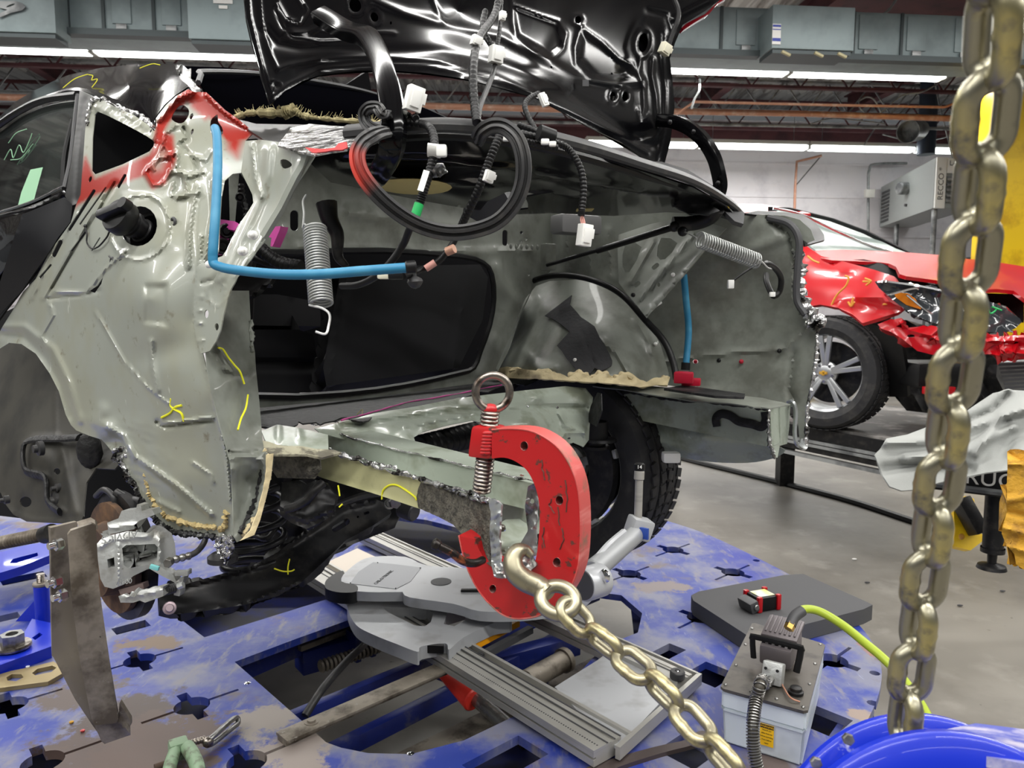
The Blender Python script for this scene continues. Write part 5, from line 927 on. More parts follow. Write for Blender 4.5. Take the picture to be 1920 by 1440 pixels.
# outer black quarter skin seen edge on past the trunk
mb = MB(); sheet(mb, [(1396, 400), (1420, 395), (1470, 398), (1505, 402), (1530, 418), (1545, 440), (1546, 450), (1510, 460), (1506, 450), (1492, 428), (1470, 408), (1430, 404)], [], [(1396, 400, 2.1), (1545, 440, 2.2), (1510, 460, 2.05), (1470, 398, 2.2)], .006, 6, [bulge(1520, 430, 18, 12, .02)], 'd'); cpart('rear_corner_trim', mb, 'black_plastic')
P = [D(x, y, rqd(x, y) - .02) for x, y in ((1440, 408), (1480, 420), (1498, 450), (1496, 500), (1494, 560), (1510, 590))]; mb = MB(); mb.tube(P, .01, 8, 6); cpart('body_seam_seal', mb, 'dark_grey', rq)
# wheelhouse dome
DO = [(920, 706), (930, 672), (945, 620), (965, 572), (995, 540), (1030, 527), (1080, 524), (1130, 532), (1175, 556), (1215, 600), (1240, 650), (1254, 700), (1254, 720), (1200, 726), (1100, 716), (1000, 706)]
drel = [ridge([(1130, 640), (1160, 665), (1185, 710)], 5, .014), ridge([(1190, 600), (1215, 640), (1232, 690)], 4, .01), ridge([(985, 660), (1010, 690), (1040, 690)], 8, .012), ridge([(990, 560), (970, 620), (950, 690)], 5, .015), bulge(985, 590, 12, 18, .015)]
mb = MB(); sheet(mb, DO, [], [(920, 706, 1.86), (945, 620, 1.98), (995, 540, 2.0), (1080, 524, 2.0), (1175, 556, 2.03), (1254, 700, 2.05), (1100, 620, 1.85), (1080, 680, 1.78), (1180, 690, 1.86), (1000, 690, 1.76), (1020, 580, 1.92)], .002, 6, drel, 'v'); dome = cpart('wheelhouse_dome', mb, 'primer_shaded')
dmr = RBF([(920, 706, 1.86), (945, 620, 1.98), (995, 540, 2.0), (1080, 524, 2.0), (1175, 556, 2.03), (1254, 700, 2.05), (1100, 620, 1.85), (1080, 680, 1.78), (1180, 690, 1.86), (1000, 690, 1.76), (1020, 580, 1.92)])
dmd = lambda x, y: Vd(x, y, float(dmr(np.array([x]), np.array([y]))[0]))
pad = jag([(1072, 553), (1068, 570), (1090, 595), (1115, 612), (1135, 650), (1148, 676), (1146, 686), (1126, 696), (1115, 690), (1108, 700), (1088, 702), (1062, 672), (1044, 648), (1068, 622), (1040, 600), (1021, 592), (1050, 570)], 1.2, 2, 4)
mb = MB(); V2 = None; sheet(mb, pad, [], [(x, y, float(dmr(np.array([x]), np.array([y]))[0]) - .012) for x, y in pad[::3]] + [(1090, 640, float(dmr(np.array([1090]), np.array([640]))[0]) - .014)], .003, 5, [ridge([(1088, 615), (1105, 660), (1118, 690)], 2, -.004), crumple(.002, 12, 3)], 'v'); cpart('damping_pad', mb, 'pad_dark', dome)
etube([(935, 696), (980, 698), (1040, 702)], lambda x, y: dmd(x, y) - .01, .012, 'sealer', 'sealer_bead', dome, 4, 2, 5)
mb = MB(); sheet(mb, jag([(928, 692), (950, 687), (1000, 694), (1050, 700), (1066, 708), (1080, 698), (1100, 702), (1110, 708), (1122, 700), (1140, 700), (1152, 710), (1165, 702), (1185, 700), (1200, 712), (1212, 716), (1236, 708), (1254, 706)], 1, 2, 3) + [(1252, 722), (1236, 722), (1200, 726), (1160, 720), (1100, 716), (1040, 712), (1000, 710), (925, 708)], [], [(x, y, dmd(x, y) - .022) for x, y in ((928, 692), (1000, 700), (1066, 708), (1140, 702), (1200, 716), (1254, 708), (1100, 714), (925, 706))], .006, 4, [crumple(.02, 9, 6)], 'd'); cpart('sealer_bead', mb, 'sealer', dome)
P = [D(x, y, dmd(x, y) - .02) for x, y in ((1066, 706), (1085, 700), (1100, 706), (1110, 712), (1120, 702), (1135, 702), (1148, 712), (1160, 706), (1175, 702), (1195, 716), (1205, 722), (1240, 712), (1252, 708))]; mb = MB(); mb.tube(P, .013, 8, 6, rf=lambda L, t, i: .011 + .004 * math.sin(i * 1.3), sq=(1, .6)); cpart('sealer_bead', mb, 'sealer', dome)
for x, y, c_ in ((1229, 645, 'white_plastic'), (1078, 675, 'white_plastic')): mb = MB(); mb.sphere(D(x, y, dmd(x, y) - .012), .006, 8); cpart('clip', mb, c_, dome)
# left flange of the dome with holes
mb = MB(); sheet(mb, [(905, 700), (925, 650), (945, 600), (968, 560), (998, 540), (975, 590), (955, 650), (950, 662), (940, 680), (928, 706), (912, 708)], [ell(946, 611, 2, 3), ell(939, 641, 5, 7), ell(931, 663, 3, 3), ell(912, 696, 2, 2)], [(905, 700, 1.8), (998, 540, 1.93), (950, 662, 1.80)], .003, 5, [], 'v'); cpart('dome_flange', mb, 'primer_shaded', dome)
mb = MB(); mb.tube([D(x, y, d) for x, y, d in ((900, 660, 2.25), (925, 615, 2.35), (950, 575, 2.42), (985, 535, 2.42), (1030, 518, 2.35), (1080, 518, 2.3), (1130, 532, 2.24), (1170, 556, 2.18), (1210, 600, 2.12), (1245, 640, 2.08), (1262, 680, 2.06), (1268, 710, 2.04))], .0095, 10, 6); cpart('wiring_harness', mb, 'black_plastic', dome)
mb = MB(); mb.tube([D(1185, 575, 2.16), D(1205, 576, 2.14), D(1222, 572, 2.12)], .005, 8, 5); hb = cpart('harness_branch', mb, 'black_plastic', dome)
mb = MB(); mb.box(D(1230, 569, 2.11), (.03, .014, .018), Matrix.Rotation(-.6, 3, 'Y'), .003); cpart('connector', mb, 'white_plastic', hb)
# brace between shelf and wheelhouse
mb = MB(); sheet(mb, [(1160, 440), (1220, 420), (1290, 405), (1362, 428), (1323, 467), (1262, 540), (1212, 596), (1196, 575), (1180, 557), (1160, 530), (1158, 470)], [sm2([(1173, 457), (1203, 463), (1180, 510), (1167, 500)], 2), sm2([(1240, 446), (1270, 456), (1247, 486), (1232, 480)], 2), slot(1226, 502, 1232, 497, 4), slot(1192, 535, 1197, 531, 4), ell(1235, 534, 3, 4)], [(1160, 440, 2.2), (1362, 428, 2.05), (1212, 596, 2.08), (1160, 530, 2.2)], .003, 6, [ridge([(1300, 440), (1200, 560)], 3, .01), ridge([(1225, 450), (1180, 530)], 4, .012), ridge([(1330, 460), (1212, 590)], 3, .008)], 'd'); rb = cpart('shelf_brace', mb, 'primer_shaded')
mb = MB(); mb.sphere(D(1262, 515, 2.05), .006, 8); cpart('clip', mb, 'white_plastic', rb)
mb = MB(); mb.sphere(D(1187, 553, 2.1), .007, 8); cpart('clip', mb, 'black_plastic', rb)
# torsion rod / gas strut
mb = MB(); mb.tube([D(1026, 497, 2.25), D(1125, 468, 2.1)], .006, 10, 2); mb.tube([D(1120, 470, 2.1), D(1262, 426, 1.92)], .009, 12, 2); st = cpart('gas_strut', mb, 'black_plastic')
mb = MB(); mb.sphere(D(1264, 425, 1.92), .014, 12); mb.sphere(D(1280, 434, 1.9), .013, 12); cpart('strut_joint', mb, 'black_steel', st)
mb = MB(); mb.box(D(1028, 482, 2.28), (.04, .03, .08), Matrix.Rotation(.6, 3, 'Z'), .005); cpart('strut_bracket', mb, 'primer_shaded', st)
mb = MB(); mb.tube([D(1262, 420, 1.95), D(1300, 418, 1.95), D(1330, 408, 1.93), D(1346, 390, 1.9)], .02, 10, 6); cpart('hinge_bracket', mb, 'black_steel')
mb = MB(); sheet(mb, [(1262, 385), (1285, 380), (1330, 382), (1350, 395), (1330, 402), (1290, 400)], [], [(1262, 385, 1.85), (1350, 395, 1.85), (1290, 402, 1.85)], .01, 6, [crumple(.01, 14, 2)], 'd'); cpart('lip_bracket', mb, 'black_steel')
# ---- right frame rail
rr_ = boxrail((1110, 728), (1442, 764), (1120, 772), (1442, 838), 1.93, .08, 'primer_rail', 'frame_rail')
mb = MB(); sheet(mb, jag([(1040, 716), (1100, 722), (1200, 736), (1300, 752), (1400, 760), (1442, 766)], 1.5, 3, 5) + jag([(1482, 758), (1430, 746), (1300, 730), (1200, 722), (1090, 712), (1040, 706)], 1, 3, 6), [], [(1040, 716, 1.265), (1482, 758, 1.265), (1442, 766, 1.262), (1090, 712, 1.27)], .003, 6, [crumple(.006, 20, 4)], 'z'); cpart('rail_flange', mb, 'primer_shaded', rr_)
etube([(1062, 722), (1150, 734), (1250, 748), (1350, 758), (1440, 768)], lambda x, y: Vd(x, y, 1.925), .003, 'tar', 'torn_flange', rr_, 5, 1.5, 8)
rvd = lambda off: (lambda x, y: Vd(x, y, 1.925) + off)
P = [D(x, y, rvd(-.0)(x, y)) for x, y in ((1344, 800), (1342, 785), (1352, 776), (1370, 780), (1385, 790), (1410, 795), (1428, 800), (1436, 788), (1434, 772))]; mb = MB(); mb.tube(P, .012, 8, 6, sq=(.25, 1)) ; cpart('brushed_sealer', mb, 'tar', rr_)
mb = MB(); sheet(mb, [(1120, 736), (1127, 738), (1128, 770), (1118, 800), (1100, 790), (1108, 760)], [], [(1120, 736, 2.1), (1128, 770, 2.05), (1100, 790, 2.15)], .003, 5, [crumple(.01, 12, 2)], 'd'); cpart('rail_gusset', mb, 'tar', rr_)
etube([(1442, 764), (1441, 800), (1443, 836), (1452, 858), (1448, 840)], rvd(-.005), .005, 'raw_steel', 'torn_edge', rr_, 7, 1, 5)
mb = MB(); sheet(mb, [(1444, 768), (1458, 762), (1482, 757), (1480, 800), (1476, 832), (1462, 836), (1458, 858), (1449, 858), (1447, 830)], [], [(1444, 768, 2.0), (1482, 757, 2.12), (1476, 832, 2.1), (1450, 858, 2.0)], .003, 5, [ridge([(1458, 762), (1460, 830)], 5, .01), crumple(.006, 12, 4)], 'd'); cpart('rail_end_plate', mb, 'primer_rail', rr_)
mb = MB(); mb.tube([D(x, y, d) for x, y, d in ((1480, 757, 2.1), (1488, 756, 2.08), (1492, 775, 2.08), (1490, 810, 2.08), (1494, 832, 2.08), (1506, 838, 2.1), (1508, 826, 2.12))], .006, 6, 5, sq=(1, 2.0)); cpart('end_flange', mb, 'end_silver', rr_)
# well pan below the right rail
mb = MB(); sheet(mb, sm2([(1186, 774), (1240, 781), (1340, 797), (1440, 832), (1472, 845), (1448, 860), (1400, 868), (1330, 866), (1270, 856), (1225, 847), (1203, 830), (1193, 805)], 3), [], [(1186, 774, 2.32), (1240, 781, 2.24), (1193, 805, 2.32), (1440, 832, 2.12), (1400, 868, 2.2), (1225, 847, 2.28), (1320, 820, 2.14), (1330, 866, 2.22)], .003, 6, [bulge(1330, 830, 90, 20, .02, 8), ridge([(1210, 820), (1300, 850), (1400, 862)], 6, .012)], 'd'); cpart('side_well_pan', mb, 'primer_rail')
mb = MB(); mb.box(D(1258, 857, 2.14), (.05, .04, .03), None, .008); cpart('drain_valve', mb, 'white_plastic')
mb = MB(); sheet(mb, [(1245, 728), (1280, 722), (1397, 738), (1395, 744), (1340, 742)], [], [(1245, 728, 1.295), (1397, 738, 1.295), (1280, 722, 1.295)], .006, 7, [], 'z'); cpart('sill_plate', mb, 'tar')
mb = MB(); q = Z(1285, 718, 1.30)
mb.box(Z(1282, 708, 1.32), (.05, .03, .03), Matrix.Rotation(-.3, 3, 'Z'), .004); mb.box(Z(1296, 716, 1.305), (.05, .035, .02), Matrix.Rotation(-.3, 3, 'Z'), .004); mb.box(Z(1280, 700, 1.33), (.03, .05, .008), Matrix.Rotation(-.3, 3, 'Z'), .002); cpart('red_connector', mb, 'magenta_red')
# right drain hose
mb = MB(); mb.tube([D(1282, 515, 2.1), D(1286, 560, 2.12), D(1291, 620, 2.13), D(1286, 685, 2.12)], .0095, 14, 8); dh = cpart('drain_hose', mb, 'blue_hose', None, 'short blue drain hose on the right wheelhouse')
mb = MB(); mb.cyl(D(1286, 680, 2.12), D(1285, 694, 2.12), .013, n=16); cpart('hose_plug', mb, 'black_plastic', dh)
# springs
def spring(a, b, R, r, turns, end1, end2, lab, nm='hinge_spring'):
    a, b = Vector(a), Vector(b); x = (b - a); L = x.length; x.normalize(); y = x.orthogonal().normalized(); z = x.cross(y); P = []
    N_ = turns * 18
    for k in range(N_ + 1): t = k / 18 * 2 * math.pi; P.append(a + x * L * k / N_ + (y * math.cos(t) + z * math.sin(t)) * R)
    mb = MB(); mb.tube(P, r, 8, 1); o = cpart(nm, mb, 'spring_grey', None, lab)
    for e in (end1, end2): m2 = MB(); m2.tube(e, r, 8, 6); cpart('spring_hook', m2, 'spring_grey' if e is end1 else mat('hook_white', (214, 214, 212), .4, .2) if 'hook_white' not in MATS else 'hook_white', o)
    return o
spring(D(590, 426, 1.06), D(602, 570, 1.02), .0155, .00165, 28, [D(568, 428, 1.06), D(570, 400, 1.09), D(568, 378, 1.12), D(574, 366, 1.14)], [D(580, 572, 1.02), D(604, 578, 1.0), D(618, 590, .99), D(616, 612, .985), D(610, 626, .98), D(592, 622, .98)], 'long grey coil spring hanging from the left trunk hinge')
spring(D(1311, 449, 1.6), D(1420, 490, 1.68), .0165, .0018, 24, [D(1306, 446, 1.6), D(1295, 440, 1.65), D(1284, 435, 1.75)], [D(1420, 484, 1.68), D(1430, 492, 1.7), D(1440, 502, 1.78), D(1452, 505, 1.9)], 'grey coil spring hooked to the right trunk wall')
mb = MB(); mb.tube([D(1368, 531, 1.75), D(1400, 508, 1.76), D(1428, 494, 1.78), D(1450, 500, 1.85), D(1464, 520, 1.9), D(1462, 545, 1.92), D(1450, 555, 1.92), D(1438, 530, 1.95), D(1437, 515, 1.98)], .0065, 10, 6, rf=lambda L, t, i: .003 if t < .28 else .0075); wl = cpart('wiring_lead', mb, 'black_plastic')
mb = MB(); mb.box(D(1370, 533, 1.74), (.014, .012, .02), None, .002); cpart('connector', mb, 'white_plastic', wl)
mb = MB(); q = D(1448, 552, 1.9); mb.box(q, (.014, .01, .012), None, .002); cpart('connector', mb, 'white_plastic', wl)
# blue hose, left
mb = MB(); mb.tube([D(403, 240, 1.14), D(407, 260, 1.12), D(408, 320, 1.08), D(404, 400, 1.05), D(400, 460, 1.04), D(399, 482, 1.04), D(401, 494, 1.04), D(412, 500, 1.035), D(440, 506, 1.02), D(520, 514, .98), D(600, 514, .96), D(680, 508, .96), D(762, 502, .96)], .0066, 16, 8); bh = cpart('drain_hose', mb, 'blue_hose', None, 'bright blue drain hose hanging down the quarter panel and across the trunk opening')
mb = MB(); a = D(760, 502, .96); b = D(781, 500, .962); mb.cyl(a, b, .0085, n=16, bev=.002); cpart('hose_end', mb, 'black_plastic', bh)
# pink block
mb = MB(); sheet(mb, [(395, 420), (412, 411), (440, 415), (448, 420), (440, 432), (418, 428), (400, 470), (393, 470)], [], [(395, 420, 1.38), (448, 420, 1.34), (393, 470, 1.36)], .02, 5, [], 'd'); pk = cpart('pink_bracket', mb, 'pink_plastic')
mb = MB(); sheet(mb, [(497, 426), (526, 424), (524, 432), (511, 462), (507, 462), (509, 446), (490, 440)], [], [(497, 426, 1.36), (526, 424, 1.32), (511, 462, 1.34)], .015, 5, [], 'd'); cpart('bracket_tab', mb, 'pink_plastic', pk)
for (x, y, r, d_) in ((425, 433, .014, 1.36), (418, 462, .015, 1.34), (450, 370, .009, 1.4)):
    mb = MB(); q = D(x, y, d_); mb.lathe(q, (Vector(CAMP) - q), [(0, .01), (r * .4, .01), (r * .45, .004), (r * .8, .006), (r, 0), (r, -.02), (0, -.02)], 20); cpart('round_mount', mb, 'black_plastic', pk)
mb = MB(); mb.tube([D(452, 345, 1.45), D(455, 370, 1.45), D(462, 400, 1.45), D(458, 430, 1.45)], .006, 8, 6, rf=lambda L, t, i: .007 if i % 2 else .005); cpart('wiring_lead', mb, 'black_plastic')
mb = MB(); mb.tube([D(485, 462, 1.4), D(505, 480, 1.38), D(530, 494, 1.36), D(565, 500, 1.34)], .012, 10, 8, rf=lambda L, t, i: .013 if i % 2 else .0105); mb.tube([D(470, 480, 1.4), D(500, 492, 1.4), D(540, 500, 1.4)], .008, 10, 6); cpart('wiring_harness', mb, 'black_plastic')
mb = MB(); sheet(mb, sm2([(430, 520), (500, 510), (520, 500), (500, 540), (475, 560), (440, 562), (426, 545)], 3), [], [(430, 520, 1.5), (520, 500, 1.5), (440, 562, 1.5)], .02, 8, [ridge([(430, 548), (470, 556), (505, 530)], 4, .01)], 'd'); cpart('tank_guard', mb, 'black_plastic')
mb = MB(); sheet(mb, [(425, 335), (450, 325), (470, 360), (472, 390), (440, 440), (420, 480), (405, 500), (408, 400)], [], [(425, 335, 1.6), (470, 360, 1.6), (405, 500, 1.6)], .01, 20, [], 'd'); cpart('inner_dark_sheet', mb, 'dark_cloth')  # black sheet added for the dark opening beside the brace
mb = MB(); mb.tube([D(612, 380, 1.4), D(618, 410, 1.4), D(632, 440, 1.4), D(634, 480, 1.4), D(650, 500, 1.4)], .016, 10, 6, rf=lambda L, t, i: .02 - .014 * t); cpart('hinge_arm_stay', mb, 'black_steel')
# ---- right rear wheel
c = D(1078, 868, 2.45); c = c + Vector(CR) * .02; wx = Vector(CR)
def wheel(th, c, ax, R, w_, rim_m, tread=True, spokes=5, dirup=(0, 0, 1), rimR=.66, seed=1, double=True, prefix='', parent=None):
    ax = Vector(ax).normalized(); up = Vector(dirup); up = (up - ax * up.dot(ax)).normalized(); sd = ax.cross(up)
    mb = MB(); h = w_ / 2; prof = [(R * rimR, -h * .8), (R * .8, -h * 1.02), (R * .93, -h * .96), (R * .975, -h * .8), (R, -h * .6)]
    for g in (-.36, 0, .36): prof += [(R, h * (g - .045)), (R - .008, h * (g - .04)), (R - .008, h * (g + .04)), (R, h * (g + .045))]
    prof += [(R, h * .6), (R * .975, h * .8), (R * .93, h * .96), (R * .8, h * 1.02), (R * rimR, h * .8)]
    mb.lathe(c, ax, prof, 64, up); ty = th.part('tyre', mb, 'tyre', parent)
    if tread:
        mb = MB()
        for k in range(56):
            t = 2 * math.pi * k / 56; q = up * math.cos(t) + sd * math.sin(t); tg = ax.cross(q)
            for g, wg in ((-.68, .22), (-.19, .24), (.19, .24), (.68, .22)):
                mb.box(c + q * (R + .001) + ax * h * g, (wg * h * 1.15, R * .085, .005), Matrix((ax, tg, q)).transposed() @ Matrix.Rotation(.25 if g > 0 else -.25, 3, 'Z'))
        o = th.part('tread', mb, 'tyre', ty); o['kind'] = 'stuff'
    rr = R * rimR; mb = MB(); mb.lathe(c, ax, [(rr * 1.01, -h * .82), (rr * 1.02, -h * .7), (rr * .95, -h * .6), (rr * .9, h * .4), (rr * 1.0, h * .82), (rr * 1.02, h * .84)], 48, up); rim = th.part('rim', mb, rim_m, parent)
    for k in range(spokes):
        for off in ((-.13, .13) if double else (0,)):
            t = 2 * math.pi * k / spokes; q0 = up * math.cos(t + off * .8) + sd * math.sin(t + off * .8); q1 = up * math.cos(t + off) + sd * math.sin(t + off); tg = ax.cross(q1).normalized()
            mb = MB(); a = c - ax * h * .55 + q0 * rr * .16; b = c - ax * h * .72 + q1 * rr * .97; mb.beam(a, b, rr * .13, .02, ax, .006); th.part('spoke', mb, rim_m, rim)
    mb = MB(); mb.lathe(c - ax * h * .5, -ax, [(rr * .3, -.02), (rr * .3, .0), (rr * .24, .012), (rr * .15, .02), (0, .022)], 28, up); hub = th.part('hub', mb, rim_m, rim)
    for k in range(5):
        t = 2 * math.pi * (k + .5) / 5; q = up * math.cos(t) + sd * math.sin(t); mb = MB(); mb.cyl(c - ax * (h * .5) + q * rr * .22, c - ax * (h * .5 + .022) + q * rr * .22, .009, n=6); th.part('lug_nut', mb, 'chrome', rim)
    mb = MB(); mb.lathe(c + ax * .01, ax, [(0, 0), (rr * .8, 0), (rr * .8, .02), (0, .02)], 40, up); th.part('brake_disc', mb, 'black_steel', parent)
    if double is None: mb = MB(); mb.lathe(c - ax * h * .86, ax, [(rr * .45, .01), (rr * .5, .0), (rr * .9, .0), (rr * .93, .02)], 40, up); th.part('backing_plate', mb, 'black_steel', parent)
    return rim
wp = cpart('wheel_hub_carrier', MB().box(c + Vector((-.15, .05, .02)), (.2, .1, .12), None, .02), 'black_steel')
wheel(car, c + Vector((0, 0, 0)), CR, .325, .215, 'cast_alu', parent=None, spokes=5, double=None)
mb = MB(); a = D(1118, 790, 2.2); mb.lathe(a, (0, 0, -1), [(.03, 0), (.036, 0), (.036, .05), (.03, .052), (.028, .07), (.04, .072), (.04, .08), (.02, .085)], 24); cpart('bump_stop', mb, 'black_plastic')
mb = MB(); q = D(1126, 822, 2.2); mb.lathe(q, (0, 0, -1), [(0, 0), (.045, 0), (.048, .008), (0, .014)], 24); cpart('spring_seat', mb, 'black_steel')
# ================================================================== trunk lid, hinges, wiring
LD = [(513, 190, 1.36), (460, 0, 1.42), (455, -60, 1.44), (600, 135, 1.48), (867, 147, 1.56), (1000, 182, 1.72), (1243, 303, 2.22), (1258, 150, 2.24), (1347, 0, 2.32), (1370, -60, 2.34), (900, -60, 1.85), (860, 20, 1.80)]
LO2 = [(455, -60), (460, 0), (463, 35), (471, 70), (482, 110), (492, 150), (503, 186), (507, 196), (516, 188), (533, 172), (567, 152), (600, 141), (667, 133), (733, 132), (800, 137), (867, 147), (933, 163), (1000, 182), (1033, 198), (1100, 236), (1167, 268), (1200, 293), (1210, 303), (1243, 307), (1253, 267), (1262, 200), (1258, 150), (1253, 110), (1263, 80), (1277, 47), (1317, 23), (1347, 0), (1375, -60)]
LH = [ell(666, 10, 11, 13, -20), ell(702, 32, 7, 9, -20), ell(606, 26, 4.5, 5), ell(1084, 37, 6, 7), ell(1206, 80, 9, 18, 8), ell(1149, 181, 5.5, 9), ell(1172, 181, 5.5, 9), ell(1034, 126, 2, 2.5), ell(733, 43, 2, 3), ell(1147, 109, 2, 2), ell(1147, 138, 2, 2), ell(1300, 20, .1, .1)][:-1]
def rim_(poly, w, h): return ridge(poly + poly[:1], w, h)
lrel = [ridge([(463, -40), (468, 30), (482, 90), (497, 150), (510, 182), (540, 160), (600, 130), (700, 121), (800, 124), (880, 138), (960, 160), (1060, 205), (1150, 250), (1215, 286)], 4, .012),
  ridge([(485, -20), (490, 40), (505, 95), (520, 130), (545, 122), (600, 112), (700, 106), (820, 114), (930, 143), (1040, 190), (1130, 236), (1190, 265), (1225, 262), (1240, 235)], 3.5, .010),
  ridge([(500, 60), (520, 82), (560, 90), (620, 88), (720, 94), (830, 96), (940, 120), (1050, 160), (1120, 210), (1200, 260)], 9, -.016),
  ridge([(700, 0), (760, 25), (850, 48), (940, 68), (1010, 105), (1080, 145), (1150, 158), (1200, 152)], 9, .022),
  ridge([(520, 0), (540, 35), (560, 42), (575, 20), (560, -10)], 3, .012), ridge([(535, 60), (580, 60), (600, 50), (640, 62), (690, 60), (740, 62)], 4, .012), ridge([(518, 20), (530, 50), (550, 70), (600, 78), (680, 76)], 4, -.012),
  rim_(ell(666, 10, 17, 19, -20), 3, .01), rim_(ell(702, 32, 13, 17, -20), 3, .009), rim_(ell(606, 26, 8, 8), 2.5, .007), rim_(ell(1149, 181, 10, 14), 2.5, .009), rim_(ell(1172, 181, 10, 14), 2.5, .009), rim_(ell(1084, 37, 10, 10), 3, .008), rim_(ell(1206, 80, 15, 26, 8), 4, .01),
  ridge([(808, -10), (820, 20), (832, 40)], 4, .012), ridge([(958, -20), (960, 40), (968, 70), (1000, 98), (1035, 112), (1055, 92), (1062, 62), (1048, 40), (1010, 28), (965, 12)], 4, .012), step_in([(962, 10), (1046, 44), (1056, 90), (1034, 106), (968, 66)], -.02, 7),
  ridge([(1088, 50), (1078, 90), (1080, 120), (1110, 150), (1160, 158)], 4, .012), ridge([(1088, 50), (1130, 80), (1160, 112), (1186, 120), (1196, 140)], 4, .012), step_in([(1092, 60), (1130, 85), (1180, 125), (1190, 145), (1120, 146), (1084, 110)], -.018, 8),
  ridge([(1200, 110), (1198, 135), (1206, 160), (1208, 200), (1204, 232)], 3.5, .012), ridge([(1224, 110), (1222, 140), (1230, 180), (1232, 215), (1236, 240)], 4, .014), ridge([(1245, 60), (1242, 110), (1248, 170), (1246, 240), (1232, 300)], 3, .012), ridge([(1196, 205), (1200, 232), (1210, 232), (1214, 215)], 2.5, .01), ridge([(1262, 35), (1290, 20), (1330, 0)], 5, .012), ridge([(1215, 20), (1250, 30), (1258, 60)], 6, -.012), bulge(1222, 272, 14, 10, -.012), bulge(516, 162, 8, 8, -.01), rim_([(510, 150), (528, 158), (520, 168), (510, 165)], 2, .007)]
lrel = [(lambda X, Y, f=f: .3 * f(X, Y)) for f in lrel]
mb = MB(); sheet(mb, LO2, LH, LD, .004, 4.2, lrel, 'd'); lid = cpart('trunk_lid', mb, 'black_paint', None, 'glossy black trunk lid underside raised over the opening')
# outer skin behind the pressed inner panel, one lid thickness away
LD3 = [(x, y, d + .035) for x, y, d in LD]
mb = MB(); sheet(mb, [(453, -60), (458, 0), (462, 38), (470, 72), (482, 112), (492, 152), (508, 197), (535, 171), (600, 140), (733, 131), (867, 146), (1000, 181), (1100, 235), (1200, 293), (1246, 307), (1257, 267), (1265, 200), (1261, 150), (1256, 110), (1266, 80), (1280, 47), (1320, 22), (1350, 0), (1378, -60)], [], LD3, .003, 14, [], 'd'); cpart('lid_outer_skin', mb, 'black_paint', lid)
mb = MB(); sheet(mb, [(1278, 52), (1286, 44), (1322, 26), (1352, -2), (1360, -20), (1364, -4), (1344, 8), (1330, 26), (1300, 44), (1282, 56)], [], [(1278, 52, 2.3), (1360, -20, 2.38), (1344, 8, 2.36)], .02, 5, [], 'd'); cpart('tail_lamp', mb, mat('tail_red', (130, 8, 24), .15, coat=1), lid)
ldr = RBF(LD); ldd = lambda x, y: float(ldr(np.array([x]), np.array([y]))[0])
# hinges (goosenecks)
mb = MB(); mb.tube([D(x, y, d) for x, y, d in ((600, 28, 1.44), (650, 58, 1.38), (688, 70, 1.30), (712, 110, 1.22), (726, 155, 1.16), (736, 205, 1.12), (738, 250, 1.10), (730, 292, 1.12), (712, 322, 1.18), (702, 332, 1.3))], .0175, 8, 9, prof=[(-1.0, -.55), (-.8, -.7), (.8, -.7), (1.0, -.55), (1.0, .55), (.8, .7), (-.8, .7), (-1.0, .55)], up=(1, 0, .2)); hg = cpart('trunk_hinge', mb, 'black_paint', None, 'curved black trunk hinge arm on the left')
for (x, y) in ((686, 86), (715, 206), (717, 243)):
    mb = MB(); q = D(x, y + 0, 1.115 if y > 100 else 1.28); mb.cyl(q, q + Vector((0, -.008, 0)), .0035, n=10); cpart('hinge_bolt_hole', mb, 'dark_cloth', hg)
mb = MB(); mb.tube([D(x, y, d) for x, y, d in ((1236, 226, 2.18), (1262, 228, 2.1), (1292, 240, 2.05), (1318, 262, 2.0), (1337, 292, 1.98), (1347, 325, 1.98), (1350, 352, 1.99), (1340, 378, 2.0))], .018, 8, 9, prof=[(-1.0, -.45), (-.8, -.6), (.8, -.6), (1.0, -.45), (1.0, .45), (.8, .6), (-.8, .6), (-1.0, .45)], up=(0, 0, 1)); hg2 = cpart('trunk_hinge', mb, 'black_paint', None, 'curved black trunk hinge arm on the right')
for (x, y) in ((1256, 229), (1300, 247), (1346, 343)):
    mb = MB(); q = D(x, y, 1.955); mb.sphere(q, .006, 10); cpart('hinge_bolt', mb, 'black_steel', hg2)
# weatherstrip hanging in a loop
WP = [(896, 262, 1.02), (905, 246, 1.0), (925, 236, .99), (948, 240, .985), (970, 262, .98), (981, 300, .98), (979, 345, .985), (962, 385, .99), (930, 417, .995), (885, 433, 1.0), (838, 436, 1.0), (790, 424, .995), (745, 398, .985), (705, 362, .975), (678, 325, .97), (670, 292, .97), (680, 268, .975), (700, 254, .985), (722, 248, 1.02)]
stripprof = [(0, -1.15), (.5, -1.05), (.55, -.6), (.15, -.5), (.15, -.2), (.75, -.1), (.85, .3), (.4, .42), (.4, .6), (.65, .75), (.5, 1.1), (0, 1.15), (-.6, .6), (-.6, -.6)]
mb = MB(); P = catmull(Ds(WP), 9); mb.tube(P, .0093, 8, 1, prof=stripprof, up=(0, -1, 0), tw=None)
n12 = len(stripprof); at = []
for i in range(len(P)):
    t = i / (len(P) - 1); f = max(0, 1 - abs(t - .80) / .075); at += [min(1, f * 1.8) * (1 if k in (0, 1, 2, 3, 13, 12) else .55) for k in range(n12)]
mb.attr = at; paint_layer(MATS['rubber'], 'sprayed', (192, 62, 50)); cpart('weather_strip', mb, 'rubber', None, 'loose looped rubber weatherstrip with red overspray')
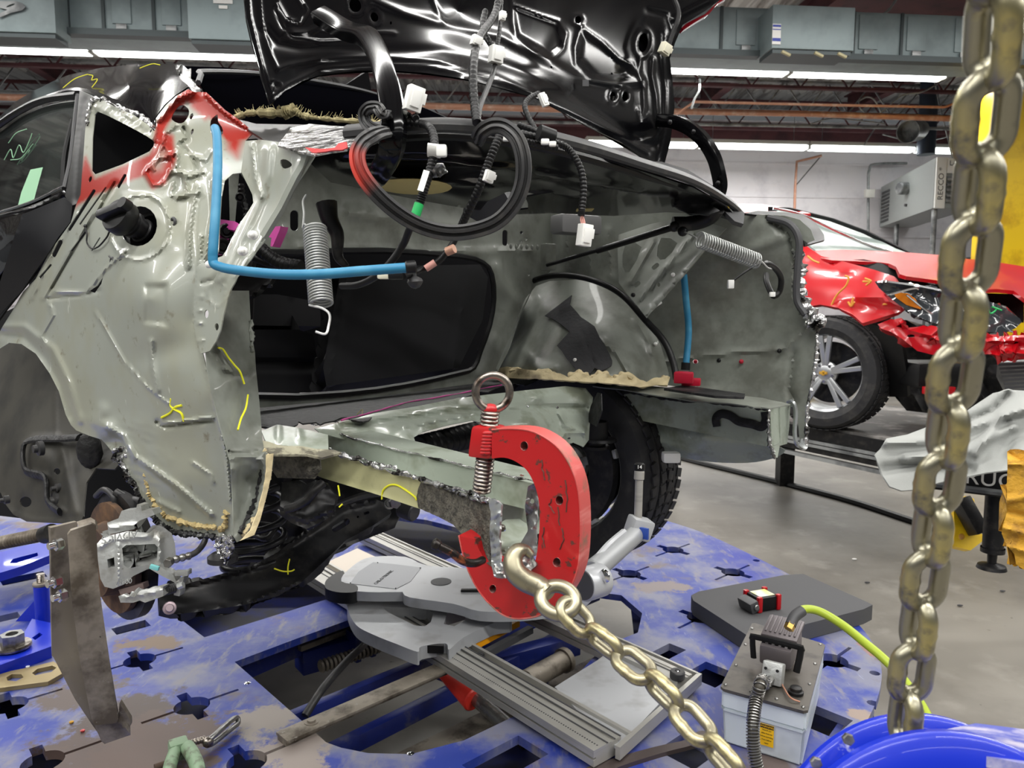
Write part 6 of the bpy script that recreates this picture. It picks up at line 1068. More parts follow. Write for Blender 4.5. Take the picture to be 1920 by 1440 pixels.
mb = MB(); mb.tube(Ds([(726, 250, 1.06), (700, 242, 1.08), (686, 230, 1.09), (682, 214, 1.09), (692, 202, 1.08), (708, 202, 1.07), (716, 212, 1.06), (730, 218, 1.1), (760, 226, 1.12)]), .0075, 8, 8, prof=stripprof, up=(0, -1, 0), tw=None); cpart('weather_strip', mb, 'rubber')
# wiring loom
def corr(pts, r, name, parent=None, m='black_plastic', sm=14):
    P = catmull(Ds(pts), sm); mb = MB(); mb.tube(P, r, 10, 1, rf=lambda L, t, i: r * (1.0 if i % 3 else .82)); return cpart(name, mb, m, parent)
def conn(x, y, d, s_, rot, name, parent, m='white_plastic', rows=2):
    mb = MB(); R3 = Matrix.Rotation(rot, 3, 'Y') @ Matrix.Rotation(.5, 3, 'Z'); q = D(x, y, d); mb.box(q, s_, R3, .0015)
    mb.box(q + R3 @ Vector((s_[0] * .5, -s_[1] * .2, s_[2] * .1)), (s_[0] * .35, s_[1] * .5, s_[2] * .45), R3, .001)
    mb.box(q + R3 @ Vector((0, -s_[1] * .55, 0)), (s_[0] * .6, s_[1] * .2, s_[2] * .7), R3, .001)
    return cpart(name, mb, m, parent)
w1 = corr([(936, -20, 1.36), (932, 15, 1.34), (920, 40, 1.3), (904, 62, 1.25), (893, 85, 1.2), (888, 120, 1.15), (887, 160, 1.12), (890, 200, 1.1), (894, 230, 1.08)], .0068, 'wiring_loom')
corr([(910, 20, 1.34), (905, 50, 1.31), (915, 75, 1.28), (930, 95, 1.27)], .0055, 'loom_branch', w1)
corr([(940, 0, 1.36), (938, 40, 1.33), (935, 70, 1.3), (930, 92, 1.28)], .004, 'loom_branch', w1)
mb = MB(); mb.tube(Ds([(929, 118, 1.27), (922, 145, 1.23), (910, 175, 1.17), (900, 200, 1.12), (896, 225, 1.09)]), .0042, 10, 8); cpart('loom_branch', mb, 'black_plastic', w1)
conn(893, 77, 1.19, (.016, .012, .016), .3, 'connector', w1); conn(930, 103, 1.26, (.022, .016, .028), .1, 'connector', w1); conn(942, 30, 1.3, (.01, .01, .016), .1, 'connector', w1)
mb = MB(); mb.tube(Ds([(1092, 0, 2.0), (1092, 8, 1.98), (1260, 10, 2.2)]), .004, 6, 2)
mb = MB(); mb.tube(Ds([(1263, -5, 2.15), (1272, 20, 2.13), (1270, 40, 2.12), (1262, 60, 2.12), (1254, 84, 2.12)]), .007, 8, 6); lw2 = cpart('loom_branch', mb, 'black_plastic', w1); conn(1247, 92, 2.1, (.03, .02, .03), .4, 'connector', lw2, 'cream_plastic')
mb = MB(); mb.box(D(1098, 156, 1.9), (.016, .004, .016)); cpart('sticker', mb, 'dark_grey', lid)
# loom lying on the shelf and its drops
w2 = corr([(715, 218, 1.12), (750, 228, 1.12), (790, 232, 1.1), (806, 240, 1.06), (814, 262, 1.04), (813, 290, 1.02), (806, 320, 1.01), (797, 350, 1.0), (790, 372, 1.0), (783, 392, 1.0)], .0062, 'wiring_loom')
mb = MB(); mb.tube(Ds([(783, 390, 1.0), (778, 405, 1.0), (766, 434, 1.02), (756, 458, 1.04), (734, 490, 1.05), (705, 518, 1.06), (672, 534, 1.08), (640, 536, 1.1)]), .0052, 10, 8); cpart('loom_branch', mb, 'black_plastic', w2)
mb = MB(); mb.tube(Ds([(786, 382, .998), (779, 404, .998)]), .0066, 12, 2); cpart('green_tape', mb, 'green_tape', w2)
mb = MB(); mb.tube(Ds([(802, 281, 1.01), (826, 284, 1.01)]), .0085, 10, 2, sq=(.7, 1.2)); mb.box(D(828, 283, 1.0), (.014, .012, .016), None, .003); cpart('cable_clip', mb, 'white_plastic', w2)
mb = MB(); q = D(795, 338, .99); mb.beam(D(800, 320, .99), D(788, 358, .985), .008, .0012, (0, -1, .1)); cpart('paper_tag', mb, 'white_plastic', w2)
mb = MB(); sheet(mb, jag([(818, 308), (830, 308), (839, 324), (828, 330), (812, 334), (806, 326)], 1, 2, 2), [], [(818, 308, 1.0), (839, 324, 1.0), (806, 326, 1.02)], .002, 3, [crumple(.01, 6, 4)], 'd'); cpart('foil_scrap', mb, 'raw_steel', w2)
corr([(780, 222, 1.1), (770, 214, 1.12), (760, 216, 1.14), (745, 210, 1.18), (735, 212, 1.2)], .006, 'loom_branch', w2)
mb = MB(); mb.tube(Ds([(772, 214, 1.1), (778, 204, 1.1), (776, 212, 1.1), (764, 206, 1.1)]), .0015, 6, 5); cpart('bare_wires', mb, mat('wire_pink', (206, 150, 140), .5), w2)
conn(776, 186, 1.1, (.024, .018, .036), .25, 'connector', w2); conn(758, 209, 1.12, (.016, .01, .012), .6, 'connector', w2)
w3 = corr([(895, 228, 1.1), (905, 236, 1.08), (920, 246, 1.06), (936, 252, 1.04), (928, 275, 1.03), (916, 305, 1.03), (905, 335, 1.03), (893, 365, 1.04), (876, 400, 1.06), (864, 426, 1.08)], .0062, 'wiring_loom')
mb = MB(); mb.tube(Ds([(864, 426, 1.08), (850, 455, 1.08), (838, 472, 1.08), (822, 490, 1.08), (800, 502, 1.08), (770, 514, 1.06), (756, 518, 1.04)]), .0048, 10, 8); lb = cpart('loom_branch', mb, 'black_plastic', w3)
mb = MB(); mb.tube(Ds([(852, 466, 1.065), (838, 472, 1.07)]), .0068, 10, 2); cpart('cut_end', mb, 'copper', lb)
mb = MB(); mb.tube(Ds([(816, 492, 1.072), (798, 504, 1.072)]), .0052, 10, 2); cpart('bare_wires', mb, 'wire_pink', lb)
mb = MB(); mb.box(D(742, 517, 1.03), (.02, .012, .01), Matrix.Rotation(0, 3, 'Y'), .002); cpart('connector', mb, 'black_plastic', lb)
mb = MB(); mb.box(D(720, 518, 1.03), (.018, .01, .008), None, .003); cpart('connector', mb, 'cream_plastic', lb)
conn(917, 331, 1.015, (.014, .008, .016), .3, 'connector', w3)
mb = MB(); mb.lathe(D(777, 518, 1.06), (0.1, 0, -1), [(.003, -.012), (.0035, 0), (.01, .004), (.0115, .008), (.0095, .012), (.006, .016), (0, .018)], 22); cpart('rubber_grommet', mb, 'rubber', lb)
# loom to the right and its hanging connector
w4 = corr([(936, 252, 1.1), (965, 250, 1.12), (1000, 256, 1.14), (1030, 264, 1.16), (1060, 275, 1.18), (1078, 295, 1.18), (1091, 325, 1.18), (1094, 360, 1.18), (1091, 392, 1.18), (1090, 405, 1.18)], .0058, 'wiring_loom')
corr([(1030, 262, 1.15), (1010, 250, 1.15), (995, 228, 1.16), (984, 200, 1.18), (992, 185, 1.2), (1010, 175, 1.22)], .0045, 'loom_branch', w4)
conn(1019, 187, 1.2, (.011, .008, .022), -.4, 'connector', w4)
corr([(972, 234, 1.16), (1000, 244, 1.15), (1035, 262, 1.15)], .005, 'loom_branch', w4); corr([(980, 262, 1.13), (1010, 270, 1.14), (1045, 277, 1.15)], .005, 'loom_branch', w4)
mb = MB(); mb.tube(Ds([(1010, 248, 1.12), (1038, 258, 1.13)]), .012, 10, 3); cpart('tape_wrap', mb, 'black_plastic', w4)
for k in (-3, 0, 3): mb = MB(); mb.tube(Ds([(1091 + k * .3, 404, 1.18), (1092 + k, 412, 1.18), (1094 + k, 422, 1.18)]), .0012, 6, 4); cpart('bare_wires', mb, 'wire_pink', w4)
conn(1096, 441, 1.17, (.02, .016, .034), .12, 'connector', w4)
for (x, y, s_) in ((952, 258, .01), (1022, 266, .008), (1036, 270, .007)): mb = MB(); mb.box(D(x, y, 1.09), (s_ * 1.5, .01, s_), None, .002); cpart('cable_clip', mb, 'white_plastic', w4)
# ================================================================== clamp, chains, tools
# red C shaped pull clamp: thick plate in the plane seen by the camera
def cplane(px, py, d): return D(px, py, d)
ang = math.radians(-24); CX = Vector((math.cos(ang), math.sin(ang), 0)); CN = Vector((math.sin(ang), -math.cos(ang), 0))  # faces the camera, turned a little
CX = Vector((.88, -.47, 0)).normalized(); CNn = CX.cross(Vector((0, 0, 1))).normalized()
c0 = D(960, 980, 1.0)
def onclamp(px, py, off=0.):
    r = Vector(ray(px, py)); q = Vector(CAMP); t = (c0 - q).dot(CNn) / r.dot(CNn); return q + r * t + CNn * off
def c2(px, py): p = onclamp(px, py) - c0; return (p.dot(CX), p.z)
outer = [(922, 806), (960, 804), (1000, 810), (1040, 834), (1066, 868), (1082, 910), (1088, 960), (1088, 1020), (1082, 1070), (1064, 1112), (1040, 1140), (1005, 1156), (965, 1160), (935, 1148), (905, 1118), (882, 1080), (868, 1040), (860, 1004)]
inner = [(890, 1012), (905, 1042), (930, 1062), (955, 1078), (990, 1080), (1004, 1050), (1010, 1010), (1012, 960), (1006, 920), (990, 885), (968, 866), (945, 858), (922, 860)]
ol = sm2([c2(*p) for p in outer], 4, False) + sm2([c2(*p) for p in inner], 4, False)
def ce(x, y, r=6): return [c2(px, py) for px, py in ell(x, y, r * .9, r * 1.1, 0, 14)]
clamp = Thing('pull_clamp', 'worn red C shaped steel pull clamp with an eye screw gripping the cut frame rail', 'clamp', onclamp(960, 1150))
mb = MB(); mb.prism(ol, [ce(983, 836, 8), ce(1049, 938, 8), ce(1044, 1054, 8), ce(924, 1104, 7)], (c0, CX, Vector((0, 0, 1))), .034, .008)
# bevel look comes from a separate worn rim
cb = clamp.part('clamp_body', mb, 'clamp_red')
sidev = MB(); q = [onclamp(*p, off=-.017) for p in outer]; sidev.tube([onclamp(*p, off=-.017) for p in outer], .017, 4, 5, prof=[(-.14, -1), (.14, -1), (.14, 1), (-.14, 1)], up=CNn.cross(Vector((0, 0, 1))), tw=0)
# worn edge strip following the outer rim
vs = []; fs = []
oo = sm2([c2(*p) for p in outer], 4, False)
for i, (a, b) in enumerate(oo):
    j = min(i + 1, len(oo) - 1); k = max(i - 1, 0); tx, ty = oo[j][0] - oo[k][0], oo[j][1] - oo[k][1]; l = math.hypot(tx, ty); nx, ny = -ty / l, tx / l
    if nx * a + ny * b < 0: nx, ny = -nx, -ny
    base = c0 + CX * (a + nx * .0004) + Vector((0, 0, b + ny * .0004)); vs += [base, base - CNn * .034]
fs = [(2 * i, 2 * i + 2, 2 * i + 3, 2 * i + 1) for i in range(len(oo) - 1)]
mb = MB(); mb.add(vs, fs); clamp.part('worn_rim', mb, 'red_edge', cb)
mb = MB(); mb.tube([c0 + CX * a + Vector((0, 0, b)) + CNn * -.0005 for a, b in oo], .0014, 6, 1); clamp.part('edge_chip', mb, 'red_edge', cb)
for pts in ([(1016, 862), (1018, 882), (1022, 900)], [(1034, 935), (1030, 948), (1040, 962)], [(1020, 988), (1018, 1010), (1022, 1026)], [(1054, 990), (1058, 1010), (1050, 1030)], [(1046, 950), (1050, 985)], [(976, 890), (982, 892)], [(1060, 900), (1064, 930), (1062, 960)]):
    P = [onclamp(x, y, .0004) for x, y in jag(pts, 1.5, 4, 5)]; mb = MB(); mb.tube(P, .0015, 6, 1, sq=(1, .4)); clamp.part('gouge', mb, mat('gouge', (96, 60, 52), .6) if 'gouge' not in MATS else 'gouge', cb)
for (x, y, r) in ((983, 836, 8), (1049, 938, 8), (1044, 1054, 8), (924, 1104, 7)):
    pc_ = ce(x, y, r); n_ = len(pc_); vs = []
    for a, b in pc_: q = c0 + CX * a + Vector((0, 0, b)); vs += [q + CNn * .0005, q - CNn * .02]
    ci = sum((Vector(v) for v in vs[1::2]), Vector()) / n_; mb = MB(); mb.add(vs + [ci], [(2 * i, 2 * ((i + 1) % n_), 2 * ((i + 1) % n_) + 1, 2 * i + 1) for i in range(n_)] + [(2 * i + 1, 2 * ((i + 1) % n_) + 1, 2 * n_) for i in range(n_)]); clamp.part('bore', mb, mat('bore_pale', (206, 176, 168), .5) if 'bore_pale' not in MATS else 'bore_pale', cb)
# nut boss with weld
bt = onclamp(905, 800, -.017); bb = onclamp(897, 860, -.017); dn = (bb - bt).normalized()
mb = MB(); mb.box((bt + bb) / 2, (.036, .036, (bb - bt).length), Matrix((CX, -CNn, -dn)).transposed(), .006); bs_ = clamp.part('screw_boss', mb, 'clamp_red', cb)
mb = MB()
for k in range(7): a = onclamp(916 - k * .8, 812 + k * 6.2, .001); mb.sphere(a, .0058, 10, (1.5, .6, .62))
clamp.part('weld_bead', mb, 'clamp_red', bs_)
# screw with thread and eye
s0 = onclamp(908, 772, -.017); s1 = onclamp(891, 928, -.017); P = [s0.lerp(s1, k / 84) for k in range(85)]
mb = MB(); mb.tube(P, .0125, 20, 1, rf=lambda L, t, i: (.0106, .0128, .0134, .0128)[i % 4]); sc_ = clamp.part('screw', mb, 'screw_steel')
rc = onclamp(912, 738, -.017); mb = MB(); ra = Vector((.985, .17, 0)); mb.tube([rc + (ra * math.cos(t) + Vector((0, 0, 1)) * math.sin(t)) * .0235 for t in [2 * math.pi * k / 40 for k in range(40)]], .0056, 14, 1, closed=True); clamp.part('eye_ring', mb, 'screw_steel', sc_)
mb = MB(); mb.sphere(onclamp(908, 770, -.016), .010, 12, (1.2, 1, .8)); clamp.part('ring_weld', mb, 'clamp_red', sc_)
# ---- chain with hook
def link_mesh(L, W, r):
    h = (L / 2 - W / 2); R = W / 2 - r; P = []
    for k in range(13): t = math.pi / 2 - math.pi * k / 12; P.append(Vector((h + R * math.cos(t), R * math.sin(t), 0)))
    for k in range(13): t = -math.pi / 2 - math.pi * k / 12; P.append(Vector((-h + R * math.cos(t), R * math.sin(t), 0)))
    # straight flanks
    Q = []
    for i, p in enumerate(P):
        Q.append(p)
        if i == 12 or i == 25:
            n_ = P[(i + 1) % 26]
            for j in range(1, 5): Q.append(p.lerp(n_, j / 5))
    mb = MB(); mb.tube(Q, r, 12, 1, closed=True, rf=lambda L_, t, i: r * (1.09 if i in (15,) else 1)); 
    return mb
def chain(th, pts, L, W, r, m, roll0, name='link', start=0.):
    P = catmull(pts, 30); cum = [0]
    for i in range(1, len(P)): cum.append(cum[-1] + (P[i] - P[i - 1]).length)
    def at(s):
        s = max(0, min(cum[-1], s))
        for i in range(1, len(P)):
            if cum[i] >= s: f = (s - cum[i - 1]) / (cum[i] - cum[i - 1] + 1e-9); return P[i - 1].lerp(P[i], f)
        return P[-1]
    pitch = L - 2 * r; n = int((cum[-1] - start) / pitch); src = None; out = []
    for k in range(n):
        c = at(start + pitch * (k + .5)); t = (at(start + pitch * (k + .98)) - at(start + pitch * (k + .02))).normalized()
        view = (c - Vector(CAMP)).normalized(); side = t.cross(view).normalized(); nrm = side.cross(t)
        a = roll0 + (math.pi / 2 if k % 2 else 0) + random.uniform(-.05, .05)
        y = side * math.cos(a) + nrm * math.sin(a); z = t.cross(y)
        M = Matrix((t, y, z)).transposed().to_4x4(); M.translation = c - th.base
        if src is None:
            src = th.part(name, link_mesh(L, W, r), m); 
            for v in src.data.vertices: v.co = v.co + th.base
            src.matrix_local = M; out.append(src)
        else: out.append(th.copy(src, th.o, M))
    return out
hookc = Thing('pull_chain', 'zinc plated chain with a slip hook pulling on the red clamp', 'chain', D(1100, 1180, .9))
pc = [D(1056, 1130, .905), D(1100, 1178, .90), D(1180, 1240, .86), D(1260, 1312, .815), D(1330, 1392, .775), D(1400, 1470, .74), D(1460, 1540, .71)]
chain(hookc, pc, .0585, .040, .0066, 'zinc_gold', .55)
hp_ = [(996, 1042, .945), (984, 1032, .945), (970, 1034, .94), (962, 1050, .935), (966, 1072, .93), (984, 1088, .93), (1006, 1098, .93), (1022, 1106, .925), (1030, 1112, .92)]
mb = MB(); mb.tube(Ds(hp_), .012, 16, 8, rf=lambda L, t, i: .0055 + .0085 * math.sin(min(1, t * 1.5) * math.pi / 2) - .003 * max(0, t - .75) * 4); hk = hookc.part('hook', mb, 'zinc_gold')
rc = D(1046, 1125, .915); ex = (D(1052, 1124, .91) - D(1028, 1110, .92)).normalized(); ey = Vector((.35, .2, -.9)); ey = (ey - ex * ey.dot(ex)).normalized()
a1 = (D(1076, 1138, .91) - rc); a2 = (D(1034, 1149, .905) - rc)
mb = MB(); mb.tube([rc + a1 * math.cos(t) + a2 * math.sin(t) for t in [2 * math.pi * k / 36 for k in range(36)]], .0088, 14, 1, closed=True); hookc.part('hook_eye', mb, 'zinc_gold', hk)
# ---- near hanging chain
nc = Thing('hanging_chain', 'large zinc chain hanging close to the camera at right, into the blue tower head', 'chain', D(1690, 1400, .62))
np_pts = [D(1880, -200, .355), D(1864, 20, .383), D(1850, 200, .41), D(1826, 420, .45), D(1802, 620, .485), D(1770, 850, .53), D(1738, 1060, .57), D(1712, 1240, .60), D(1690, 1400, .62), D(1682, 1480, .63)]
chain(nc, np_pts, .0570, .0375, .0069, 'zinc_chain', .62)
# ---- blue tower head in the foreground
tw = Thing('tower_head', 'glossy blue pulley head of the pulling tower at the bottom right corner', 'tower head', D(1760, 1700, .6))
def disc(cx, cy, dd, Rpx, th_, m, name, par=None, top=0):
    c = D(cx, cy, dd); nn = Vector((0.05, -1, .28)).normalized(); mb = MB(); R_ = Rpx * dd / FPX
    mb.lathe(c + nn * th_ / 2, -nn, [(0, 0), (R_ * .8, 0), (R_ * .97, .0005), (R_, .004), (R_, th_ - .003), (R_ - .003, th_), (0, th_)], 72); return tw.part(name, mb, m, par), c, nn, R_
dA, cA, nA, rA = disc(1790, 1765, .56, 372, .014, 'bright_blue', 'front_cheek')
dB, cB, nB, rB = disc(1735, 1660, .69, 304, .014, 'bright_blue', 'rear_cheek')
mb = MB(); sheet(mb, [(1770, 1368), (1830, 1356), (1960, 1372), (1960, 1440), (1800, 1408), (1740, 1402)], [], [(1770, 1368, .69), (1960, 1372, .69), (1800, 1408, .585), (1960, 1440, .565)], .008, 8, [], 'd'); tw.part('top_plate', mb, mat('worn_blue', (72, 82, 160), .5, 0, [((168, 164, 184), 24, .42, .6, 6)]))
mb = MB(); mb.cyl(cA - Vector((0, 0, .04)), cB - Vector((0, -.01, .02)), .07, n=32); tw.part('pulley_drum', mb, 'bright_blue')
for x, y in ((1588, 1384), (1528, 1428)):
    mb = MB(); q = D(x, y, .6); mb.cyl(q, q + Vector((-.001, -.006, .002)), .0046, n=6, bev=.0008); tw.part('hex_bolt', mb, 'raw_steel')
mb = MB(); mb.cyl(Vector((cB.x + .03, cB.y, 0)), Vector((cB.x + .03, cB.y, cB.z - .06)), .05, n=32); tw.part('tower_post', mb, 'bright_blue')
# ---- steel bracket stand at the left
st = Thing('steel_stand', 'bare steel angle bracket stand bolted together at the lower left in front of the brake', 'stand', Z(212, 1385, DZ))
mb = MB(); dd = [(95, 985, 1.12), (180, 985, 1.12), (125, 990, 1.10), (210, 1390, 1.22), (100, 1230, 1.2), (245, 1370, 1.22)]
sheet(mb, [(95, 990), (144, 978), (148, 1000), (128, 1000), (127, 1010), (146, 1160), (164, 1240), (186, 1330), (196, 1392), (172, 1358), (140, 1310), (100, 1232), (97, 1230)], [ell(117, 1016, 3, 4), ell(112, 1092, 3, 4), ell(124, 1112, 3, 4)], [(95, 990, 1.10), (144, 980, 1.14), (97, 1230, 1.17), (190, 1392, 1.24), (146, 1240, 1.19)], .006, 9, [], 'd'); s1_ = st.part('side_plate', mb, 'steel_plate')
mb = MB(); sheet(mb, [(127, 1003), (133, 995), (172, 982), (180, 985), (186, 1100), (205, 1240), (222, 1348), (218, 1356), (178, 1360), (172, 1350), (150, 1240), (134, 1120)], [ell(188, 1194, 1.5, 2)], [(127, 1003, 1.09), (180, 985, 1.11), (134, 1120, 1.11), (186, 1100, 1.13), (172, 1350, 1.2), (222, 1348, 1.21)], .006, 8, [], 'd'); st.part('front_plate', mb, 'steel_plate', s1_)
mb = MB(); sheet(mb, [(174, 1352), (222, 1344), (224, 1318), (244, 1350), (245, 1378), (196, 1395), (190, 1390)], [], [(174, 1352, 1.215), (244, 1350, 1.22), (196, 1395, 1.235)], .008, 7, [ridge([(222, 1350), (240, 1372)], 3, .006)], 'd'); st.part('foot', mb, 'steel_plate')
mb = MB(); sheet(mb, [(144, 978), (170, 970), (178, 975), (180, 990), (170, 984), (150, 1000)], [], [(144, 978, 1.15), (178, 975, 1.15), (150, 1000, 1.14)], .006, 7, [], 'd'); st.part('top_tab', mb, 'steel_plate')
for (x, y) in ((117, 1018), (114, 1088), (124, 1114)):
    mb = MB(); q = D(x, y, 1.11); n_ = Vector((-.5, -.85, 0)).normalized(); mb.cyl(q, q + n_ * .012, .0095, n=6, bev=.0015); mb.cyl(q + n_ * .012, q + n_ * .02, .0055, n=12); st.part('hex_bolt', mb, 'chrome')
# threaded spindle and blue side brackets at the far left
sp_ = Thing('threaded_spindle', 'greasy threaded spindle lying behind the steel stand at the left edge', 'spindle', D(30, 1015, 1.4))
a = D(-30, 1024, 1.4); b = D(92, 1000, 1.36); mb = MB(); mb.tube([a.lerp(b, k / 90) for k in range(91)], .012, 14, 1, rf=lambda L, t, i: (.0105, .012, .013, .012)[i % 4]); sp_.part('thread', mb, 'steel_plate')
mb = MB(); mb.cyl(D(84, 1003, 1.36), D(98, 998, 1.35), .016, n=18); sp_.part('collar', mb, 'black_steel')
for k, (pts, z, lb) in enumerate((([(-40, 1045), (60, 1020), (96, 1015), (96, 1040), (40, 1062), (-40, 1086)], .62, 'upper blue clamp arm plate at the left edge with a slotted hole'), ([(-40, 1235), (40, 1196), (60, 1160), (96, 1168), (96, 1212), (30, 1236), (-40, 1262)], .535, 'lower blue clamp base plate at the left edge under the washer nut'))):
    mb = MB(); h = [[zxy(18, 1056, z), zxy(24, 1048, z), zxy(70, 1036, z), zxy(72, 1042, z), zxy(30, 1056, z)]] if k == 0 else [[zxy(60, 1196, z), zxy(74, 1186, z), zxy(80, 1190, z), zxy(66, 1200, z)]]
    mb.prism([zxy(x, y, z) for x, y in pts], h, ((0, 0, z), (1, 0, 0), (0, 1, 0)), .03 if k == 0 else .034); single('clamp_plate', mb, 'bright_blue', lb, 'clamp plate', Z(20, 1080 if k == 0 else 1230, z), 'blue clamp plates')
mb = MB(); a = Z(82, 1172, DZ); mb.cyl(a, a + Vector((0, 0, .13)), .022, n=24, bev=.002); bp_ = Thing('clamp_post', 'short blue clamp post with threaded top behind the steel stand', 'post', a); bp_.part('post_body', mb, 'bright_blue')
mb = MB(); mb.cyl(a + Vector((0, 0, .13)), a + Vector((0, 0, .142)), .024, n=24, bev=.003); bp_.part('post_cap', mb, 'steel_plate'); mb = MB(); mb.tube([a + Vector((0, 0, .142 + .002 * k)) for k in range(14)], .012, 12, 1, rf=lambda L, t, i: .012 if i % 2 else .0105); bp_.part('threaded_top', mb, 'screw_steel')
mb = MB(); q = Z(70, 1165, DZ); mb.add([q, q + Vector((-.07, .0, 0)), q + Vector((.01, 0, .085)), q + Vector((0, .012, 0)), q + Vector((-.07, .012, 0)), q + Vector((.01, .012, .085))], [(0, 1, 2), (5, 4, 3), (0, 3, 4, 1), (1, 4, 5, 2), (2, 5, 3, 0)]); bp_.part('gusset', mb, 'bright_blue')
# big nut with washer
nt_ = Thing('flange_nut', 'large steel hex nut on a round washer at the left edge', 'nut', Z(24, 1212, .54))
q = Z(24, 1214, .54); mb = MB(); mb.lathe(q, (0, 0, 1), [(.018, 0), (.046, 0), (.048, .005), (.046, .011), (.018, .011)], 32); nt_.part('washer', mb, 'screw_steel')
mb = MB(); q2 = q + Vector((0, 0, .011)); mb.prism([(.031 * math.cos(t), .031 * math.sin(t)) for t in [k * math.pi / 3 + .3 for k in range(6)]], [[(.016 * math.cos(t), .016 * math.sin(t)) for t in [k * math.pi / 10 for k in range(20)]]], (q2 + Vector((0, 0, .030)), (1, 0, 0), (0, 1, 0)), .030); nt_.part('hex_body', mb, 'raw_steel')
# slotted flat wrench
zz = DZ + .012; wr = [(-20, 1270), (20, 1258), (60, 1250), (100, 1240), (116, 1250), (118, 1262), (90, 1278), (0, 1290), (-20, 1294)]
mb = MB(); mb.prism([zxy(x, y, zz) for x, y in wr], [[zxy(x, y, zz) for x, y in hset] for hset in ([(12, 1270), (22, 1264), (40, 1264), (44, 1270), (30, 1277), (14, 1276)], [(60, 1262), (70, 1254), (98, 1248), (106, 1252), (96, 1260), (66, 1266)])], ((0, 0, zz), (1, 0, 0), (0, 1, 0)), .011); single('flat_wrench', mb, mat('brass_steel', (150, 134, 96), .4, .6), 'flat brass coloured wrench plate with hexagonal openings left of the stand foot', 'wrench', Z(50, 1284, DZ))
# green eye bolt clamp lying on the deck
gc = Thing('eye_bolt_clamp', 'small green clamp with a steel eye bolt lying on the deck, bottom left', 'clamp', Z(350, 1420, DZ))
a = Z(330, 1402, DZ + .03); b = Z(385, 1385, DZ + .028); mb = MB(); mb.tube([a.lerp(b, k / 40) for k in range(41)], .0075, 12, 1, rf=lambda L, t, i: (.0066, .0076, .008, .0076)[i % 4]); eb = gc.part('threaded_bolt', mb, 'screw_steel')
ee = [Z(388, 1388, DZ + .02), Z(398, 1382, DZ + .03), Z(432, 1352, DZ + .03), Z(444, 1346, DZ + .02), Z(446, 1356, DZ + .012), Z(434, 1366, DZ + .012), Z(404, 1390, DZ + .012), Z(392, 1396, DZ + .012)]
mb = MB(); mb.tube(ee, .0062, 12, 6, closed=True); gc.part('eye', mb, 'raw_steel', eb); mb = MB(); mb.sphere(Z(390, 1391, DZ + .022), .013, 12); gc.part('eye_root', mb, 'screw_steel', eb)
mb = MB(); mb.box(Z(335, 1404, DZ + .026), (.04, .035, .04), Matrix.Rotation(.6, 3, 'Z'), .006); mb.tube([Z(350, 1400, DZ + .035), Z(362, 1418, DZ + .035), Z(372, 1450, DZ + .03), Z(360, 1500, DZ + .03)], .016, 10, 6, sq=(1, .8)); mb.tube([Z(330, 1405, DZ + .03), Z(318, 1440, DZ + .03), Z(310, 1500, DZ + .03)], .014, 10, 5); gc.part('clamp_frame', mb, 'green_paint')
mb = MB(); a = Z(318, 1430, DZ + .02); mb.cyl(a, Z(290, 1440, DZ + .02), .008, n=12); gc.part('pin', mb, 'rust')
# ---- measuring gauge on the deck
G = Thing('measuring_gauge', 'silver measuring gauge with long aluminium rails and a swivel arm lying under the car', 'measuring gauge', Z(1000, 1250, DZ))
gz = DZ + .05
def gp(px, py, z=gz): return Z(px, py, z)
def rail_x(p0, p1, wd, m='aluminium'):
    a = gp(*p0); b = gp(*p1); x = (b - a); x.z = 0; L = x.length; x.normalize(); y = Vector((0, 0, 1)).cross(x); mb = MB()
    # extrusion profile with slots, swept along the rail
    pr = [(-.5, -1), (.5, -1), (.5, -.1), (.42, -.1), (.42, -.85), (.12, -.85), (.12, -.2), (.2, -.2), (.2, 0), (.05, 0), (.05, -.06), (-.05, -.06), (-.05, 0), (-.5, 0), (-.5, -.45), (-.44, -.45), (-.44, -.6), (-.5, -.6)]
    P0 = [a + y * u * wd + Vector((0, 0, v * .038)) for u, v in pr]; P1 = [p + x * L for p in P0]; n = len(pr); fs = [(i, (i + 1) % n, n + (i + 1) % n, n + i) for i in range(n)]
    mb.add(P0 + P1, fs)
    from mathutils.geometry import tessellate_polygon
    t = tessellate_polygon([[Vector((u, v, 0)) for u, v in pr]]); mb.add(P1, t); mb.add(P0, t)
    return mb, a, b, x, y
mb, a1_, b1_, x1_, y1_ = rail_x((556, 1040), (1150, 1388), .125); G.part('near_rail', mb, 'aluminium')
for v_ in (-.018, .006, .024):
    mb = MB(); mb.beam(a1_ + y1_ * v_ + Vector((0, 0, .001)), b1_ + y1_ * v_ + Vector((0, 0, .001)), .0035, .0015); G.part('rail_groove', mb, 'dark_grey')
mb = MB(); L = (b1_ - a1_).length
for k in range(100):
    p = a1_ + x1_ * (L - .01 - k * .0075) - y1_ * .0415 ; mb.box(p, (.003, .003, .0015), Matrix((x1_, y1_, Vector((0, 0, 1)))).transposed())
o = G.part('scale_teeth', mb, 'dark_grey'); o['kind'] = 'stuff'
mb, a2_, b2_, x2_, y2_ = rail_x((690, 996), (1290, 1268), .09); G.part('far_rail', mb, 'aluminium')
mb = MB(); mb.beam(a2_ + y2_ * -.012 + Vector((0, 0, .001)), b2_ + y2_ * -.012 + Vector((0, 0, .001)), .0035, .0015); G.part('rail_groove', mb, 'dark_grey')
pz = gz - .012
mb = MB(); mb.prism([zxy(x, y, pz) for x, y in ((1040, 1288), (1052, 1300), (1140, 1392), (1160, 1400), (1290, 1262), (1150, 1215), (1120, 1238))], [], ((0, 0, pz), (1, 0, 0), (0, 1, 0)), .008); G.part('end_plate', mb, 'gauge_grey')
